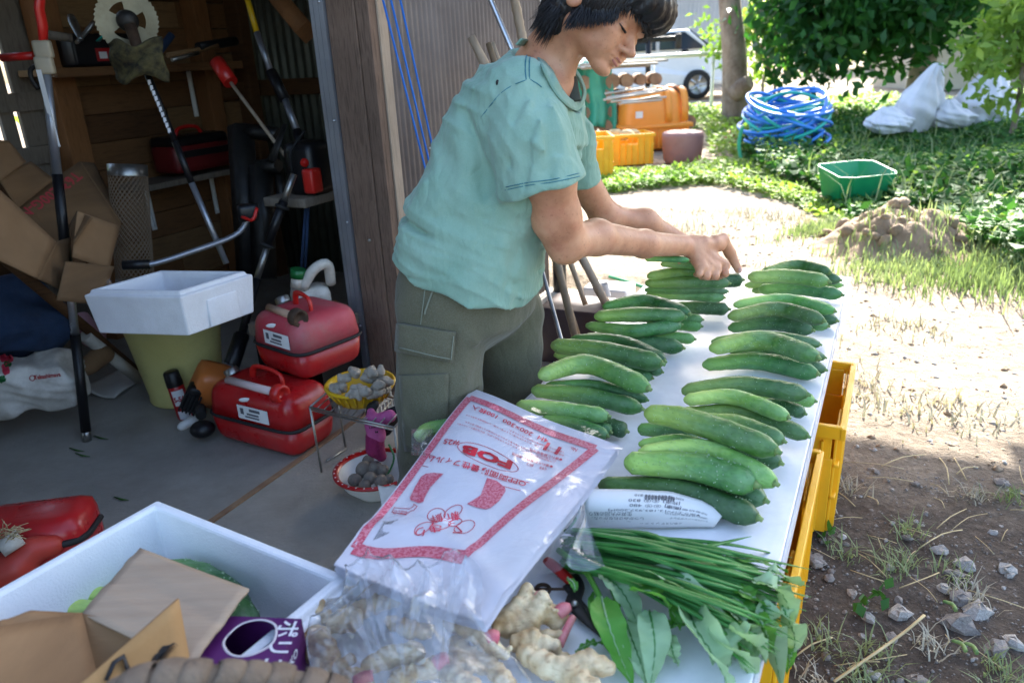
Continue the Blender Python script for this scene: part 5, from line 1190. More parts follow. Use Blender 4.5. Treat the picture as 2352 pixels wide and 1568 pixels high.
for i in range(11):
    s1 = i / 10 + rq.uniform(-.05, .05); s0 = .5 + (s1 - .5) * .35; t0, t1 = rq.uniform(.55, .85), rq.uniform(.02, .25); a, b = cbf(min(1, max(0, s0)), t0) + Vector((0, 0, .006)), cbf(min(1, max(0, s1)), t1) + Vector((0, 0, .010)); w_ = (b - a).cross(Vector((0, .3, 1))).normalized() * rq.uniform(.004, .011)
    q = MB(); q.add([a, a.lerp(b, .35) - w_, a.lerp(b, .6) - w_ * .6, b, a.lerp(b, .55) + w_ * .8 + Vector((0, 0, .005)), a.lerp(b, .3) + w_ * .5 + Vector((0, 0, .004))], [(0, 1, 5), (1, 2, 4, 5), (2, 3, 4)]); q.build('crease', 'film_glint', cb)
cb2 = thing('clear_bag', 'empty clear plastic bag hanging over the leaves beside the pack', 'plastic bag', P(1310, 1250, ZT))
def c2(s_, t):
    p = (P(1330, 1190, ZT + .07).lerp(P(1345, 1180, ZT + .09), s_)).lerp(P(1230, 1325, ZT + .045).lerp(P(1390, 1322, ZT + .05), s_), t)
    return p + Vector((0, 0, 0.014 * ridged(s_ * 2, t * 2, 4) ** 3 + 0.01 * math.sin(math.pi * s_)))
q = MB(); q.grid(c2, 30, 30); q.build('bag_film', 'film_soft', cb2)
cb3 = thing('clear_bag', 'small clear bag with a cucumber between the pack and the trousers', 'plastic bag', P(965, 1010, ZT))
q = MB(); q.grid(lambda s_, t: P(945 + 50 * s_, 985 + 60 * t, ZT + .07 + 0.02 * math.sin(3 * s_) + 0.012 * ridged(s_ * 2, t * 3, 4) ** 2), 20, 20); q.build('bag_film', 'film_soft', cb3)
cucumber('pale cucumber in the small clear bag behind the pack', [(960, 1005), (985, 985), (1040, 975)], 34, ZT + .04, 'cucumber_pale', group='cucumbers piled on the table')
pn = [P(868, 1118, ZT + .03), P(930, 1122, ZT + .03), P(905, 1180, ZT + .03), P(878, 1170, ZT + .025)]
q = MB(); q.grid(lambda a, b: (pn[0].lerp(pn[1], a)).lerp(pn[3].lerp(pn[2], a), b) + Vector((0, 0, 0.008 * ridged(a, b, 5))), 8, 8); tag(q.build('newspaper_scrap', 'paper_news', solid=0.0008), 'crumpled corner of newspaper sticking out from under the bag pack', 'newspaper')

# ------------------------------------------------------------------ newspaper wrap
nwp = thing('newspaper_wrap', 'sheet of printed newspaper curved round a bundle on the table', 'newspaper', P(1480, 1170, ZT))
def nwf(s_, t):
    """s along the roll, t from the table edge up over it"""
    top = [(1340, 1122), (1440, 1123), (1540, 1128), (1610, 1148), (1664, 1178)]; bot = [(1345, 1212), (1430, 1212), (1520, 1212), (1590, 1210), (1640, 1210)]
    k = min(3.999, s_ * 4); i = int(k); f = k - i
    a = [top[i][j] + (top[i + 1][j] - top[i][j]) * f for j in (0, 1)]; b = [bot[i][j] + (bot[i + 1][j] - bot[i][j]) * f for j in (0, 1)]
    z1 = 0.062 - 0.045 * s_ ** 2; x, y = b[0] + (a[0] - b[0]) * t, b[1] + (a[1] - b[1]) * t
    return P(x, y, ZT + 0.004 + z1 * math.sin(t * math.pi / 2) ** 0.8)
q = MB(); q.grid(nwf, 30, 14); q.build('paper_sheet', 'paper_white', nwp, solid=0.0006)
for i, (b, s0, s1, t0, hh) in enumerate((('[馬連] ⑥⑨ 480', .28, .62, .62, .09), ('[枠連] ⑥⑧ 830', .27, .60, .75, .09), ('▼売り上げ=12,183,927,200円', .15, .80, .48, .06), ('❶❷❸❹❺❻❼❽❾❿', .36, .55, .86, .13), ('7530 490 410 480 580 1630', .50, .86, .60, .08), ('5250 480 830 1130 810', .3, .62, .88, .07), ('生井が九回の粘り', .03, .30, .40, .10), ('追って4点を挙げ、北', .02, .3, .16, .08), ('しつかみされなかった。', .05, .38, .27, .07), ('ヤングスタージングクレイ', .55, .9, .30, .06), ('(田村)(北村友)(戸川)', .5, .88, .42, .06), ('日本バスケットボール', .32, .66, .14, .06))):
    c = bpy.data.curves.new('t', 'FONT'); c.body = b; o = bpy.data.objects.new('t', c); COL.objects.link(o); dg = bpy.context.evaluated_depsgraph_get(); dg.update(); w0 = o.evaluated_get(dg).dimensions.x; bpy.data.objects.remove(o); bpy.data.curves.remove(c)
    text(b, 1.0, None, None, None, 'print_grey', nwp, fn=lambda x, y: nwf(max(0, min(1, s1 - (s1 - s0) * x / w0)), max(0, min(1, t0 - y * hh * 1.2))) + Vector((0, -0.0006, 0.0012)))

# ------------------------------------------------------------------ shears
sh = thing('garden_shears', 'black garden shears with a red grip beside the ginger', 'shears', P(1300, 1350, ZT))
q = MB(); q.tube(curve([P(1255, 1285, ZT + .02), P(1285, 1310, ZT + .02), P(1322, 1345, ZT + .016)], 8), [0.007, 0.009, 0.009, 0.009, 0.009, 0.009, 0.008, 0.006], 10, flat=0.7); q.build('grip', 'red_plastic', sh)
q = MB(); q.tube(curve([P(1318, 1322, ZT + .016), P(1325, 1352, ZT + .016), P(1318, 1384, ZT + .015), P(1345, 1420, ZT + .013), P(1385, 1465, ZT + .01)], 14), [.009, .011, .012, .012, .011, .011, .012, .012, .011, .009, .008, .006, .004, .002], 10, flat=0.5); q.build('blade', 'iron', sh)
q = MB(); q.tube(curve([P(1300, 1345, ZT + .016), P(1330, 1382, ZT + .014), P(1372, 1432, ZT + .01)], 10), 0.006, 8, flat=0.6); q.build('handle', 'iron', sh)
cx = P(1247, 1355, ZT + .012); q = MB(); q.tube([cx + Vector((0.011 * math.cos(a), 0.011 * math.sin(a), 0.002 * a / 6)) for a in [i * 0.35 for i in range(28)]] + [P(1300, 1352, ZT + .014), P(1320, 1358, ZT + .015)], 0.0022, 6); q.build('spring', 'rust', sh)
q = MB(); q.ball(P(1320, 1385, ZT + .024), 0.005, 10, 6); q.build('pivot_bolt', 'steel', sh)

# ------------------------------------------------------------------ chives and leafy greens
leafmat('chive', '2c6a2e', '4f9044', 0.15, 0.4, 14); leafmat('spinach', '4a8a30', '6ba24a', 0.3, 0.45, 9); leafmat('spinach_back', '8aac84', 'a9c6a0', 0.25, 0.55, 9)
def z5(x, y): return 1263 + x / 3.197, 1077.8 + y / 3.197
ch = thing('chive_bunch', 'bunch of long dark green chives spread across the near end of the table', 'chives', P(1560, 1290, ZT))
rq = random.Random(11)
paths = [[(230, 440), (700, 470), (1000, 580), (1480, 490)]]
for i in range(84):
    t = i / 83; y0 = 440 + 280 * t + rq.uniform(-12, 12); x0 = 140 + rq.uniform(-60, 80)
    fan = t ** 1.2
    x3 = rq.uniform(1480, 1950) - 220 * fan * rq.random(); y3 = 700 + 860 * fan * rq.uniform(0.45, 1.0) + rq.uniform(-60, 100)
    paths.append([(x0, y0), (x0 + (x3 - x0) * 0.35, y0 + (y3 - y0) * 0.22 + rq.uniform(-15, 15)), (x0 + (x3 - x0) * 0.7, y0 + (y3 - y0) * 0.60 + rq.uniform(-25, 25)), (x3, y3)])
outer_x = lambda p: uv_of(p)[1]
for i, pth in enumerate(paths):
    zz = 0.012 + 0.034 * rq.random() * (1 if i else 0.3); pts = []
    for k, (x, y) in enumerate(pth):
        pts.append(P(*z5(x, y), ZT + zz + ((0.012 if i % 2 else 0.036) if k in (1, 2) else (-0.05 if x > 1720 else 0))))
    pts = curve(pts, 16); w = rq.uniform(0.0038, 0.0062)
    q = MB(); q.tube(pts, [w * 0.9] + [w] * 9 + [w * 0.9, w * 0.8, w * 0.7, w * 0.55, w * 0.35, w * 0.1], 5, flat=0.4); q.build('chive_leaf', 'chive', ch)
gr = thing('leafy_greens', 'heap of broad pointed leafy greens hanging over the near table corner', 'leafy greens', P(1600, 1450, ZT))
def leaf(path, wpx, zs, m='spinach_back', fold=0.35, curl=0.0):
    """broad pointed leaf along a path of zoomed pixels"""
    pts = curve([P(*z5(x, y), ZT + z) for (x, y), z in zip(path, zs)], 18); k = (pts[8] - Vector((0, 0, HC))).length / FPX / 3.197; W = wpx * k / 2
    q = MB()
    def f(s_, t):
        i = min(16, int(t * 17)); p = pts[i].lerp(pts[i + 1], t * 17 - i) if i < 17 else pts[17]
        tg = (pts[min(17, i + 1)] - pts[max(0, i - 1)]).normalized(); b = tg.cross(Vector((0, 0.25, 1))).normalized(); nn = b.cross(tg)
        w = W * (math.sin(math.pi * min(1, t * 0.97 + 0.03) ** 0.75)) ** 0.75 * (1 if t < 0.97 else 0.4); x = (s_ - 0.5) * 2
        lift = fold * abs(x) ** 1.3 * w + curl * x * x * w + 0.0022 * math.sin(t * 26 + 3 * x) * abs(x) + 0.0016 * math.cos(t * 60 - abs(x) * 7) * (1 - abs(x))
        return p + b * x * w * (1 - 0.25 * fold * abs(x)) + nn * lift
    q.grid(f, 11, 26); o = q.build('leaf', m, gr)
    v = MB(); v.tube([f(0.5, i / 17) + Vector((0, 0, 0.0006)) for i in range(17)], [0.0016 * (1 - i / 20) for i in range(17)], 5); v.build('midrib', 'spinach_back' if m == 'spinach' else 'chive', o)
leaf([(380, 940), (420, 1100), (500, 1330), (610, 1600)], 240, (.05, .055, .03, .01), 'spinach', 0.3); leaf([(600, 890), (750, 900), (870, 1000), (960, 1180)], 230, (.06, .075, .06, .04), 'spinach', 0.5)
leaf([(730, 1040), (760, 1180), (770, 1350), (735, 1620)], 240, (.05, .05, .03, .01), 'spinach_back', 0.4); leaf([(380, 770), (500, 860), (590, 1000), (660, 1200)], 220, (.05, .05, .04, .02), 'spinach_back', 0.3)
leaf([(1010, 1020), (1080, 1180), (1220, 1400), (1330, 1640)], 250, (.05, .06, .045, .0), 'spinach_back', 0.6, 0.3); leaf([(660, 720), (900, 820), (1150, 980), (1350, 1190)], 200, (.06, .07, .065, .04), 'spinach_back', 0.5)
leaf([(1220, 1150), (1300, 1280), (1420, 1430), (1510, 1660)], 260, (.045, .05, .02, -.06), 'spinach_back', 0.5, 0.2); leaf([(1340, 1190), (1430, 1240), (1520, 1310), (1590, 1420)], 170, (.05, .055, .03, -.01), 'spinach_back', 0.8, 0.2)
leaf([(1490, 820), (1640, 860), (1740, 980), (1770, 1200)], 230, (.06, .06, .03, -.05), 'spinach_back', 0.4); leaf([(1560, 960), (1600, 1150), (1650, 1350), (1700, 1600)], 230, (.05, .02, -.05, -.14), 'spinach_back', 0.5)
leaf([(1600, 740), (1700, 770), (1780, 830), (1850, 850)], 210, (.05, .045, .02, -.01), 'spinach_back', 0.3); leaf([(1250, 640), (1450, 660), (1620, 700), (1750, 750)], 130, (.04, .045, .03, .0), 'spinach', 0.2)
leaf([(1050, 1030), (1130, 1060), (1230, 1120), (1330, 1180)], 190, (.03, .04, .03, .02), 'spinach', 0.2); leaf([(1280, 1020), (1350, 1060), (1420, 1140), (1480, 1220)], 200, (.04, .045, .03, .01), 'spinach', 0.3)
leaf([(1700, 1000), (1760, 1120), (1800, 1260), (1760, 1400)], 190, (.02, .0, -.05, -.10), 'spinach_back', 0.4); leaf([(820, 1180), (900, 1150), (960, 1130), (990, 1140)], 150, (.03, .04, .04, .03), 'spinach', 0.4)
leaf([(860, 1200), (890, 1290), (910, 1370), (945, 1440)], 120, (.03, .03, .02, .01), 'spinach_back', 0.4); leaf([(550, 1100), (600, 1240), (660, 1400), (720, 1600)], 190, (.03, .03, .02, .008), 'spinach_back', 0.2)
leaf([(330, 900), (340, 1020), (400, 1200), (480, 1420)], 120, (.02, .02, .015, .008), 'spinach', 0.2); leaf([(190, 1340), (270, 1290), (340, 1270), (410, 1280)], 90, (.01, .02, .02, .01), 'spinach', 0.2)
leaf([(1620, 1330), (1720, 1320), (1760, 1400), (1740, 1500)], 120, (-.06, -.07, -.1, -.14), 'spinach', 0.6); leaf([(130, 800), (170, 830), (185, 870), (180, 900)], 60, (.04, .045, .045, .04), 'spinach', 0.2); leaf([(560, 560), (780, 640), (960, 760), (1100, 900)], 150, (.03, .04, .04, .03), 'spinach', 0.2)
leaf([(1350, 880), (1480, 930), (1560, 1000), (1600, 1080)], 170, (.05, .055, .04, .02), 'spinach', 0.3); leaf([(850, 840), (940, 900), (1000, 980), (1020, 1010)], 170, (.05, .055, .05, .045), 'spinach', 0.3)
rq = random.Random(31)
for i in range(20):
    x, y = rq.uniform(1050, 1560), rq.uniform(780, 1180); L = rq.uniform(330, 500); a = rq.uniform(.55, 1.25); z0 = rq.uniform(.015, .04)
    e = 1 if x + L * math.cos(a) > 1560 else 0
    leaf([(x, y), (x + L * .35 * math.cos(a - .15), y + L * .35 * math.sin(a - .15)), (x + L * .7 * math.cos(a), y + L * .7 * math.sin(a)), (x + L * math.cos(a + .2), y + L * math.sin(a + .2))], rq.uniform(120, 190), (z0, z0 + .012, z0 - .01 - .03 * e, z0 - .025 - .08 * e), rq.choice(['spinach_back', 'spinach_back', 'spinach']), rq.uniform(.15, .6), rq.uniform(-.1, .25))
for pth in ([(60, 590), (250, 740), (330, 860), (375, 960)], [(400, 660), (600, 740), (720, 830), (750, 900)], [(300, 560), (420, 780), (470, 900), (500, 1000)]):
    q = MB(); q.tube(curve([P(*z5(*p), ZT + .04) for p in pth], 12), 0.0045, 8); q.build('stalk', 'spinach', gr)
# ------------------------------------------------------------------ things in the shed
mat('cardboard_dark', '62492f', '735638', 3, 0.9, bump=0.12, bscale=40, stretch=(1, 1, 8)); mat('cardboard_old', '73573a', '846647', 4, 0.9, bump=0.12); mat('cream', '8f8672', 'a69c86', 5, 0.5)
def W_(x, y, out=0.02): return H(x, y, S(0, BV + out), DV)
def wz(x, y, out=0.02):
    p = W_(x, y, out); u, v = uv_of(p); return u, p.z
# shelves and brackets are fixed to the wall: parts of the shed
ua, z1 = wz(118, 160, 0.22); ub2, z2 = wz(548, 140, 0.22)
zs1 = (z1 + z2) / 2
q = MB(); q.box(S((ua + ub2) / 2, BV + 0.12, zs1 - 0.012), (0.22, ub2 - ua, 0.026), RS); q.build('shelf_board', 'plank_pale', shed, bev=0.003)
q = MB(); q.box(S((ua + ub2) / 2, BV + 0.235, zs1 - 0.016), (0.02, ub2 - ua, 0.035), RS); q.build('shelf_edge', 'plank', shed, bev=0.003)
ua3, z3 = wz(330, 412, 0.2); ub3, z4 = wz(600, 385, 0.2); zs2 = (z3 + z4) / 2
q = MB(); q.box(S((ua3 + ub3) / 2, BV + 0.12, zs2 - 0.012), (0.22, ub3 - ua3, 0.026), RS); q.build('shelf_board', 'wood_grey', shed, bev=0.003)
for x, y0, y1 in ((452, 165, 268), (130, 190, 312), (356, 425, 528), (500, 398, 490)):
    zt_ = zs1 - 0.03 if y0 < 300 else zs2 - 0.03; u_, zb_ = wz(x, y1, 0.02); u2, _ = wz(x - 3, y0, 0.02)
    q = MB(); q.box(S(u_, BV + 0.02, (zt_ + zb_) / 2), (0.003, 0.026, zt_ - zb_), RS); q.box(S(u_, BV + 0.11, zt_ + 0.003), (0.17, 0.024, 0.003), RS); q.box(S(u_, BV + 0.026, (zt_ + zb_) / 2), (0.010, 0.006, zt_ - zb_ - 0.03), RS)
    q.build('shelf_bracket', 'white_plastic', shed)
def on_shelf(x, y, v=0.14): return S(wz(x, y, v)[0], BV + v, zs1 + 0.002)
bx_ = thing('tool_case', 'black tool case with a red label on the upper shelf', 'tool case', on_shelf(230, 140)); p = on_shelf(225, 140, 0.12)
q = MB(); q.box(p + Vector((0, 0, 0.065)), (0.14, 0.30, 0.125), RS, bev=0.012); q.build('case_body', 'black_plastic', bx_)
q = MB(); q.box(p + DV * 0.0715 + DU * 0.035 + Vector((0, 0, 0.045)), (0.002, 0.18, 0.05), RS); q.build('label', 'red_paint', bx_)
q = MB(); q.box(p + DV * 0.0735 - DU * 0.025 + Vector((0, 0, 0.043)), (0.002, 0.035, 0.026), RS); q.build('sticker', 'paper_white', bx_)
text('TOOLS' if False else '取扱', 0.03, p + DV * 0.0735 + DU * 0.01 + Vector((0, 0, 0.033)), DU, (0, 0, 1), 'print_white', bx_)
def rod(name, label, cat, pts, r, m, n=8, group=None, flat=1.0):
    q = MB(); q.tube(pts, r, n, flat=flat); return tag(q.build(name, m), label, cat, group)
rod('wooden_stick', 'thick worn wooden tool handle lying at the post end of the upper shelf', 'tool', [Q(108, 80, 3.1), Q(165, 88, 3.15)], 0.016, 'wood_grey', 10)
cl = thing('garden_clippers', 'grey garden clippers standing open behind the tool case', 'clippers', on_shelf(185, 120))
q = MB(); q.tube(curve([Q(162, 35, 3.22), Q(172, 60, 3.2), Q(186, 92, 3.15)], 8), [.012, .016, .018, .018, .016, .014, .012, .01], 8, flat=0.6); q.build('handle', 'steel', cl)
q = MB(); q.tube(curve([Q(216, 50, 3.22), Q(200, 72, 3.2), Q(176, 98, 3.15)], 8), [.01, .014, .016, .016, .014, .014, .014, .012], 8, flat=0.6); q.build('handle', 'steel', cl)
rod('scraper', 'small turquoise scraper behind the saw blade', 'scraper', [Q(225, 95, 3.2), Q(244, 78, 3.2)], 0.018, 'teal_hose', 6, flat=0.2)
rod('sickle', 'sickle with a wooden shaft on the upper shelf', 'sickle', [Q(385, 128, 3.35), Q(500, 106, 3.6)], 0.011, 'plank_pale')
rod('hand_saw', 'dark hand tool with a black grip lying across the upper shelf', 'hand tool', [Q(455, 108, 3.5), Q(540, 95, 3.75)], [0.018, 0.02], 'black_plastic')
rod('chisel', 'thin steel chisel on the upper shelf', 'chisel', [Q(395, 138, 3.3), Q(455, 122, 3.45)], 0.008, 'steel')
rod('blue_tool', 'blue handled tool behind the saw blade on the shelf', 'hand tool', [Q(365, 120, 3.4), Q(395, 80, 3.45)], 0.016, 'denim')
# pole pruner
pr = thing('pole_pruner', 'long pole pruner with grey shaft, black grips and a red head', 'pole pruner', P(200, 1012, 0))
a, b = P(200, 1012, 0.0), Q(97, 95, 2.42)
def L_(t): return a.lerp(b, t)
def seg(t0, t1, r, m, nm, par, n=14): q = MB(); q.tube([L_(t0), L_(t1)], r, n); return q.build(nm, m, par)
ts = lambda y: (1012 - y) / (1012 - 95) * 1.0
def tt(y):
    lo_, hi_ = 0.0, 1.0
    for _ in range(30):
        m_ = (lo_ + hi_) / 2; p = L_(m_); v = RC.T @ np.array(p - Vector((0, 0, HC))); yy = v[1] / v[2] * FPX + 784
        if yy > y: lo_ = m_
        else: hi_ = m_
    return lo_
seg(0, tt(985), 0.0145, 'steel', 'end_cap', pr); seg(tt(990), tt(768), 0.0155, 'black_plastic', 'grip', pr); seg(tt(768), tt(612), 0.0125, 'alu_bright', 'shaft', pr)
seg(tt(612), tt(400), 0.0155, 'black_plastic', 'grip', pr); seg(tt(400), tt(155), 0.0140, 'alu', 'shaft', pr)
for y0, y1 in ((165, 137), (128, 100)): q = MB(); c = L_((tt(y0) + tt(y1)) / 2); q.box(c, (0.048, 0.042, 0.05), rotz(0.3), bev=0.008); q.build('clamp', 'cream', pr)
q = MB(); q.tube([Q(4, 133, 2.45), Q(80, 128, 2.43)], 0.012, 10); q.build('handle', 'red_plastic', pr)
q = MB(); q.tube([Q(100, 105, 2.42), Q(98, 60, 2.42), Q(90, 20, 2.42), Q(95, -30, 2.42)], [.018, .022, .022, .02], 10, flat=0.5); q.build('pruner_head', 'red_plastic', pr)
q = MB(); q.tube(curve([Q(98, 148, 2.40), Q(72, 158, 2.40), Q(72, 180, 2.40), Q(88, 205, 2.40)], 12), 0.007, 8); q.build('hook', 'iron', pr)
q = MB(); q.box(L_(tt(250)) + Vector((0.004, -0.0145, 0)), (0.014, 0.002, 0.22), rotz(0)); q.build('sticker', 'paper_white', pr)
# brush cutter hanging blade up
bc = thing('brush_cutter', 'brush cutter standing upside down with a round saw blade on top', 'brush cutter', Q(520, 605, 2.7))
ctr = Q(292, 48, 2.72); fwd = (Vector((0, 0, HC)) - ctr).normalized(); fwd = (fwd + Vector((0.25, 0, -0.1))).normalized(); bx = fwd.cross(Vector((0, 0, 1))).normalized(); by = fwd.cross(bx)
def D_(r, an, o=0.0): return ctr + bx * (r * math.cos(an)) + by * (r * math.sin(an)) + fwd * o
q = MB(); nT = 40; R0 = PX(63, 2.75)
holes = [(0.6, 1.5), (2.7, 3.6), (4.8, 5.7)]
def inhole(a, r): return 0.34 * R0 < r < 0.58 * R0 and any(h0 < (a % 6.2832) < h1 for h0, h1 in holes)
rs_ = [0.16, 0.34, 0.58, 0.93]; nA = 80
vs = [D_(R0 * r, 2 * math.pi * k / nA) for r in rs_ for k in range(nA)] + [D_(R0 * (1.0 if k % 2 else 0.94), 2 * math.pi * (k + (0.5 if k % 2 else 0)) / nA) for k in range(nA)]
fs = []
for j in range(4):
    for k in range(nA):
        if j == 1 and inhole(2 * math.pi * (k + .5) / nA, 0.45 * R0): continue
        fs.append((j * nA + k, j * nA + (k + 1) % nA, (j + 1) * nA + (k + 1) % nA, (j + 1) * nA + k))
q.add(vs, fs); q.build('saw_blade', mat('blade', '8a8672', 'aaa58c', 5, 0.5, 0.35, bump=0.1, dirt='6a5c3e', dscale=9, damt=0.5), bc, solid=0.002)
q = MB(); q.lathe([(0.0, 0.03), (0.03, 0.03), (0.034, 0.01), (0.034, -0.01)], ctr, 18, fwd); q.build('gear_head', 'iron', bc)
g = [Q(298, 58, 2.70), Q(330, 150, 2.68), Q(402, 325, 2.66), Q(440, 420, 2.64), Q(520, 605, 2.62)]
q = MB(); q.tube([g[0], g[1]], [0.02, 0.015], 12); q.build('gear_case', 'rust', bc)
q = MB(); q.tube([g[1], g[2]], 0.0105, 10); q.build('shaft', 'black_plastic', bc)
q = MB(); q.tube([g[2], g[3]], 0.0115, 10); q.build('sleeve', 'black_plastic', bc)
q = MB(); q.tube([g[3], g[4]], 0.0105, 10); q.build('shaft', 'alu', bc)
q = MB()
for k in range(10):
    t = 0.22 + k * 0.07; p = g[1].lerp(g[2], t); q.box(p + Vector((0, -0.0095, 0)), (0.009, 0.003, 0.016), rotz(0.2))
q.build('printed_strip', 'print_white', bc, kind='stuff')
q = MB(); q.tube(curve([Q(285, 609, 2.42), Q(350, 606, 2.44), Q(440, 578, 2.52), Q(540, 540, 2.64), Q(572, 500, 2.68)], 20), 0.0095, 10); q.build('handlebar', 'alu', bc)
q = MB(); q.tube([Q(282, 609, 2.42), Q(345, 607, 2.44)], 0.0155, 12); q.build('grip', 'black_plastic', bc)
q = MB(); q.box(Q(570, 488, 2.66), (0.07, 0.05, 0.06), rotz(0.3), bev=0.014); q.build('throttle', 'black_plastic', bc)
q = MB(); q.tube(curve([Q(556, 498, 2.62), Q(580, 505, 2.60), Q(590, 478, 2.62)], 8), 0.006, 8); q.build('trigger', 'red_plastic', bc)
q = MB(); c = Q(325, 140, 2.66); rr = random.Random(4)
vs = []; 
q.grid(lambda s_, t: c + Vector(((s_ - 0.5) * 0.17, -0.02 - 0.035 * math.sin(math.pi * s_) + 0.012 * math.sin(t * 9 + s_ * 7), (0.5 - t) * 0.11 + 0.014 * math.sin(s_ * 8 + t * 3))), 14, 9); q.build('blade_guard', mat('mossy', '211f17', '5a5230', 30, 0.9, bump=0.8, bscale=40), bc, solid=0.01)
# other shafts leaning in the dark corner
def shaft(name, label, cat, spans, r=0.012):
    o = thing(name, label, cat, spans[0][0]); 
    for i, (p0, p1, m, k) in enumerate(spans): q = MB(); q.tube([p0, p1], r * k, 10); q.build('shaft' if k <= 1 else 'grip', m, o)
    return o
shaft('edger', 'tool with a red bell shaped head on a thin wooden shaft in the dark corner', 'hand tool', [(Q(498, 142, 3.2), Q(530, 190, 3.15), 'red_plastic', 2.4), (Q(530, 190, 3.15), Q(680, 392, 3.0), 'bamboo', 0.6)])
shaft('hedge_trimmer_pole', 'grey pole with a black sleeve leaning in the dark corner by the rail', 'pole', [(Q(563, -20, 3.3), Q(590, 75, 3.25), 'basket_yellow', 0.8), (Q(590, 75, 3.25), Q(622, 165, 3.2), 'alu', 0.9), (Q(622, 165, 3.2), Q(655, 230, 3.15), 'black_plastic', 1.6), (Q(655, 230, 3.15), Q(682, 300, 3.1), 'alu', 1.0), (Q(682, 300, 3.1), Q(700, 360, 3.05), 'black_plastic', 1.4)], 0.014)
tr = shaft('grass_trimmer', 'grass trimmer leaning behind the foam box with its orange engine on the floor', 'grass trimmer', [(Q(675, 400, 2.75), Q(652, 462, 2.72), 'steel', 0.95), (Q(652, 462, 2.72), Q(615, 562, 2.68), 'black_plastic', 1.3), (Q(615, 562, 2.68), Q(590, 640, 2.64), 'steel', 0.95), (Q(590, 640, 2.64), Q(555, 770, 2.55), 'black_plastic', 1.2), (Q(555, 770, 2.55), Q(530, 845, 2.44), 'black_plastic', 2.2)], 0.0125)
for x, y, d in ((647, 478, 2.71), (613, 566, 2.68)): q = MB(); q.lathe([(0.016, -0.01), (0.026, -0.008), (0.026, 0.0), (0.016, 0.004)], Q(x, y, d), 14, (Q(615, 562, 2.68) - Q(652, 462, 2.72)).normalized()); q.build('collar', 'rubber', tr)
eng = Q(490, 890, 2.36)
q = MB(); q.box(eng + Vector((0.0, 0.0, 0.01)), (0.13, 0.12, 0.13), Euler((0.3, 0.5, 0.5)).to_matrix(), bev=0.03); q.build('engine_cover', 'orange_plastic', tr)
for k, (dx, dy, dz, w) in enumerate(((0.055, -0.045, -0.03, 0.07), (-0.05, -0.05, -0.01, 0.055))):
    q = MB(); q.box(eng + Vector((dx, dy, dz)), (w, 0.05, 0.1), Euler((0.3, 0.5, 0.5)).to_matrix(), bev=0.012); q.build('engine_grille', 'black_plastic', tr)
    for j in range(5): q = MB(); q.box(eng + Vector((dx - 0.025 + j * 0.011, dy - 0.03, dz - 0.005 * j)), (0.004, 0.012, 0.075), Euler((0.3, 0.5, 0.5)).to_matrix()); q.build('grille_fin', 'rubber', tr)
q = MB(); q.tube([Q(530, 840, 2.45), Q(515, 870, 2.42)], [0.03, 0.04], 14); q.build('clutch_housing', 'alu', tr)
q = MB(); q.ball(Q(465, 985, 2.2), 0.04, 14, 8, sc=(1, 0.9, 0.7)); q.build('fuel_tank', 'black_plastic', tr); q = MB(); q.tube([Q(462, 955, 2.22), Q(460, 935, 2.26)], 0.016, 12); q.build('tank_cap', 'rubber', tr)
# engine on the bench board in the corner
q = MB(); c = Q(705, 452, 2.95); q.box(c, (0.2, 0.26, 0.035), RS, bev=0.006); tag(q.build('bench_board', 'wood_grey'), 'weathered board carrying the small black and red engine by the rail', 'board')
en = thing('small_engine', 'small black and red engine standing on the board by the rail', 'engine', Q(705, 440, 2.95)); c = Q(712, 385, 2.93)
q = MB(); q.box(c, (0.14, 0.14, 0.2), RS, bev=0.035); q.build('engine_body', 'black_plastic', en); q = MB(); q.box(Q(718, 415, 2.84), (0.05, 0.06, 0.09), RS, bev=0.012); q.build('starter_cover', 'red_plastic', en)
q = MB(); q.lathe([(0.0, 0.02), (0.016, 0.015), (0.016, 0)], Q(700, 373, 2.86), 12, (0.2, -1, 0)); q.build('fuel_cap', 'red_plastic', en); q = MB(); q.tube(curve([Q(672, 400, 2.86), Q(668, 350, 2.86), Q(700, 300, 2.9)], 10), 0.005, 6); q.build('cable', 'rubber', en)
# dark steel frame (plough) standing behind
pf = thing('steel_frame', 'dark steel implement frame standing behind the brush cutter', 'implement', Q(600, 620, 3.05))
for p0, p1, w in ((Q(552, 290, 3.2), Q(575, 640, 3.0), 0.055), (Q(598, 380, 3.1), Q(608, 640, 2.95), 0.05), (Q(560, 300, 3.2), Q(640, 310, 3.1), 0.03), (Q(592, 385, 3.1), Q(640, 380, 3.05), 0.03), (Q(640, 385, 3.1), Q(650, 470, 3.0), 0.02)): q = MB(); q.tube([p0, p1], w, 4); q.build('frame_bar', 'iron', pf)
q = MB(); q.tube([Q(612, 440, 2.95), Q(618, 560, 2.9)], 0.06, 4, flat=0.3); q.build('frame_plate', 'iron', pf); q = MB(); q.tube([Q(655, 285, 3.05), Q(622, 370, 3.0)], [0.02, 0.045], 4, flat=0.3); q.build('ploughshare', 'iron', pf)
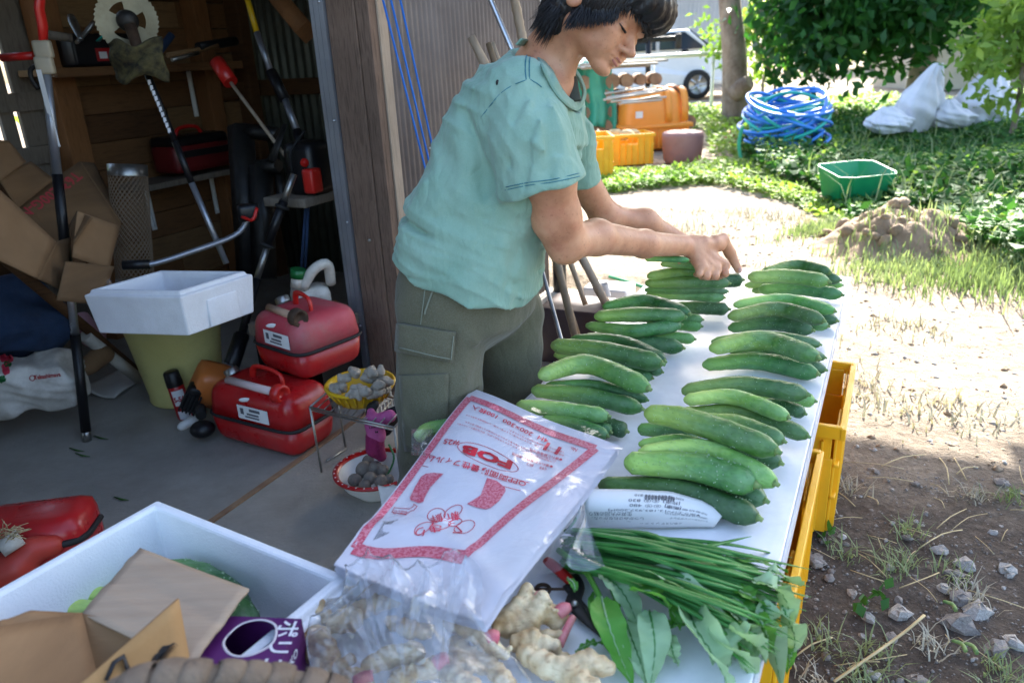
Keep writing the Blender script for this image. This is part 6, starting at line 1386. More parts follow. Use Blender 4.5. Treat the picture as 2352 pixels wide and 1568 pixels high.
# red tool bag on the lower shelf
rb = thing('tool_bag', 'dark red tool case with a black top on the lower shelf', 'tool case', S(wz(450, 400, .14)[0], BV + .14, zs2)); p = S(wz(452, 390, .16)[0], BV + .15, zs2 + 0.085)
q = MB(); q.box(p, (0.17, 0.34, 0.13), RS, bev=0.03); q.build('case_body', mat('red_dark', '560d10', '6a1114', 4, .5), rb); q = MB(); q.box(p + Vector((0, 0, 0.075)), (0.165, 0.33, 0.05), RS, bev=0.02); q.build('case_lid', 'black_plastic', rb); q = MB(); q.box(p + DV * 0.088 + Vector((0, 0, 0.02)), (0.006, 0.3, 0.03), RS); q.build('case_stripe', 'black_plastic', rb)
q = MB(); q.tube(curve([p + DU * -0.08 + Vector((0, 0, .09)), p + DU * -.05 + Vector((0, 0, .13)), p + DU * .05 + Vector((0, 0, .13)), p + DU * .08 + Vector((0, 0, .09))], 12), 0.009, 8); q.build('handle', 'red_plastic', rb)
# wire mesh cylinder
wcy = thing('wire_basket', 'tall steel mesh cylinder with a rim standing against the planks', 'mesh cylinder', Q(312, 660, 2.75)); tp, bt = Q(292, 378, 2.80), Q(312, 660, 2.72); ax = (tp - bt); Lc = ax.length; axn = ax.normalized(); rc = PX(40, 2.8)
q = MB(); q.lathe([(rc * 1.03, Lc - 0.04), (rc * 1.03, Lc), (rc * 0.97, Lc), (rc * 0.97, Lc - 0.04)], bt, 32, axn); q.build('rim', 'steel', wcy); q = MB(); q.lathe([(rc * 1.02, 0), (rc * 1.02, 0.03)], bt, 32, axn); q.build('rim', 'steel', wcy, solid=0.002)
q = MB(); R3 = Vector((0, 0, 1)).rotation_difference(axn).to_matrix(); nw = 26
for sg in (1, -1):
    for k in range(nw): q.tube([bt + R3 @ Vector((rc * math.cos(2 * math.pi * k / nw + sg * t * 0.17), rc * math.sin(2 * math.pi * k / nw + sg * t * 0.17), Lc * t / 30)) for t in range(31)], 0.0013, 3, caps=False)
q.build('mesh', mat('mesh_tan', '85725f', 'a08c76', 8, 0.6, 0.3), wcy, kind='stuff')
# cardboard boxes
cbx = thing('cardboard_box', 'flattened cardboard box printed in red behind the pole pruner', 'cardboard box', P(150, 700, 0.1))
A1 = [Q(35, 470, 2.5), Q(182, 372, 2.75), Q(278, 515, 2.65), Q(160, 640, 2.4)]
sheet(cbx, 'box_panel', A1, 'cardboard_dark', 0.005, 8, 0.001); sheet(cbx, 'box_panel', [Q(182, 372, 2.75), Q(215, 375, 2.85), Q(282, 505, 2.8), Q(278, 515, 2.65)], 'cardboard_dark', 0.005)
def onp(quad, x, y): return H(x, y, quad[0], (quad[1] - quad[0]).cross(quad[3] - quad[0]))
def ptx(o, quad, body, p0, p1, size_px, m='print_red', bold=0.002):
    a_, b_ = onp(quad, *p0), onp(quad, *p1); e = (b_ - a_).normalized(); n_ = (quad[1] - quad[0]).cross(quad[3] - quad[0]).normalized()
    if n_.dot(Vector((0, 0, HC)) - a_) < 0: n_ = -n_
    up = n_.cross(e); text(body, size_px * (a_ - Vector((0, 0, HC))).length / FPX * 1.4, a_ + n_ * 0.004, e, up, m, o, bold=bold)
ptx(cbx, A1, 'N-D002/ʇ', (58, 478), (160, 415), 1, 'print_red') if False else None
ptx(cbx, A1, '×200G-N', (138, 421), (52, 480), 20, bold=0.001); ptx(cbx, A1, 'T63', (170, 395), (140, 418), 20, bold=0.001)
cb_2 = thing('cardboard_box', 'open brown cardboard box leaning at the near end of the plank wall', 'cardboard box', P(60, 700, 0.1))
A2 = [Q(-20, 420, 2.1), Q(128, 555, 2.25), Q(85, 640, 2.1), Q(-20, 590, 2.0)]
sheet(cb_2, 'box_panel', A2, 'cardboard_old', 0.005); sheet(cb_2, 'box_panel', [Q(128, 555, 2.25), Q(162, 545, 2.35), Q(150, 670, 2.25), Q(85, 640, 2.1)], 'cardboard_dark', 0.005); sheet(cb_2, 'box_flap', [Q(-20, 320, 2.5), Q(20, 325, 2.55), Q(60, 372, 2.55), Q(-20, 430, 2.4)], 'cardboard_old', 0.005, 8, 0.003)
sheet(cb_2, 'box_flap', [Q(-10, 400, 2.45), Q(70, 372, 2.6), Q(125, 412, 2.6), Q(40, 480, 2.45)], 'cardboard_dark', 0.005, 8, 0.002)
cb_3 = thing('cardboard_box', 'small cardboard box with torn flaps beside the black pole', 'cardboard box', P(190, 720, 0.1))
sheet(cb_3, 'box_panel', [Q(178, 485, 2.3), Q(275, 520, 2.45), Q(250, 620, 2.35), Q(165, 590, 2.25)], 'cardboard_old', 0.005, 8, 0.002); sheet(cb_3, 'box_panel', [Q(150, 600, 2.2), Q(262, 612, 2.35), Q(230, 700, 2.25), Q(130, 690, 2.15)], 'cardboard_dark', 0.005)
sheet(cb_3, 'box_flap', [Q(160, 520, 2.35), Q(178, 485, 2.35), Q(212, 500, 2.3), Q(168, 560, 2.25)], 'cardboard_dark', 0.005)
ptx(cb_2, A2, '■', (100, 660), (122, 640), 22, 'print_black') if False else None
# diagonal dark beam and white tube
q = MB(); q.tube([Q(-30, 560, 2.2), P(325, 862, 0.03)], 0.03, 4, flat=0.6); tag(q.build('timber', 'plank_dark'), 'dark timber lying slantwise from the boxes to the floor', 'timber')
q = MB(); q.tube([Q(195, 770, 2.5), P(318, 868, 0.03)], 0.022, 14); tag(q.build('white_pipe', 'dirty_white'), 'white plastic pipe lying beside the yellow bucket', 'pipe')
# blue cloth, bags, paper
def lump(name, label, cat, segs, m, k=0.04, vox=0.01, amp=0.006, fq=45, floor=0.0):
    P0 = np.array([s_[0] for s_ in segs] + [s_[1] for s_ in segs]); mr = max(s_[2] for s_ in segs) + 0.03
    def fn(X):
        d = None
        for a_, b_, r in segs:
            e = cap(X, a_, b_, r); d = e if d is None else smin(d, e, k)
        d = d - amp * np.sin(X[:, 0] * fq + 3 * np.sin(X[:, 2] * fq * 0.6)) * np.sin(X[:, 2] * fq * 0.8 + X[:, 1] * fq * 0.5) - amp * 1.2 * (1 - np.abs(np.sin(X[:, 0] * fq * 0.4 + X[:, 2] * fq * 0.7 + np.sin(X[:, 1] * fq * 0.5))))
        return np.maximum(d, floor - X[:, 2])
    o = link_sdf(name, fn, tuple(P0.min(0) - mr), tuple(P0.max(0) + mr), vox, m, None, 1); return tag(o, label, cat)
t3 = lambda p: tuple(p)
lump('blue_cloth', 'heap of dark blue cloth under the cardboard boxes', 'cloth', [(t3(Q(-30, 740, 2.35)), t3(Q(95, 740, 2.45)), 0.1), (t3(Q(0, 680, 2.4)), t3(Q(60, 670, 2.45)), 0.06), (t3(Q(20, 800, 2.45)), t3(Q(100, 790, 2.5)), 0.06)], 'denim')
bgc = Q(60, 872, 2.33); bgM = Euler((0.12, 0.0, 0.22)).to_matrix(); bgN = np.array(bgM)
def bagsdf(X):
    p = (X - np.array(bgc)) @ bgN; q_ = np.abs(p + 0.010 * np.sin(p[:, [1, 2, 0]] * 38 + 2 * np.sin(p[:, [2, 0, 1]] * 21))) - np.array([.15, .075, .075 ]) * (1 - .25 * (p[:, [2]] > 0) * p[:, [2]] / .07)
    d = np.linalg.norm(np.maximum(q_, 0), axis=1) + np.minimum(q_.max(1), 0) - .012
    d = d + 0.006 * np.abs(np.sin(p[:, 0] * 33 + p[:, 2] * 50 + 2 * np.sin(p[:, 2] * 31))) - 0.004
    return np.maximum(d, 0.003 - X[:, 2])
sb_ = tag(link_sdf('shopping_bag', bagsdf, tuple(np.array(bgc) - .26), tuple(np.array(bgc) + .26), .0075, 'dirty_white', None, 1), 'white paper shopping bag with red roses and red print lying on the floor', 'shopping bag')
def on_bag(x, y):
    r = Vector(_ray(x, y)); c = Vector((0, 0, HC)); ts = np.linspace(1.9, 2.6, 300); X = np.array([tuple(c + r * (t / r.y)) for t in ts]); d = bagsdf(X) - .002; i = np.argmax(d < 0); return Vector(X[i]) if d[i] < 0 else Q(x, y, 2.25)
bT = [on_bag(80 + k * 8.6, 871 - k * 1.1) for k in range(10)]
text('Takashimaya', 0.02, None, None, None, 'print_red', sb_, bold=0.0006, fn=lambda x, y: bT[min(8, int(x / .0145))].lerp(bT[min(9, int(x / .0145) + 1)], x / .0145 - int(x / .0145)) + Vector((0, -.001, y)))
q = MB(); q.tube([on_bag(74 + 6 * math.cos(i * .45), 868 + 6 * math.sin(i * .45)) for i in range(15)], 0.0014, 5); q.build('printed_emblem', 'print_red', sb_)
for i, (x, y) in enumerate(((18, 835), (8, 822), (14, 852), (5, 870), (22, 824), (12, 842))):
    q = MB(); q.grid(lambda a, b: on_bag(x + 9 * b * math.cos(a * 6.283), y + 9 * b * (1 + .2 * math.sin(a * 25)) * math.sin(a * 6.283)), 15, 3); q.build('printed_rose', 'print_pink' if i % 3 else 'green_cap', sb_)
q = MB(); pa4 = [P(175, 905), P(295, 845), P(330, 872), P(265, 920)]
q.grid(lambda a, b: (pa4[0].lerp(pa4[1], a)).lerp(pa4[3].lerp(pa4[2], a), b) + Vector((0, 0, 0.012 + 0.01 * math.sin(a * 7 + b * 3) * math.sin(b * 6))), 14, 10); tag(q.build('newspaper', 'paper_news', solid=0.001), 'crumpled newspaper on the concrete floor beside the yellow bucket', 'newspaper')
lump('feed_bag', 'yellow and green printed bag behind the black pole', 'bag', [(t3(Q(200, 840, 2.5)), t3(Q(235, 815, 2.55)), 0.035)], 'cardboard_old', 0.02, 0.008, 0.003)
lump('pink_bag', 'pink and yellow plastic bag squeezed under the dark timber', 'bag', [(t3(Q(190, 745, 2.6)), t3(Q(215, 775, 2.6)), 0.04)], mat('pinkbag', 'b0828c', 'c79aa2', 6, 0.5), 0.02, 0.008, 0.004)
# bucket with foam box on top
bk = thing('bucket', 'pale yellow plastic bucket under the foam box', 'bucket', P(425, 925, 0)); c = P(425, 915, 0); zt_ = 0.40; tp = P(425, 742, zt_); rt = 0.175; rb_ = 0.125
c = Vector((c.x, c.y + 0.03, 0))
q = MB(); q.lathe([(0.0, 0.004), (rb_, 0.004), (rb_ + 0.004, 0.012), (rb_ + 0.002, 0.03), (rt - 0.004, zt_ - 0.05), (rt + 0.012, zt_ - 0.048), (rt + 0.014, zt_ - 0.004), (rt + 0.004, zt_), (rt - 0.006, zt_ - 0.01), (rb_ - 0.006, 0.02), (0, 0.02)], c, 40); q.build('bucket_body', 'bucket_yellow', bk)
for an in (-1.5, -1.2): 
    q = MB(); d = Vector((math.cos(an), math.sin(an), 0)); q.box(c + d * (rt - 0.004) + Vector((0, 0, zt_ - 0.07)), (0.006, 0.02, 0.04), rotz(an)); q.build('bucket_rib', 'bucket_yellow', bk)
zb2 = 0.56
fcs = [P(190, 690, zb2), P(436, 670, zb2), P(590, 622, zb2), P(330, 615, zb2)]
f0 = P(412, 672, zb2); fx = (P(188, 668, zb2) - f0); fy = (P(580, 620, zb2) - f0); fxl, fyl = fx.length, fy.length; fx.normalize(); fy.normalize()
foam2, _ = foam_box('white foam box standing on the yellow bucket', [f0, f0 + fy * fyl, f0 + fy * fyl + fx * fxl, f0 + fx * fxl], zb2, 0.13, 'foam_dirty', 0.026)
dv = fx.cross(Vector((0, 0, 1))); pc = f0 + fy * (fyl * 0.52) - fx * 0.0 + Vector((0, 0, -0.085)); dn = -fx
q = MB(); q.box(pc - dn * 0.0045, (0.008, 0.10, 0.08), basis(dn, fy, (0, 0, 1)), bev=0.002); q.build('grip_panel', 'foam_dirty', foam2)
q = MB(); fb3 = [Q(196, 652, 2.3), Q(262, 662, 2.28), Q(225, 600, 2.36), Q(197, 590, 2.38)]; q.grid(lambda a, b: (fb3[0].lerp(fb3[1], a)).lerp(fb3[3].lerp(fb3[2], a), b) + Vector((0.0, 0.02 * ridged(a, b, 5), 0)), 16, 16); tag(q.build('clear_bag', 'film_soft'), 'clear plastic bag sticking out of the foam box on the bucket', 'plastic bag')
# petrol cans
def can(label, c0, cl_, cr_, hgt, m, z0=0.0, dirty=False, lab=True, bodym=None):
    o = thing('petrol_can', label, 'petrol can', c0 + (cl_ - c0) / 2 + (cr_ - c0) / 2, 'red petrol cans')
    ex = (cl_ - c0); Lx = ex.length; ex.normalize(); ey = (cr_ - c0); ey = ey - ex * ey.dot(ex); Ly = ey.length; ey.normalize(); M3 = basis(ex, ey, (0, 0, 1)) if ex.cross(ey).z > 0 else basis(ey, ex, (0, 0, 1))
    ce = c0 + ex * (Lx / 2) + ey * (Ly / 2); sz = (Lx, Ly) if ex.cross(ey).z > 0 else (Ly, Lx)
    hb = hgt * 0.48
    def half(z0_, z1_, bz, mm, nm, top):
        bm = bmesh.new(); bmesh.ops.create_cube(bm, size=1)
        for v in bm.verts: v.co = Vector((v.co.x * sz[0] * (0.93 if (v.co.z > 0) == top else 1), v.co.y * sz[1] * (0.93 if (v.co.z > 0) == top else 1), v.co.z * (z1_ - z0_)))
        ed = [e for e in bm.edges if all((v.co.z > 0) == top for v in e.verts) or abs(e.verts[0].co.z - e.verts[1].co.z) > 1e-4]
        bmesh.ops.bevel(bm, geom=ed, offset=bz, segments=5, profile=0.55, affect='EDGES')
        q = MB(); q.add([ce + M3 @ v.co + Vector((0, 0, z0 + (z0_ + z1_) / 2)) for v in bm.verts], [[v.index for v in f.verts] for f in bm.faces], True); bm.free(); return q.build(nm, mm, o)
    half(0.0, hb, 0.045, bodym or m, 'can_base', False); half(hb, hgt, 0.05, m, 'can_shell', True)
    q = MB(); r_ = 0.05; path = []
    for k in range(33):
        a = 2 * math.pi * k / 32; sx_, sy_ = sz[0] / 2, sz[1] / 2; cx_ = math.copysign(abs(math.cos(a)) ** 0.32, math.cos(a)) * (sx_ + 0.002); cy_ = math.copysign(abs(math.sin(a)) ** 0.32, math.sin(a)) * (sy_ + 0.002); path.append(ce + M3 @ Vector((cx_, cy_, 0)) + Vector((0, 0, z0 + hb)))
    q.tube(path, 0.007, 6, flat=0.8); q.build('seam_band', 'rubber', o)
    zt = z0 + hgt; A_, B_ = c0, cl_
    pt = lambda a, b, z=0.0: c0 + ex * (Lx * a) + ey * (Ly * b) + Vector((0, 0, hgt + z))
    q = MB(); q.tube(curve([pt(.28, .45, -.01), pt(.32, .46, .035), pt(.6, .5, .04), pt(.68, .52, -.01)], 14), 0.011, 8, flat=0.6); q.build('handle', 'red_plastic', o)
    q = MB(); q.tube([pt(.22, .16, .004), pt(.78, .2, .006)], 0.0125, 12); q.build('spout', mat('spout_' + str(len(MATS)), 'c9b3ae' if not dirty else 'b08f78', rough=0.35), o)
    d = (pt(.22, .16) - pt(.78, .2)).normalized(); q = MB(); q.lathe([(0.0, 0.018), (0.015, 0.018), (0.017, 0.026), (0.027, 0.03), (0.029, 0.0), (0.024, -0.006), (0.012, -0.006)], pt(.2, .16, .004), 20, d); q.build('spout_cap', 'red_plastic' if not dirty else 'rust', o)
    q = MB(); q.lathe([(0.0, 0.022), (0.021, 0.022), (0.024, 0.018), (0.024, 0.0)], pt(.9, .5, -0.006), 20, (ex * 0.5 + Vector((0, 0, 0.9))).normalized()); q.build('filler_cap', 'steel', o)
    if lab:
        n_ = -ey; a = c0 + ex * (Lx * 0.42) + Vector((0, 0, hgt * 0.66)) + n_ * 0.0035 + ey * Ly * 0.012
        q = MB(); q.box(a, (0.13, 0.0012, 0.045), basis(ex, ey, (0, 0, 1))); q.build('label', 'paper_white', o)
        for i, (dx, dz, w, h_) in enumerate(((0.01, .012, .045, .009), (0.0, -.002, .05, .006), (-.004, -.012, .06, .005), (-0.045, .004, .014, .02))):
            q = MB(); q.box(a + n_ * 0.0012 - ex * dx + Vector((0, 0, dz)), (w, 0.0008, h_), basis(ex, ey, (0, 0, 1))); q.build('printed_bar', 'print_grey', o)
    q = MB(); q.ball(pt(.5, .02, -.028), 0.012, 12, 6, sc=(1.6, .25, .6)); q.build('maker_badge', 'paper_white', o)
    return o
can('clean red petrol can standing on the floor under the faded one', P(685, 1066), P(487, 1010), P(782, 1000), 0.205, 'red_paint')
can('faded red petrol can stacked on top of the other one', P(700, 887, .2), P(586, 846, .2), P(812, 815, .2), 0.2, 'red_faded', 0.0, True, True, 'red_paint')
# spray can
sp = thing('spray_can', 'red and white spray can with a black cap beside the bucket', 'spray can', P(428, 960)); c = P(428, 958); ax = Vector((-0.12, 0.02, 1)).normalized()
q = MB(); q.lathe([(0, 0), (0.026, 0.0), (0.027, 0.004), (0.027, 0.125), (0.022, 0.135)], c, 24, ax); q.build('can_body', 'red_paint', sp); q = MB(); q.lathe([(0.0, 0.175), (0.022, 0.175), (0.0255, 0.17), (0.0275, 0.13), (0.0275, 0.122)], c, 24, ax); q.build('cap', 'black_plastic', sp)
R3 = Vector((0, 0, 1)).rotation_difference(ax).to_matrix()
for z0_, z1_, m_ in ((0.055, 0.11, 'paper_white'), (0.004, 0.035, 'print_white')):
    q = MB(); q.grid(lambda a, b: c + R3 @ Vector((0.0274 * math.cos(-1.9 + a * 1.5), 0.0274 * math.sin(-1.9 + a * 1.5), z0_ + (z1_ - z0_) * b)), 12, 2); q.build('printed_label', m_, sp)
text('5-56', 0.024, None, None, None, 'print_red', sp, bold=0.0012, fn=lambda x, y: c + R3 @ Vector((0.0282 * math.cos(-1.85 + x / 0.027 * 0.8), 0.0282 * math.sin(-1.85 + x / 0.027 * 0.8), 0.07 + y)))
lump('rag', 'white plastic scrap on the floor beside the spray can', 'scrap', [(t3(P(418, 978, .012)), t3(P(445, 965, .02)), 0.016)], 'white_plastic', 0.01, 0.005, 0.002, 90)
# jug and hoses in the corner
jg = thing('jug', 'dirty white plastic jug with a green cap behind the petrol cans', 'jug', P(720, 740, .25)); c = Q(715, 690, 2.55)
q = MB(); q.box(c + Vector((0, 0, -0.03)), (0.13, 0.12, 0.17), rotz(0.4), bev=0.03); q.build('jug_body', 'dirty_white', jg); q = MB(); q.tube([Q(682, 660, 2.5), Q(684, 632, 2.5)], 0.022, 16); q.build('neck', 'dirty_white', jg); q = MB(); q.tube([Q(684, 637, 2.5), Q(685, 618, 2.5)], 0.026, 18); q.build('cap', 'green_cap', jg)
q = MB(); q.tube(curve([Q(695, 660, 2.5), Q(722, 618, 2.5), Q(752, 608, 2.52), Q(760, 650, 2.55)], 14), 0.018, 10); q.build('handle', 'dirty_white', jg)
q = MB(); q.box(Q(715, 735, 2.55), (0.3, 0.3, 0.04), RS); tag(q.build('wooden_block', 'wood_grey'), 'wooden block under the white jug', 'block'); q = MB(); c = Q(740, 715, 2.45); q.box(c, (0.12, 0.05, 0.05), rotz(0.5), bev=0.004); tag(q.build('wood_offcut', 'plank_dark'), 'short brown wood offcut beside the white jug', 'wood offcut')
q = MB(); q.box(Q(715, 735, 2.55) + Vector((0, 0, -0.12)), (0.28, 0.28, 0.2), RS); tag(q.build('dark_crate', 'black_plastic'), 'dark box under the wooden block in the corner', 'box')
for i, dx in enumerate((0, 9)): rod('blue_pole', 'thin blue pole in the dark corner, ' + ('next to the trimmer' if i == 0 else 'next to the rail'), 'pole', [Q(692 + dx, 615, 2.75), Q(704 + dx * 0.6, 455, 2.85)], 0.0055, 'denim', 8, 'blue poles in the corner')
# wire rack with basket of ginger, glove, bowl with taro
rk = thing('wire_rack', 'low steel wire rack in front of the door post', 'rack', P(800, 1050)); zr_ = 0.215
r0, r1 = P(712, 935, zr_), P(770, 884, zr_); r2 = P(905, 982, zr_); ra = (r1 - r0); rbv = (r2 - r0)
q = MB(); q.tube([r0, r1, r1 + rbv, r0 + rbv, r0], 0.0035, 8); q.build('rack_frame', 'steel', rk)
for i in range(1, 12): q = MB(); q.tube([r0 + rbv * (i / 12), r0 + ra + rbv * (i / 12)], 0.0018, 6); q.build('rack_wire', 'steel', rk)
q = MB(); q.tube([r0 + Vector((0, 0, -.008)), r0 + rbv + Vector((0, 0, -.008))], 0.0025, 6); q.build('rack_wire', 'steel', rk)
for p in (r0, r0 + rbv, r1, r1 + rbv): q = MB(); q.tube([p, Vector((p.x + 0.004, p.y, 0.004))], 0.0035, 8); q.build('leg', 'steel', rk)
bs = thing('basket', 'shallow yellow plastic basket full of dried ginger on the wire rack', 'basket', P(830, 925, zr_)); c = P(832, 918, zr_ + 0.005); rb2 = 0.098
q = MB(); q.lathe([(0, 0.002), (0.062, 0.0), (0.072, 0.012), (rb2 - 0.006, 0.045), (rb2, 0.047), (rb2 + 0.003, 0.052), (rb2, 0.057), (rb2 - 0.007, 0.056), (0.07, 0.016), (0, 0.006)], c, 40); q.build('basket_bowl', 'basket_yellow', bs)
for k in range(24):
    a = 2 * math.pi * k / 24; d = Vector((math.cos(a), math.sin(a), 0)); q = MB(); q.tube([c + d * 0.073 + Vector((0, 0, .01)), c + d * (rb2 - .002) + Vector((0, 0, .045))], 0.0022, 5); q.build('rib', 'basket_yellow', bs)
protos = []; rr = random.Random(9)
for k in range(4):
    segs = []; a = Vector((0, 0, 0))
    for j in range(3 + k % 2):
        d = Vector((rr.uniform(-1, 1), rr.uniform(-1, 1), rr.uniform(-.3, .5))).normalized() * rr.uniform(.018, .028); segs.append((t3(a), t3(a + d), rr.uniform(.011, .015), rr.uniform(.009, .013)))
        e = Vector((rr.uniform(-1, 1), rr.uniform(-1, 1), rr.uniform(-.2, .8))).normalized() * .016; segs.append((t3(a + d * .6), t3(a + d * .6 + e), .010, .008)); a = a + d * (.9 if j < 1 else .4)
    protos.append(knobby('dried_ginger', segs, 'dry_ginger', 0.0032))
spots = [(818, 858, .10), (835, 868, .09), (862, 860, .095), (872, 875, .08), (790, 885, .07), (812, 890, .085), (838, 892, .08), (860, 890, .075), (775, 900, .06), (800, 908, .06), (825, 912, .062), (850, 908, .06), (880, 893, .06), (845, 852, .105), (800, 870, .085), (765, 888, .06)]
where = ['topmost on the heap', 'just under the topmost one', 'high on the side by the post', 'below the post side one', 'by the rack corner', 'near the middle of the heap', 'at the centre of the heap', 'behind the glove', 'at the rim above the rack corner', 'low at the front rim', 'at the middle of the front rim', 'at the front rim beside the glove', 'at the rim beside the trousers', 'behind the topmost one', 'at the back of the heap', 'against the can side rim']
for i, (x, y, z) in enumerate(spots):
    pr_ = protos[i % 4]; o = pr_ if i < 4 else dup(pr_); o.location = P(x, y, zr_ + z); o.scale = (.82, .82, .82); o.rotation_euler = (rr.uniform(-.5, .5), rr.uniform(-.5, .5), rr.uniform(0, 6)); tag(o, 'dried grey ginger root in the yellow basket, ' + where[i], 'ginger root', 'dried ginger in the yellow basket')
gl = thing('work_glove', 'pink and black rubber work glove hanging from the wire rack', 'glove', P(870, 1000, .15)); gp = lambda x, y, d=1.88: Q(x, y, d)
def soft(name, par, m, segs, k=0.012, vox=0.004): 
    P0 = np.array([t3(s_[0]) for s_ in segs] + [t3(s_[1]) for s_ in segs]); mr = max(max(s_[2:]) for s_ in segs) + .01
    return link_sdf(name, lambda X: __import__('functools').reduce(lambda a, b: smin(a, b, k), [cap(X, t3(a), t3(b), r0_, r1_) for a, b, r0_, r1_ in segs]), tuple(P0.min(0) - mr), tuple(P0.max(0) + mr), vox, m, par, 1)
mat('glove_pink', 'a8497e', 'bb5c90', 8, 0.8, bump=0.4, bscale=120); mat('glove_dark', '7a1748', '8c2056', 8, 0.85, bump=0.5, bscale=160)
soft('glove_palm', gl, 'glove_pink', [(gp(860, 975), gp(865, 1000), .027, .026), (gp(872, 965), gp(895, 955), .02, .018), (gp(850, 960), gp(852, 945), .012, .011)])
soft('glove_cuff', gl, 'glove_dark', [(gp(862, 1003), gp(860, 1030), .027, .025), (gp(868, 1030), gp(876, 1048), .017, .015)])
soft('glove_fingers', gl, 'rubber', [(gp(850, 950, 1.9), gp(853, 933, 1.9), .013, .011), (gp(853, 940, 1.89), gp(862, 928, 1.9), .012, .011), (gp(885, 985, 1.93), gp(905, 960, 1.95), .02, .016), (gp(893, 948, 1.9), gp(915, 938, 1.9), .013, .011)])
text('S&M', 0.001, gp(0, 0), (1, 0, 0), (0, 0, 1), 'print_black', gl) if False else None
text('Line GRIP', 0.011, gp(848, 984, 1.845), (Q(880, 978, 1.85) - Q(848, 984, 1.85)).normalized(), Vector((0, -.3, 1)).normalized(), 'print_black', gl, bold=0.0003); text('M', 0.011, gp(862, 994, 1.845), (1, 0, 0), Vector((0, -.3, 1)).normalized(), 'print_black', gl, bold=0.0003)
bw = thing('enamel_bowl', 'white enamel bowl with a red rim holding taro on the floor', 'bowl', P(855, 1110)); c = P(868, 1128, 0); rw = 0.112
q = MB(); q.lathe([(0, 0.004), (0.055, 0.0), (0.06, 0.006), (0.09, 0.035), (rw - .004, 0.07)], c, 44); q.lathe([(rw - .010, 0.071), (0.086, 0.04), (0.056, 0.012), (0, 0.01)], c, 44); q.build('bowl_body', 'white_plastic', bw)
q = MB(); q.lathe([(rw - .005, 0.066), (rw + .003, 0.07), (rw + .003, 0.076), (rw - .006, 0.0775), (rw - .013, 0.07)], c, 44); q.build('rim', 'red_paint', bw)
for k in range(30): a = 2 * math.pi * k / 30; q = MB(); q.ball(c + Vector(((rw - .002) * math.cos(a), (rw - .002) * math.sin(a), .0772)), .0028, 6, 4, sc=(1, 1, .3)); q.build('rim_dot', 'print_white', bw)
tp_ = None
tw = ['biggest, against the far rim', 'at the wall side rim', 'in the middle', 'behind the middle one', 'beside the trousers', 'low at the front rim', 'with a hole, near the pack', 'small one at the rim by the pack', 'under the glove cuff']
for i, (x, y, z, r) in enumerate(((836, 1078, .055, .026), (815, 1102, .05, .02), (850, 1098, .06, .019), (862, 1075, .058, .022), (880, 1080, .06, .018), (838, 1115, .05, .018), (876, 1105, .06, .020), (893, 1100, .06, .015), (845, 1058, .05, .018))):
    q = MB(); q.ball((0, 0, 0), r, 14, 10, sc=(1, .9, .95)); 
    o = q.build('taro', 'taro'); o.location = P(x, y, z); o.rotation_euler = (rr.random(), rr.random(), rr.random() * 6); tag(o, 'brown taro corm in the enamel bowl, ' + tw[i], 'taro', 'taro in the enamel bowl')
q = MB(); q.tube(curve([Q(893, 1020, 1.85), Q(905, 1050, 1.83), Q(893, 1085, 1.82), Q(880, 1095, 1.81)], 12), 0.003, 6); tag(q.build('green_string', 'green_cap'), 'green string lying over the taro bowl', 'string')
q = MB(); a = P(750, 1058, .006); b = P(795, 1030, .006); q.tube([a, a.lerp(b, .4), b], 0.004, 6); tag(q.build('metal_stick', 'steel'), 'short bent metal stick on the floor under the wire rack', 'stick')
gc = thing('grey_crate', 'grey plastic mesh crate under the wire rack', 'crate', P(870, 985)); c = P(880, 985, 0); 
for k in range(7): q = MB(); q.box(c + DU * (0.02 * k - .06) + Vector((0, 0, .08)), (0.006, 0.006, 0.16), RS); q.build('crate_bar', 'dirty_white', gc)
for k in range(5): q = MB(); q.box(c + Vector((0, 0, .02 + .034 * k)), (0.006, 0.14, 0.006), RS); q.build('crate_bar', 'dirty_white', gc)
# corner petrol can and old red jerrycan at the near edge of the picture
oc2 = thing('petrol_can', 'dark red petrol can with a black seam behind the big foam box', 'petrol can', P(110, 1230), 'red petrol cans'); ca_, cb_ = P(-40, 1262, .10), P(222, 1228, .10)
M3 = basis((cb_ - ca_).normalized(), Vector((0, 0, 1)).cross((cb_ - ca_).normalized()), (0, 0, 1)); cm = (ca_ + cb_) / 2
q = MB(); q.box(cm + Vector((0, 0.0, -.01)), ((cb_ - ca_).length, .15, .19), M3, bev=.04); q.build('can_shell', 'red_paint', oc2)
q = MB(); q.tube(curve([cm + M3 @ Vector((-.14, -.078, .03)), cm + M3 @ Vector((0, -.078, .035)), cm + M3 @ Vector(((cb_ - ca_).length / 2 - .03, -.077, .035)), cm + M3 @ Vector(((cb_ - ca_).length / 2, -.04, .03)), cm + M3 @ Vector(((cb_ - ca_).length / 2 + .002, .04, .025))], 20), .008, 6); q.build('seam_band', 'rubber', oc2)
oj = thing('old_jerrycan', 'old orange red jerrycan with a milky screw cap behind the big foam box', 'jerrycan', P(60, 1290))
soft('jerrycan_body', oj, mat('jerry_red', 'a52a20', 'b8382a', 5, .5, dirt='7a3a30', dscale=6, damt=.5), [(Q(-40, 1330, 1.40), Q(40, 1300, 1.42), .045, .04), (Q(75, 1262, 1.44), Q(120, 1252, 1.46), .030, .024)], .02, .006)
a, b = Q(0, 1262, 1.40), Q(48, 1232, 1.43); q = MB(); q.tube([a, b], .019, 18); q.build('screw_cap', 'dirty_white', oj)
q = MB(); rq = random.Random(3)
for k in range(40): p = Q(rq.uniform(-10, 30), rq.uniform(1215, 1240), 1.40); d = Vector((rq.uniform(-.3, 1), rq.uniform(-.3, .3), rq.uniform(-.2, .5))) * .05; q.tube([p, p + d * .5 + Vector((0, 0, .004)), p + d], .0009, 3)
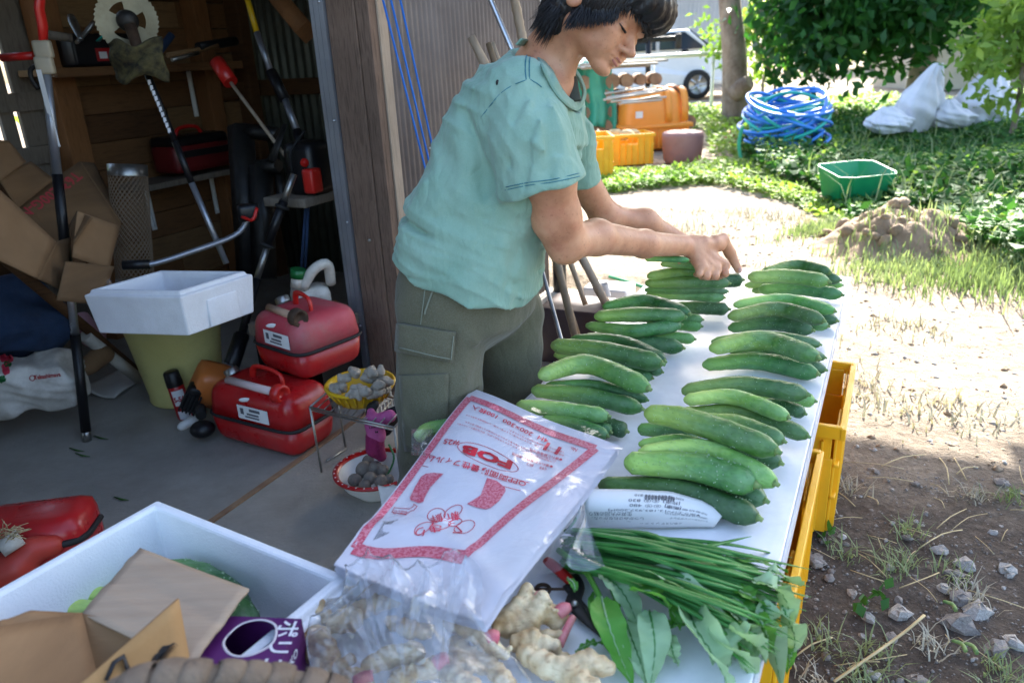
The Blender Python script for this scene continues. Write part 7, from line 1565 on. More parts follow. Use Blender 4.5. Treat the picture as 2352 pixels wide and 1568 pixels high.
tag(q.build('straw_wisp', 'straw', kind='stuff'), 'wisp of dry straw on the old jerrycan', 'straw')
for i, (x, y) in enumerate(((262, 1140), (160, 1028), (173, 1040), (215, 1000))): q = MB(); q.tube([P(x, y, .004), P(x + 18, y + 6, .005), P(x + 34, y + 8, .004)], [.002, .004, .001], 5, flat=.3); tag(q.build('leaf_scrap', 'weed'), 'scrap of green leaf on the concrete, ' + ['by the foam box corner', 'at the foot of the pole pruner', 'just below the pole foot', 'beside the steel cap'][i], 'leaf scrap', 'leaf scraps on the concrete')
# things leaning outside on the siding
for i, dx in enumerate((0, 22, 48)):
    top = H(872 + dx * 0.85, -30, S(0, .075), DV); bot = H(985 + dx * 0.55, 420, S(0, .12), DV)
    rod('blue_rope', 'taut blue cord on the siding, ' + ['nearest the door post', 'the middle one of three', 'nearest the woman'][i], 'rope', [top, top.lerp(bot, .5), bot, bot + (bot - top) * 0.5], 0.0035, 'blue_cord', 8, 'blue cords hanging on the siding')
def pole(name, label, px, m, r, d0, d1, nodes=0, grp='poles leaning on the siding'):
    (x0, y0), (x1, y1) = px; a, b = Q(x0, y0, d0), Q(x1, y1, d1); n = 24; q = MB(); L = (b - a).length; pts = [a.lerp(b, i / n) for i in range(n + 1)]
    rs = [r * (1.14 if nodes and (i % max(1, n // nodes) == 2) else 1) for i in range(n + 1)]; q.tube(pts, rs, 12); return tag(q.build(name, m), label, 'pole', grp)
pole('bamboo_pole', 'bamboo pole with its cut top standing clear of the siding', [(1082, 85), (1400, 715)], 'bamboo', .0145, 2.75, 2.55, 5)
pole('bamboo_pole', 'short bamboo pole showing just over the shoulder', [(1122, 100), (1330, 780)], 'bamboo_dark', .0105, 2.85, 2.55, 4); pole('bamboo_pole', 'brown bamboo pole beside the short one over the shoulder', [(1130, 98), (1345, 700)], 'bamboo', .0095, 2.9, 2.62, 4)
pole('bamboo_pole', 'pale bamboo pole beside the black downpipe', [(1178, -20), (1212, 150)], 'bamboo', .0165, 3.05, 3.0, 5)
pole('bamboo_pole', 'dark bamboo pole crossing in front of the brown crate', [(1225, 380), (1325, 790)], 'bamboo_dark', .0125, 2.6, 2.3, 4); pole('bamboo_pole', 'wooden pole under the elbow between two bamboos', [(1255, 480), (1318, 760)], 'bamboo', .0115, 2.75, 2.5, 3); pole('bamboo_pole', 'smooth pole ending at a white wrapping', [(1280, 500), (1398, 700)], 'bamboo', .0145, 2.95, 2.75, 0)
pole('metal_pole', 'shiny metal pole leaning behind the neck', [(1118, -20), (1180, 125)], 'alu_bright', .0105, 2.95, 2.9); pole('metal_pole', 'thin rusty metal bar leaning low in front of the crate', [(1245, 620), (1292, 790)], 'steel', .0065, 2.3, 2.12)
q = MB(); q.lathe([(0.0185, 0), (0.0185, 0.05)], Q(1392, 680, 2.75), 16, (-.2, 0, 1)); tag(q.build('white_wrapping', 'paper_white'), 'white wrapping at the foot of the smooth pole', 'wrapping')
q = MB(); c = P(1330, 800, 0); c = Vector((.30, 2.75, .11)); q.box(c, (.34, .2, .22), RS, bev=.006); tag(q.build('brown_crate', mat('crate_brown', '3a2d30', '4a3a3c', 4, .6)), 'dark brown crate standing behind the poles', 'crate')
q = MB(); c = Vector((.44, 3.2, .08)); q.box(c, (.2, .14, .15), RS, bev=.012); tag(q.build('paper_sack', 'paper_white'), 'white and pink package in the sun behind the poles', 'package')
# ------------------------------------------------------------------ plants
def leafcloud(name, blobs, n, size, m, parent=None, seed=0, clump=0.16, kind=None, wide=0.5, droop=0.3):
    """small bent leaves in clumps spread through a crown; blobs: (centre, radii, weight)"""
    R = np.random.RandomState(seed); w = np.array([b[2] for b in blobs], float); w /= w.sum()
    nc = max(1, n // 26); bi = R.choice(len(blobs), nc, p=w); C = np.array([tuple(b[0]) for b in blobs])[bi]; RR = np.array([b[1] for b in blobs])[bi]
    d = R.normal(size=(nc, 3)); d /= np.linalg.norm(d, axis=1)[:, None]; cl = C + d * RR * (R.rand(nc, 1) ** 0.45)
    k = R.randint(0, nc, n); p = cl[k] + R.normal(size=(n, 3)) * clump * np.array([1, 1, .7])
    ax = R.normal(size=(n, 3)) + np.array([0, 0, -droop * 2]); ax /= np.linalg.norm(ax, axis=1)[:, None]
    sd = np.cross(ax, R.normal(size=(n, 3))); sd /= np.linalg.norm(sd, axis=1)[:, None]; nn = np.cross(ax, sd)
    L = size * (0.6 + 0.8 * R.rand(n, 1)); W = L * wide * 0.5
    V = np.stack([p, p + ax * L * 0.5 + sd * W + nn * L * 0.06, p + ax * L - nn * L * 0.08, p + ax * L * 0.5 - sd * W + nn * L * 0.06], 1).reshape(-1, 3)
    F = np.arange(4 * n).reshape(n, 4)
    return bulk(name, V, F, m, kind, parent)
def blades(name, P_, h, m, kind='stuff', seed=0, w=0.004, lean=0.5, parent=None):
    """grass blades: P_ roots (n,3), h heights (n,)"""
    R = np.random.RandomState(seed); n = len(P_); a = R.rand(n) * 6.283; d = np.stack([np.cos(a), np.sin(a), np.zeros(n)], 1) * lean * (0.3 + R.rand(n, 1)); up = np.array([0, 0, 1.0])
    b = a + 1.57; s = np.stack([np.cos(b), np.sin(b), np.zeros(n)], 1) * w * (0.6 + 0.8 * R.rand(n, 1)); H_ = h[:, None]
    m1 = P_ + (d * 0.35 + up * 0.6) * H_; m2 = P_ + (d * 1.0 + up * 0.9) * H_
    V = np.stack([P_ - s, P_ + s, m1 + s * .8, m1 - s * .8, m2, m2], 1)
    V = V[:, :5].reshape(-1, 3); i = np.arange(n)[:, None] * 5
    F = np.concatenate([i + np.array([0, 1, 2, 3]), i + np.array([3, 2, 4, 4])])
    F3 = np.concatenate([i + np.array([0, 1, 2]), i + np.array([0, 2, 3]), i + np.array([3, 2, 4])])
    return bulk(name, V, F3, m, kind, parent)
def limb(parent, pts, r0, r1, m='bark', name='branch', n=9):
    p = curve(pts, 10); q = MB(); q.tube(p, [r0 + (r1 - r0) * i / 9 for i in range(10)], n); return q.build(name, m, parent)
NR = np.random.RandomState(21)
def scatter(n, poly_px, z=0.0, dens=None):
    """random roots on the ground inside an outline measured in the photograph"""
    G = [P(x, y, z) for x, y in poly_px]; xs = [g.x for g in G]; ys = [g.y for g in G]; out = []
    pg = [(g.x, g.y) for g in G]
    while len(out) < n:
        X = np.stack([NR.uniform(min(xs), max(xs), n * 2), NR.uniform(min(ys), max(ys), n * 2)], 1); ins = np.zeros(len(X), bool)
        j = len(pg) - 1
        for i in range(len(pg)):
            xi, yi = pg[i]; xj, yj = pg[j]; c = ((yi > X[:, 1]) != (yj > X[:, 1])) & (X[:, 0] < (xj - xi) * (X[:, 1] - yi) / (yj - yi + 1e-12) + xi); ins ^= c; j = i
        X = X[ins]
        if dens is not None: X = X[NR.rand(len(X)) < dens(X)]
        out += list(X)
    X = np.array(out[:n]); return np.c_[X, np.array([dirt_z(x, y) for x, y in X])]
patchy = lambda X: np.clip(0.5 + 0.9 * np.sin(X[:, 0] * 2.3 + 1.3 * np.sin(X[:, 1] * 1.7)) * np.sin(X[:, 1] * 2.1 + X[:, 0]), 0.04, 1)
# weeds under the trees: a mass of leaves
def weedmass(name, poly, n, hmax, size, m, seed):
    X = scatter(n, poly); h = NR.rand(n) ** 0.7 * hmax * (0.5 + 0.5 * np.sin(X[:, 0] * 1.9) * np.sin(X[:, 1] * 1.3 + 1) + 0.25); X[:, 2] += np.abs(h)
    R = np.random.RandomState(seed); ax = R.normal(size=(n, 3)); ax[:, 2] = np.abs(ax[:, 2]) * .3 - .15; ax /= np.linalg.norm(ax, axis=1)[:, None]
    sd = np.cross(ax, np.array([0, 0, 1.0]) + R.normal(size=(n, 3)) * .5); sd /= np.linalg.norm(sd, axis=1)[:, None]; nn = np.cross(ax, sd); L = size * (.6 + .8 * R.rand(n, 1)); W = L * .28
    V = np.stack([X, X + ax * L * .5 + sd * W + nn * L * .1, X + ax * L - nn * L * .1, X + ax * L * .5 - sd * W + nn * L * .1], 1).reshape(-1, 3)
    return bulk(name, V, np.arange(4 * n).reshape(n, 4), m, 'stuff')
WEED = [(1700, 370), (1790, 290), (2000, 265), (2500, 255), (2700, 330), (2600, 640), (2352, 640), (2240, 580), (2150, 480), (2040, 470), (1960, 500), (1890, 440), (1760, 420)]
weedmass('weeds', WEED, 52000, 0.24, 0.075, 'weed', 3)
weedmass('undergrowth', [(1360, 330), (1500, 260), (1660, 262), (1800, 250), (2100, 240), (2700, 215), (2700, 262), (2000, 300), (1790, 330), (1690, 390), (1640, 370), (1620, 300), (1400, 300)], 20000, 0.26, 0.07, 'leaf_bright', 4)
weedmass('verge_weeds', [(1350, 395), (1500, 392), (1700, 392), (1880, 450), (1960, 510), (1820, 462), (1640, 425), (1500, 432), (1380, 440)], 7000, .11, .05, 'leaf_bright', 6)
X = scatter(3600, [(1700, 560), (1850, 520), (1960, 480), (2060, 480), (2260, 570), (2500, 680), (2500, 740), (2150, 700), (1980, 650), (1850, 640)], 0, lambda X: patchy(X * 1.4) ** 2); blades('grass', X, 0.02 + 0.07 * NR.rand(len(X)), 'grass', seed=2, w=.0035)
X = scatter(420, [(1925, 760), (2010, 720), (2150, 740), (2500, 900), (2500, 1050), (1940, 1010)], 0, lambda X: patchy(X * 1.7) ** 3); blades('grass', X, 0.01 + 0.04 * NR.rand(len(X)), 'grass_dry', seed=5, w=.003, lean=.9)
X = scatter(800, [(1370, 560), (1480, 480), (1850, 480), (1960, 620), (1900, 620), (1500, 600)], 0, lambda X: patchy(X * 1.3) ** 3); blades('grass', X, 0.02 + 0.05 * NR.rand(len(X)), 'grass_dry', seed=6, w=.0035, lean=.9)
X = scatter(900, [(2180, 660), (2352, 560), (2600, 560), (2600, 760), (2300, 720)], 0, patchy); blades('grass', X, 0.04 + 0.13 * NR.rand(len(X)), 'grass', seed=7, w=.004, lean=.5)
weedmass('mixed_weeds', WEED, 9000, .3, .04, 'leaf_bright', 13)
X = scatter(1500, WEED); blades('tall_grass', X, .12 + .25 * NR.rand(len(X)), 'grass', seed=17, w=.005, lean=.7)
# trees
def tree(label, base, top, r, blobs, n, size, m, seed, limbs=(), grp=None, clump=.2, name='broadleaf_tree', tm='bark'):
    o = thing(name, label, 'tree', base, grp); limb(o, [base - Vector((0, 0, .2)), base.lerp(top, .3) + Vector((.02, 0, 0)), base.lerp(top, .65) - Vector((.03, 0, 0)), top], r, r * .55, tm, 'trunk', 14)
    for a, b in limbs: limb(o, [base.lerp(top, a), base.lerp(top, a).lerp(b, .5) + Vector((0, 0, .12)), b], r * .35, r * .08)
    leafcloud('crown', blobs, n, size, m, o, seed, clump); return o
b1 = Q(2108, 215, 11.0); b1.z = 0
tree('big dark leaved tree with low hanging branches behind the hose coil and sacks', b1, b1 + Vector((.1, .2, 3.4)), .19, [((4.6, 10.4, 1.7), (1.1, 1.1, .85), 3), ((3.95, 10.0, 1.4), (.65, .8, .8), 2), ((6.0, 10.9, 2.5), (1.2, 1.2, 1.3), 3), ((5.2, 10.1, 1.4), (1.0, .9, .65), 1.8), ((7.1, 11.3, 3.0), (1.3, 1.3, 1.3), 2), ((6.3, 11.0, 4.1), (1.3, 1.2, .8), 1.6), ((7.9, 11.7, 4.4), (1.4, 1.2, .8), 1.2)], 16500, .16, 'leaf_dark', 8, [(.5, Vector((4.2, 10, 2.2))), (.6, Vector((6.4, 10.6, 3.2))), (.45, Vector((5.3, 9.6, 1.9)))])
tree('second dark tree shading the weeds at the edge of the yard', Vector((8.4, 11.6, 0)), Vector((8.5, 11.7, 3.6)), .16, [((8.0, 11.0, 2.6), (1.5, 1.3, 1.5), 3), ((9.4, 11.5, 3.1), (1.6, 1.4, 1.5), 2), ((7.6, 11.0, 4.0), (1.4, 1.2, 1.1), 2)], 9000, .16, 'leaf_dark', 9, [(.5, Vector((7.4, 10.8, 2.6)))])
b3 = Q(1690, 262, 11.4); b3.z = 0; t3_ = Q(1664, -60, 11.4)
tr3 = tree('bare grey brown trunk standing behind the hose coil with a cut stub', b3, t3_ + Vector((0, 0, .9)), .2, [((t3_.x + 2.4, 13.0, 4.3), (1.5, 1.3, .6), 2)], 1500, .14, 'leaf_bright', 12)
limb(tr3, [Q(1690, 215, 11.3), Q(1712, 195, 11.15), Q(1722, 188, 11.1)], .14, .09, 'bark', 'stub', 12)
bsh = thing('shrub', 'loose twiggy shrub with yellowish leaves beside the bare trunk', 'shrub', Q(1765, 245, 12.5))
for pts in ([(1770, 245), (1780, 200), (1765, 150), (1750, 100)], [(1785, 240), (1790, 195), (1775, 165), (1800, 120)], [(1755, 245), (1752, 190), (1765, 150)], [(1775, 180), (1755, 140), (1735, 120)], [(1780, 165), (1800, 150), (1815, 110)], [(1765, 130), (1740, 90), (1730, 50)]): limb(bsh, [Q(x, y, 12.3) for x, y in pts], .03, .008, 'bark', 'twig', 6)
leafcloud('foliage', [(Q(1745, 60, 12.5), (.5, .5, .45), 2), (Q(1790, 70, 12.6), (.45, .5, .5), 2), (Q(1770, 130, 12.6), (.5, .4, .4), 1), (Q(1700, 40, 12.8), (.5, .4, .3), 1), (Q(1660, 110, 12.8), (.2, .3, .4), .5)], 1500, .12, 'leaf_bright', bsh, 14, .14)
b5 = Q(2330, 250, 7.6); b5.z = 0
tree('young bright green tree at the edge of the yard by the sacks', b5, b5 + Vector((.1, .1, 1.6)), .03, [(Q(2330, 100, 7.6), (.42, .5, .42), 3), (Q(2345, 30, 7.7), (.5, .5, .35), 2), (Q(2300, 200, 7.8), (.35, .4, .2), 1)], 1100, .12, 'leaf_bright', 15, (), None, .1, 'young_tree')
tree('bush outside behind the gaps of the plank wall', S(u0 - .4, -4.2), S(u0 - .4, -4.2, 1.2), .05, [(S(u0 - .4, -4.2, 1.0), (1.4, 1.0, 1.2), 2)], 2600, .12, 'leaf_bright', 16, (), None, .2, 'bush')
for i, (x, y, z, s_) in enumerate(((14, 30, 2.6, 3.4), (20, 34, 2.6, 3.8), (26, 36, 3, 4), (-6, 40, 3, 4), (34, 40, 3, 4.5))):
    tree('distant pale green tree, ' + ['behind the bare trunk', 'behind the twiggy shrub', 'behind the dark tree', 'beyond the shed', 'behind the sacks'][i], Vector((x, y, 0)), Vector((x, y, z)), .3, [((x, y, z), (s_ * .8, s_ * .6, s_ * .7), 1)], 1600, .5, 'leaf_bright', 30 + i, (), 'distant trees', .6)
# ------------------------------------------------------------------ things in the yard
def coil(ctr, R1, ell, tilt, n, m, r, seed, parent, nm):
    q = random.Random(seed)
    for i in range(n):
        c = ctr + Vector((q.uniform(-.06, .06), q.uniform(-.1, .1), q.uniform(-.16, .12))); rx = R1 * q.uniform(.72, 1.04); ry = rx * q.uniform(.75, 1.0); tx, ty = tilt + q.uniform(-.22, .22), q.uniform(-.25, .2); M3 = Euler((tx, ty, q.uniform(0, 6))).to_matrix()
        k = MB(); k.tube([c + M3 @ Vector((rx * math.cos(a), ry * math.sin(a), .03 * math.sin(2 * a + i))) for a in [2 * math.pi * j / 40 for j in range(41)]], r, 8, caps=False); k.build(nm, m, parent)
hc = Q(1797, 288, 7.6); hs = thing('hose_coil', 'big tangled coil of blue and teal hose lying on the weeds', 'hose', (hc.x, hc.y, 0))
coil(hc + Vector((0, 0, .12)), .42, .8, .35, 12, 'blue_hose', .0155, 2, hs, 'blue_hose'); coil(hc + Vector((.05, 0, 0.0)), .42, .8, .45, 8, 'teal_hose', .0155, 3, hs, 'teal_hose'); coil(hc + Vector((0, -.05, -.12)), .40, .8, .3, 7, 'blue_hose', .0155, 4, hs, 'blue_hose')
q = MB(); q.tube(curve([Q(1705, 290, 7.3), Q(1697, 330, 7.2), Q(1702, 365, 7.1), Q(1712, 385, 7.05)], 12), .018, 8); q.build('hose_end', 'green_plastic', hs)
# green basin
bz = P(1965, 455, 0); bn = thing('plastic_basin', 'green plastic scoop basin lying on the weeds', 'basin', bz); Mz = rotz(0.25); W1, W2, hb_ = .235, .2, .19
def rr4(w, l, z, dz=0.0): return [bz + Mz @ Vector((x * w, .02 + y * l, z + (dz if y > 0 else 0) * (1 if abs(x) < 2 else 1))) for x, y in ((-1, -.6), (-.72, -1), (.72, -1), (1, -.6), (1, .6), (.72, 1), (-.72, 1), (-1, .6))]
q = MB(); ringsb = [rr4(.19, .15, .0), rr4(.205, .165, .02), rr4(W1, W2, hb_ - .02, .05), rr4(W1 + .010, W2 + .010, hb_, .05), rr4(W1 - .002, W2 - .002, hb_, .05), rr4(.2, .16, .03)]
q.add([p for r in ringsb for p in r], [(k * 8 + i, k * 8 + (i + 1) % 8, (k + 1) * 8 + (i + 1) % 8, (k + 1) * 8 + i) for k in range(5) for i in range(8)] + [tuple(range(7, -1, -1)), tuple(range(40, 48))], True); q.build('basin_body', 'green_plastic', bn, bev=.004)
# earth mound with stones
mc = P(2098, 575, 0); q = MB()
def mz(s_, t):
    x, y = (s_ - .5) * 1.1, (t - .5) * 1.0; d = math.hypot(x / .36, y / .33); h = .22 * math.exp(-d ** 3) * (1 + .14 * math.sin(x * 19 + 2) * math.sin(y * 17)) + .02 * math.sin(x * 44) * math.sin(y * 39 + x * 20) * math.exp(-d * d * .6)
    return Vector((mc.x + x, mc.y + .15 + y, h - .03))
q.grid(mz, 60, 60); q.build('earth_mound', 'soil', kind='structure')
for i in range(34):
    a, b = rnd.uniform(.2, .8), rnd.uniform(.15, .8); p = mz(a, b); r = rnd.uniform(.018, .06); q = MB(); q.ball(p, r, 8, 6, Euler((rnd.random() * 6, rnd.random() * 6, 0)).to_matrix(), .22, i, (1, .8, .7)); tag(q.build('earth_clod', 'soil'), 'pale dry clod of earth on the mound', 'clod', 'clods on the earth mound')
X = np.array([tuple(mz(NR.uniform(.02, .95), NR.uniform(0, .5))) for _ in range(500)]); blades('mound_grass', X, .03 + .07 * NR.rand(len(X)), 'grass', seed=9, w=.0035)
# orange bin, crate, pot, wood pile
ob = P(1500, 342, 0); bnw = thing('compost_bin', 'orange plastic compost bin lying upside down behind the yellow crate', 'compost bin', ob)
def rbx(name, c, lo, hi, z0, z1, m, rz, par, bz_=.06, n=6):
    bm = bmesh.new(); bmesh.ops.create_cube(bm, size=1)
    for v in bm.verts: s_ = hi if v.co.z > 0 else lo; v.co = Vector((v.co.x * s_[0], v.co.y * s_[1], z0 if v.co.z < 0 else z1))
    bmesh.ops.bevel(bm, geom=[e for e in bm.edges if any(v.co.z == z1 for v in e.verts)], offset=bz_, segments=n, profile=.5, affect='EDGES'); q = MB(); M3 = rotz(rz)
    q.add([c + M3 @ v.co for v in bm.verts], [[v.index for v in f.verts] for f in bm.faces], True); bm.free(); return q.build(name, m, par)
oc_ = ob + Vector((.0, .25, 0)); sp_ = lambda c, e: math.copysign(abs(c) ** e, c)
q = MB(); q.grid(lambda a, t: oc_ + rotz(.18) @ Vector((.385 * sp_(math.cos(a * 6.2832), .5) * max(0.0, math.cos(t * 1.57)) ** .38, .295 * sp_(math.sin(a * 6.2832), .5) * max(0.0, math.cos(t * 1.57)) ** .38, .27 + .40 * math.sin(t * 1.5708) ** .85)), 49, 18); q.build('bin_body', 'orange_bin', bnw)
for k in (-.1, .1): q = MB(); q.grid(lambda a, t: oc_ + rotz(.18) @ Vector((.22 + k * .0 + .02 * (a - .5) * 4 + k, (.302 if 1 else 0) * sp_(math.cos(t * 3.1416), .5), .30 + .375 * max(0, math.sin(t * 3.1416)) ** .6)), 3, 24); q.build('bin_ridge', 'orange_bin', bnw, solid=.012)
rbx('bin_base', oc_, (.74, .56), (.78, .6), 0, .25, 'orange_bin', .18, bnw, .02, 2); rbx('bin_lip', oc_, (.83, .65), (.83, .65), .235, .28, 'orange_bin', .18, bnw, .012, 2)
for k in range(5): q = MB(); q.box(oc_ + rotz(.18) @ Vector((-.28 + .14 * k, -.29, .13)), (.012, .03, .22), rotz(.18)); q.build('bin_rib', 'orange_bin', bnw)
q = MB(); q.box(oc_ + rotz(.18) @ Vector((-.24, -.298, .40)), (.085, .006, .075), rotz(.18)); q.build('sticker', 'paper_white', bnw)
cp = P(1440, 380, 0); crate('sunlit yellow harvest crate on the grass in front of the orange bin', Vector((cp.x, cp.y + .16, 0)), .53, .36, .30, 'crate_yellow', 'yellow crates in the yard', .12); crate('yellow crate half hidden behind the far sleeve', Vector((P(1345, 372, 0).x, 7.5, 0)), .3, .5, .36, 'crate_yellow', 'yellow crates in the yard', .0)
for i, (dx, dy, r) in enumerate(((-.1, .2, .08), (.02, .16, .07), (.1, .22, .06))): q = MB(); q.ball((cp.x + dx, cp.y + dy, .30), r, 10, 7, None, .15, i, (1.2, .8, .6)); tag(q.build('dry_root', 'straw'), 'pale dried clump on the sunlit crate, ' + ['biggest', 'middle', 'smallest'][i], 'dried clump', 'dried clumps on the crate')
pt_ = P(1577, 378, 0); pt_.y += .2; q = MB(); q.lathe([(.17, 0), (.19, .03), (.205, .14), (.21, .26), (.205, .295), (.19, .305), (0, .308)], pt_, 36); tag(q.build('planter', 'pot_mauve'), 'mauve pottery planter beside the sunlit yellow crate', 'planter')
tc = P(1670, 335, 0); q = MB(); q.lathe([(.09, 0), (.11, .08), (.1, .13), (.08, .14)], tc, 9, (.5, -.3, .8), wob=.2); tag(q.build('broken_pot', 'terracotta'), 'broken terracotta pot in the grass beside the hose coil', 'pot')
wp = Q(1405, 300, 9.4); lp = thing('log_pile', 'pile of firewood logs under the green tarp', 'log pile', (wp.x, wp.y, 0)); rr = random.Random(6)
for i in range(9):
    for k in range(5):
        z = .09 + k * .17; x = wp.x - .5 + i * .17 + (.08 if k % 2 else 0)
        if z > .2 + .8 * (1 - max(0, (i - 4)) / 7): continue
        r = rr.uniform(.06, .09); q = MB(); q.tube([Vector((x, wp.y - .02 + rr.uniform(-.05, .03), z)), Vector((x + .03, wp.y + .5, z))], r, 9); q.build('log', 'log', lp)
tz = MB()
def tarp(s_, t):
    x = wp.x - .75 + .78 * s_ ; zt2 = 1.02 + .03 * math.sin(s_ * 9)
    if t < .4: return Vector((x, wp.y + .5 - 1.4 * t * .5 / .4 * .75, zt2 + .02 * math.sin(s_ * 15)))
    return Vector((x + .03 * math.sin(t * 9), wp.y - .06 - .05 * math.sin(s_ * 17 + t * 2) - .05 * math.sin(s_ * 41) * (t - .4), zt2 - (t - .4) / .6 * (.78 + .06 * math.sin(s_ * 8))))
tz.grid(tarp, 40, 22); tag(tz.build('green_tarp', 'green_tarp', solid=.003), 'green tarpaulin hanging over the end of the log pile', 'tarpaulin')
for i in range(7): a = Q(1335 + rr.uniform(-15, 15), 158 + rr.uniform(-10, 2), 9.0 + .1 * i); b = Q(1520 + rr.uniform(-50, 35), 156 + rr.uniform(-12, 4), 9.0 + .1 * i); b.z = a.z + .0; q = MB(); q.tube([a, b], .045, 4, flat=.3); tag(q.build('plank', 'board_grey'), 'weathered plank lying on top of the log pile', 'plank', 'planks on the log pile')
for i in range(9): a = Q(1392 + rr.uniform(-6, 40), 240 - 3 * i + rr.uniform(-3, 3), 8.35 + .04 * i); b = Q(1500 + rr.uniform(-30, 45), 226 - 3 * i + rr.uniform(-6, 4), 8.55 + .04 * i); q = MB(); q.tube([a, b], .025, 4, flat=.45); tag(q.build('lath', 'board_grey'), 'bleached wooden lath lying on the orange bin', 'lath', 'laths on the orange bin')
a, b = Q(1330, 140, 12.5), Q(1665, 122, 12.8); q = MB(); q.tube([a, b], .035, 8); rl = q.build('white_rail', 'white_plastic'); tag(rl, 'long white rail running in front of the parked car', 'rail')
for k in (.1, .5, .92): p = a.lerp(b, k); q = MB(); q.tube([Vector((p.x, p.y + .02, 0)), p], .03, 8); q.build('post', 'white_plastic', rl)
# parked car
cg = P(1600, 226, 0); cd = 17.5; kx = cd / cg.y; cw = Vector((cg.x * kx, cd, 0)); car = thing('parked_car', 'white car parked beyond the log pile behind the woman', 'car', cw); Lc_ = 3.4
prof = [(-3.0, .28), (-3.1, .7), (-3.0, .95), (-2.1, 1.02), (-1.5, 1.42), (-.2, 1.46), (.35, 1.02), (.95, .92), (1.0, .6), (.98, .28)]
q = MB(); n = len(prof); vs = [cw + Vector((x, y, z)) for y in (-.1, .05, 1.35, 1.5) for x, z in [(p[0], p[1]) for p in prof]]
vs = [cw + Vector((x, (y if z < 1.0 else y * .8 + .14), z)) for y in (0.0, 1.5) for x, z in prof]
q.add(vs, [tuple(range(n)), tuple(range(2 * n - 1, n - 1, -1))] + [(i, n + i, n + (i + 1) % n, (i + 1) % n) for i in range(n)]); q.build('car_body', 'car_white', car, bev=.05)
q = MB(); q.poly([cw + Vector((x, .12, z)) for x, z in ((-2.0, 1.04), (-1.48, 1.37), (-.9, 1.39), (-.9, 1.05))], .01, (0, -1, 0)); q.build('window', 'glass_dark', car); q = MB(); q.poly([cw + Vector((x, .12, z)) for x, z in ((-.82, 1.05), (-.82, 1.39), (-.28, 1.40), (.2, 1.05))], .01, (0, -1, 0)); q.build('window', 'glass_dark', car)
q = MB(); q.add([cw + Vector((-.15, .2, 1.44)), cw + Vector((-.15, 1.3, 1.44)), cw + Vector((.34, 1.38, 1.06)), cw + Vector((.34, .12, 1.06))], [(0, 1, 2, 3)]); w_ = q.build('windscreen', 'glass_dark', car, solid=.01)
for dx in (0.0, -2.2):
    w = MB(); w.lathe([(.2, -.09), (.29, -.09), (.31, -.06), (.31, .06), (.29, .09), (.2, .09)], cw + Vector((dx, .02, .31)), 24, (0, -1, 0)); wl = w.build('wheel', 'tyre', car); w = MB(); w.lathe([(0, .05), (.04, .06), (.19, .07), (.205, .09)], cw + Vector((dx, .02, .31)), 20, (0, -1, 0)); w.build('rim', 'steel', wl)
    for j in range(5): w = MB(); a = j * 1.257; w.tube([cw + Vector((dx, -.06, .31)), cw + Vector((dx + .19 * math.cos(a), -.06, .31 + .19 * math.sin(a)))], .022, 6); w.build('spoke', 'alu_bright', wl)
q = MB(); q.box(cw + Vector((-.3, -.06, 1.0)), (.14, .1, .1), bev=.03); q.build('mirror', 'black_plastic', car)
tr_ = Q(1490, 92, 16.5); q = MB(); q.box(tr_, (1.15, .1, .1), bev=.02); tg = q.build('roof_bar', 'black_plastic'); tag(tg, 'black bar with a bracket seen above the parked car', 'bar'); q = MB(); q.tube([tr_, tr_ + Vector((.0, 0, -.9))], .06, 8); q.build('bracket', 'black_plastic', tg); q = MB(); q.box(tr_ + Vector((.6, 0, -.05)), (.12, .12, .28), bev=.03); q.build('end_block', 'iron', tg)
# buildings
bd = thing('garage', 'pale garage building with a grey roller shutter beyond the parked car', 'building', Q(1560, 200, 24)); g0 = Q(1500, 60, 24)
q = MB(); q.box((g0.x - .2, 26.0, 1.35), (6.2, 3.6, 2.7)); q.build('wall', 'grey_wall', bd)
for k in range(14): q = MB(); q.box((g0.x - .75, 24.17, .12 + k * .155), (2.3, .04, .145)); q.build('shutter_slat', 'shutter', bd)
for k in range(18): q = MB(); q.box((g0.x + .75 + k * .12, 24.18, 1.3), (.03, .03, 2.5)); q.build('wall_rib', 'grey_wall', bd)
q = MB(); q.box((g0.x - .2, 25.9, 2.76), (6.6, 4.2, .12)); q.build('roof', 'white_plastic', bd)
hd = thing('low_wall_house', 'beige house wall showing through the trees behind the sacks', 'house', Q(2290, 170, 16)); h0 = Q(2300, 130, 16); q = MB(); q.box((h0.x + 1.5, 17.5, .8), (5.5, 2.4, 1.6)); q.build('wall', mat('beige_wall', 'a39b8a', 'b3ab9a', 2, .85), hd); q = MB(); q.box((h0.x + 1.5, 17.4, 1.68), (6.0, 3.0, .14)); q.build('roof', 'shutter', hd)
q = MB(); q.box((h0.x + .6, 16.27, .9), (.8, .05, .7)); wn = q.build('window', 'white_plastic', hd); q = MB(); q.box((h0.x + .6, 16.235, .9), (.7, .02, .6)); q.build('pane', 'glass_dark', wn)
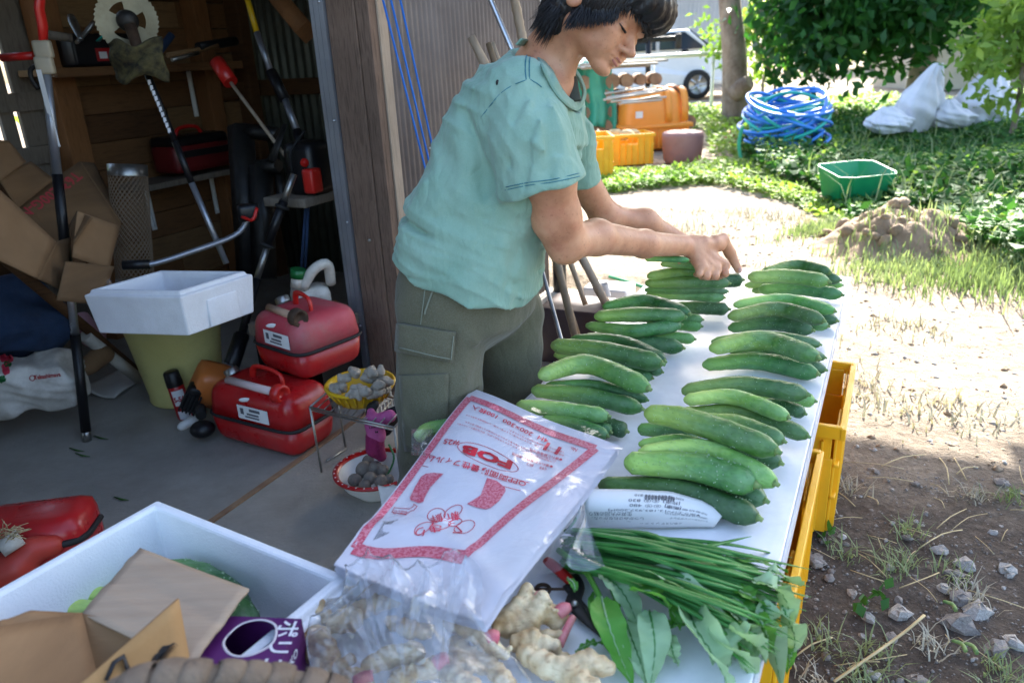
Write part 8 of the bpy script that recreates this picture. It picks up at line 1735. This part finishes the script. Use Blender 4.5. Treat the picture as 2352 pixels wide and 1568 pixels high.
# sacks
def sack(label, px, d, hpx, wpx, lean, seed, sq=1.0):
    """limp plastic sack: full belly, pleats running into a gathered neck"""
    q_ = random.Random(seed); base = Q(*px, d); k = d / FPX; Hh, Wd = hpx * k, wpx * k / 2; ph = [q_.uniform(0, 6) for _ in range(6)]
    def f(a, t):
        an = a * 2 * math.pi; r = Wd * (0.75 + .45 * math.sin(min(1, t * 1.5) * math.pi * .75)) * (1 - .80 * max(0, (t - .35) / .65) ** 1.25)
        pl = (.03 + .16 * t) * (abs(math.sin(4.5 * an + ph[0] + 1.5 * t)) - .5) + .10 * math.sin(2 * an + ph[1] + 3 * t) + .05 * math.sin(11 * an + ph[2] + 7 * t) + .05 * math.sin(17 * t + 3 * an + ph[3]) + .03 * math.sin(31 * t + 5 * an)
        r *= 1 + pl; return base + Vector((r * math.cos(an) + lean * Hh * t * t, r * math.sin(an) * .8, Hh * (t - .1) + .02 * math.sin(3 * an + ph[4]) * Wd))
    m = MB(); m.grid(f, 64, 34); return tag(m.build('plastic_sack', 'sack'), label, 'sack', None)
sack('tall white plastic sack standing on the weeds under the dark tree', (2100, 285), 8.6, 140, 88, .25, 1); sack('slumped white sack at the foot of the tall one', (2040, 298), 8.4, 56, 90, -.1, 2); sack('small white sack between the two tall ones', (2185, 285), 8.5, 60, 84, -.2, 3)
sack('big pale sack leaning behind the small one', (2245, 282), 8.8, 138, 110, .2, 4); sack('flat white sack at the edge of the yard', (2325, 285), 8.7, 55, 100, .1, 5)
for o in [o for o in bpy.data.objects if o.name.startswith('plastic_sack')]: o['group'] = 'white sacks under the trees'
# ------------------------------------------------------------------ the shaded dirt: stones, straws, tufts
SH = [(1850, 1290), (1935, 1060), (2352, 1090), (2500, 1120), (2500, 1600), (1780, 1600)]
pr_s = []
for k in range(6): q = MB(); q.ball((0, 0, 0), 1, 7, 5, None, .28, 50 + k, (1, .8, .55)); o = q.build('stone', ['stone', 'stone_dark'][k % 2]); [setattr(f, 'use_smooth', False) for f in o.data.polygons]; pr_s.append(o)
X = scatter(95, SH); 
big = [(2070, 1395, .022), (2210, 1365, .03), (2250, 1390, .026), (2205, 1425, .03), (1872, 1290, .022), (1905, 1325, .016), (2220, 1280, .028), (2195, 1300, .022), (2170, 1340, .018), (1880, 1440, .012), (1995, 1405, .018), (2110, 1555, .022), (2160, 1250, .02), (1870, 1285, .025), (2045, 1290, .014), (2290, 1480, .026), (2330, 1460, .02), (2050, 1450, .02), (2010, 1540, .016), (2300, 1100, .022), (2320, 1290, .024)]
lst = [(P(x, y), r) for x, y, r in big] + [(Vector(x), rnd.choice([.004, .005, .006, .008, .011])) for x in X]
for i, (p, r) in enumerate(lst):
    o = pr_s[i % 6] if i < 6 else dup(pr_s[i % 6]); o.location = (p.x, p.y, dirt_z(p.x, p.y) + r * .12); o.scale = (r * rnd.uniform(.8, 1.2),) * 3; o.rotation_euler = (rnd.uniform(-.3, .3), rnd.uniform(-.3, .3), rnd.uniform(0, 6)); tag(o, 'pale angular stone lying on the shaded dirt beside the table', 'stone', 'stones on the shaded dirt')
def pebbles(name, X, r, m, kind='stuff', seed=0):
    R = np.random.RandomState(seed); n = len(X); base = np.array([(1, 0, 0), (-1, 0, 0), (0, 1, 0), (0, -1, 0), (0, 0, .7), (0, 0, -.7)]); F0 = np.array([(0, 2, 4), (2, 1, 4), (1, 3, 4), (3, 0, 4), (2, 0, 5), (1, 2, 5), (3, 1, 5), (0, 3, 5)])
    a = R.rand(n) * 6.28; c, s = np.cos(a), np.sin(a); V = base[None] * (r[:, None, None] * (.6 + .7 * R.rand(n, 6, 1))); V = np.stack([V[..., 0] * c[:, None] - V[..., 1] * s[:, None], V[..., 0] * s[:, None] + V[..., 1] * c[:, None], V[..., 2]], -1) + X[:, None]
    return bulk(name, V.reshape(-1, 3), (F0[None] + np.arange(n)[:, None, None] * 6).reshape(-1, 3), m, kind)
X = scatter(2600, SH); pebbles('gravel', X, .0015 + .004 * NR.rand(len(X)) ** 3, 'stone_dark', seed=3)
X = scatter(1600, [(1380, 470), (1900, 480), (2500, 720), (2500, 1090), (1920, 1050), (1960, 640), (1500, 600)]); pebbles('gravel_in_the_sun', X, .002 + .012 * NR.rand(len(X)) ** 4, 'stone', seed=4)
X = scatter(900, [(1380, 470), (1900, 480), (2500, 720), (2500, 1090), (1920, 1050), (1960, 640), (1500, 600)]); pebbles('earth_crumbs', X, .003 + .014 * NR.rand(len(X)) ** 4, 'soil', seed=5)
for i in range(46):
    p = Vector(scatter(1, SH)[0]); L = rnd.uniform(.04, .16); a = rnd.uniform(0, 3.14); d = Vector((math.cos(a), math.sin(a), 0)) * L; q = MB(); q.tube(curve([p + Vector((0, 0, .008)), p + d * .5 + Vector((rnd.uniform(-.01, .01), rnd.uniform(-.01, .01), .014)), p + d + Vector((0, 0, .007))], 5), rnd.uniform(.0008, .002), 5, flat=.6); tag(q.build('straw', 'straw'), 'dry straw stalk lying on the shaded dirt', 'straw', 'straws on the shaded dirt')
a, b = P(1935, 1560), P(2195, 1255); q = MB(); q.tube(curve([P(1915, 1575) + Vector((0, 0, .012)), P(2060, 1480) + Vector((0, 0, .02)), P(2120, 1430) + Vector((0, 0, .02))], 8), .0032, 6, flat=.6); tag(q.build('straw', 'straw'), 'longest straw stalk, slanting across the shaded dirt', 'straw')
tuf = [(2145, 1480), (2010, 1500), (1985, 1560), (2240, 1130), (2050, 1300), (2190, 1310), (2230, 1360), (2290, 1530), (2340, 1600), (1900, 1150), (1935, 1260), (1890, 1480), (1860, 1560), (2330, 1140), (2090, 1210), (1950, 1110), (2120, 1600), (2060, 1275)]
for i, (x, y) in enumerate(tuf):
    c = P(x, y); n = 46; X = np.array([(c.x + NR.normal() * .022, c.y + NR.normal() * .022, dirt_z(c.x, c.y)) for _ in range(n)]); o = blades('grass_tuft', X, .012 + .035 * NR.rand(n), 'grass' if i % 3 else 'grass_dry', None, 60 + i, .0014, 1.3); tag(o, 'small tuft of grass on the shaded dirt', 'grass tuft', 'grass tufts on the shaded dirt')
for i, (x, y) in enumerate(((2000, 1400), (1890, 1230), (2020, 1390), (1870, 1215))):
    c = P(x, y); o = leafcloud('seedling', [((c.x, c.y, .012), (.02, .02, .006), 1)], 7, .028, 'weed', None, 80 + i, .008, None, .7, -.1); tag(o, 'small seedling with round leaves on the shaded dirt', 'seedling', 'seedlings on the shaded dirt')
for i, (x, y) in enumerate(((2185, 1475), (2210, 1480), (2165, 1385))): q = MB(); a = P(x, y) + Vector((0, 0, .006)); q.tube(curve([a, a + Vector((.012, -.012, .002)), a + Vector((.01, -.03, 0))], 7), [.003, .0035, .004, .004, .004, .0045, .004], 7); tag(q.build('cut_stem', 'stem_green'), 'green cut stem on the shaded dirt, ' + ['first of the pair', 'second of the pair', 'alone farther up'][i], 'stem', 'cut stems on the dirt')
a = P(1470, 655, 0); q = MB(); q.tube(curve([P(1400, 640) + Vector((0, 0, .012)), P(1450, 655) + Vector((0, 0, .012)), P(1500, 672) + Vector((0, 0, .012))], 8), .009, 8); tag(q.build('green_stake', 'green_plastic'), 'green garden stake lying in the sun behind the table', 'stake')
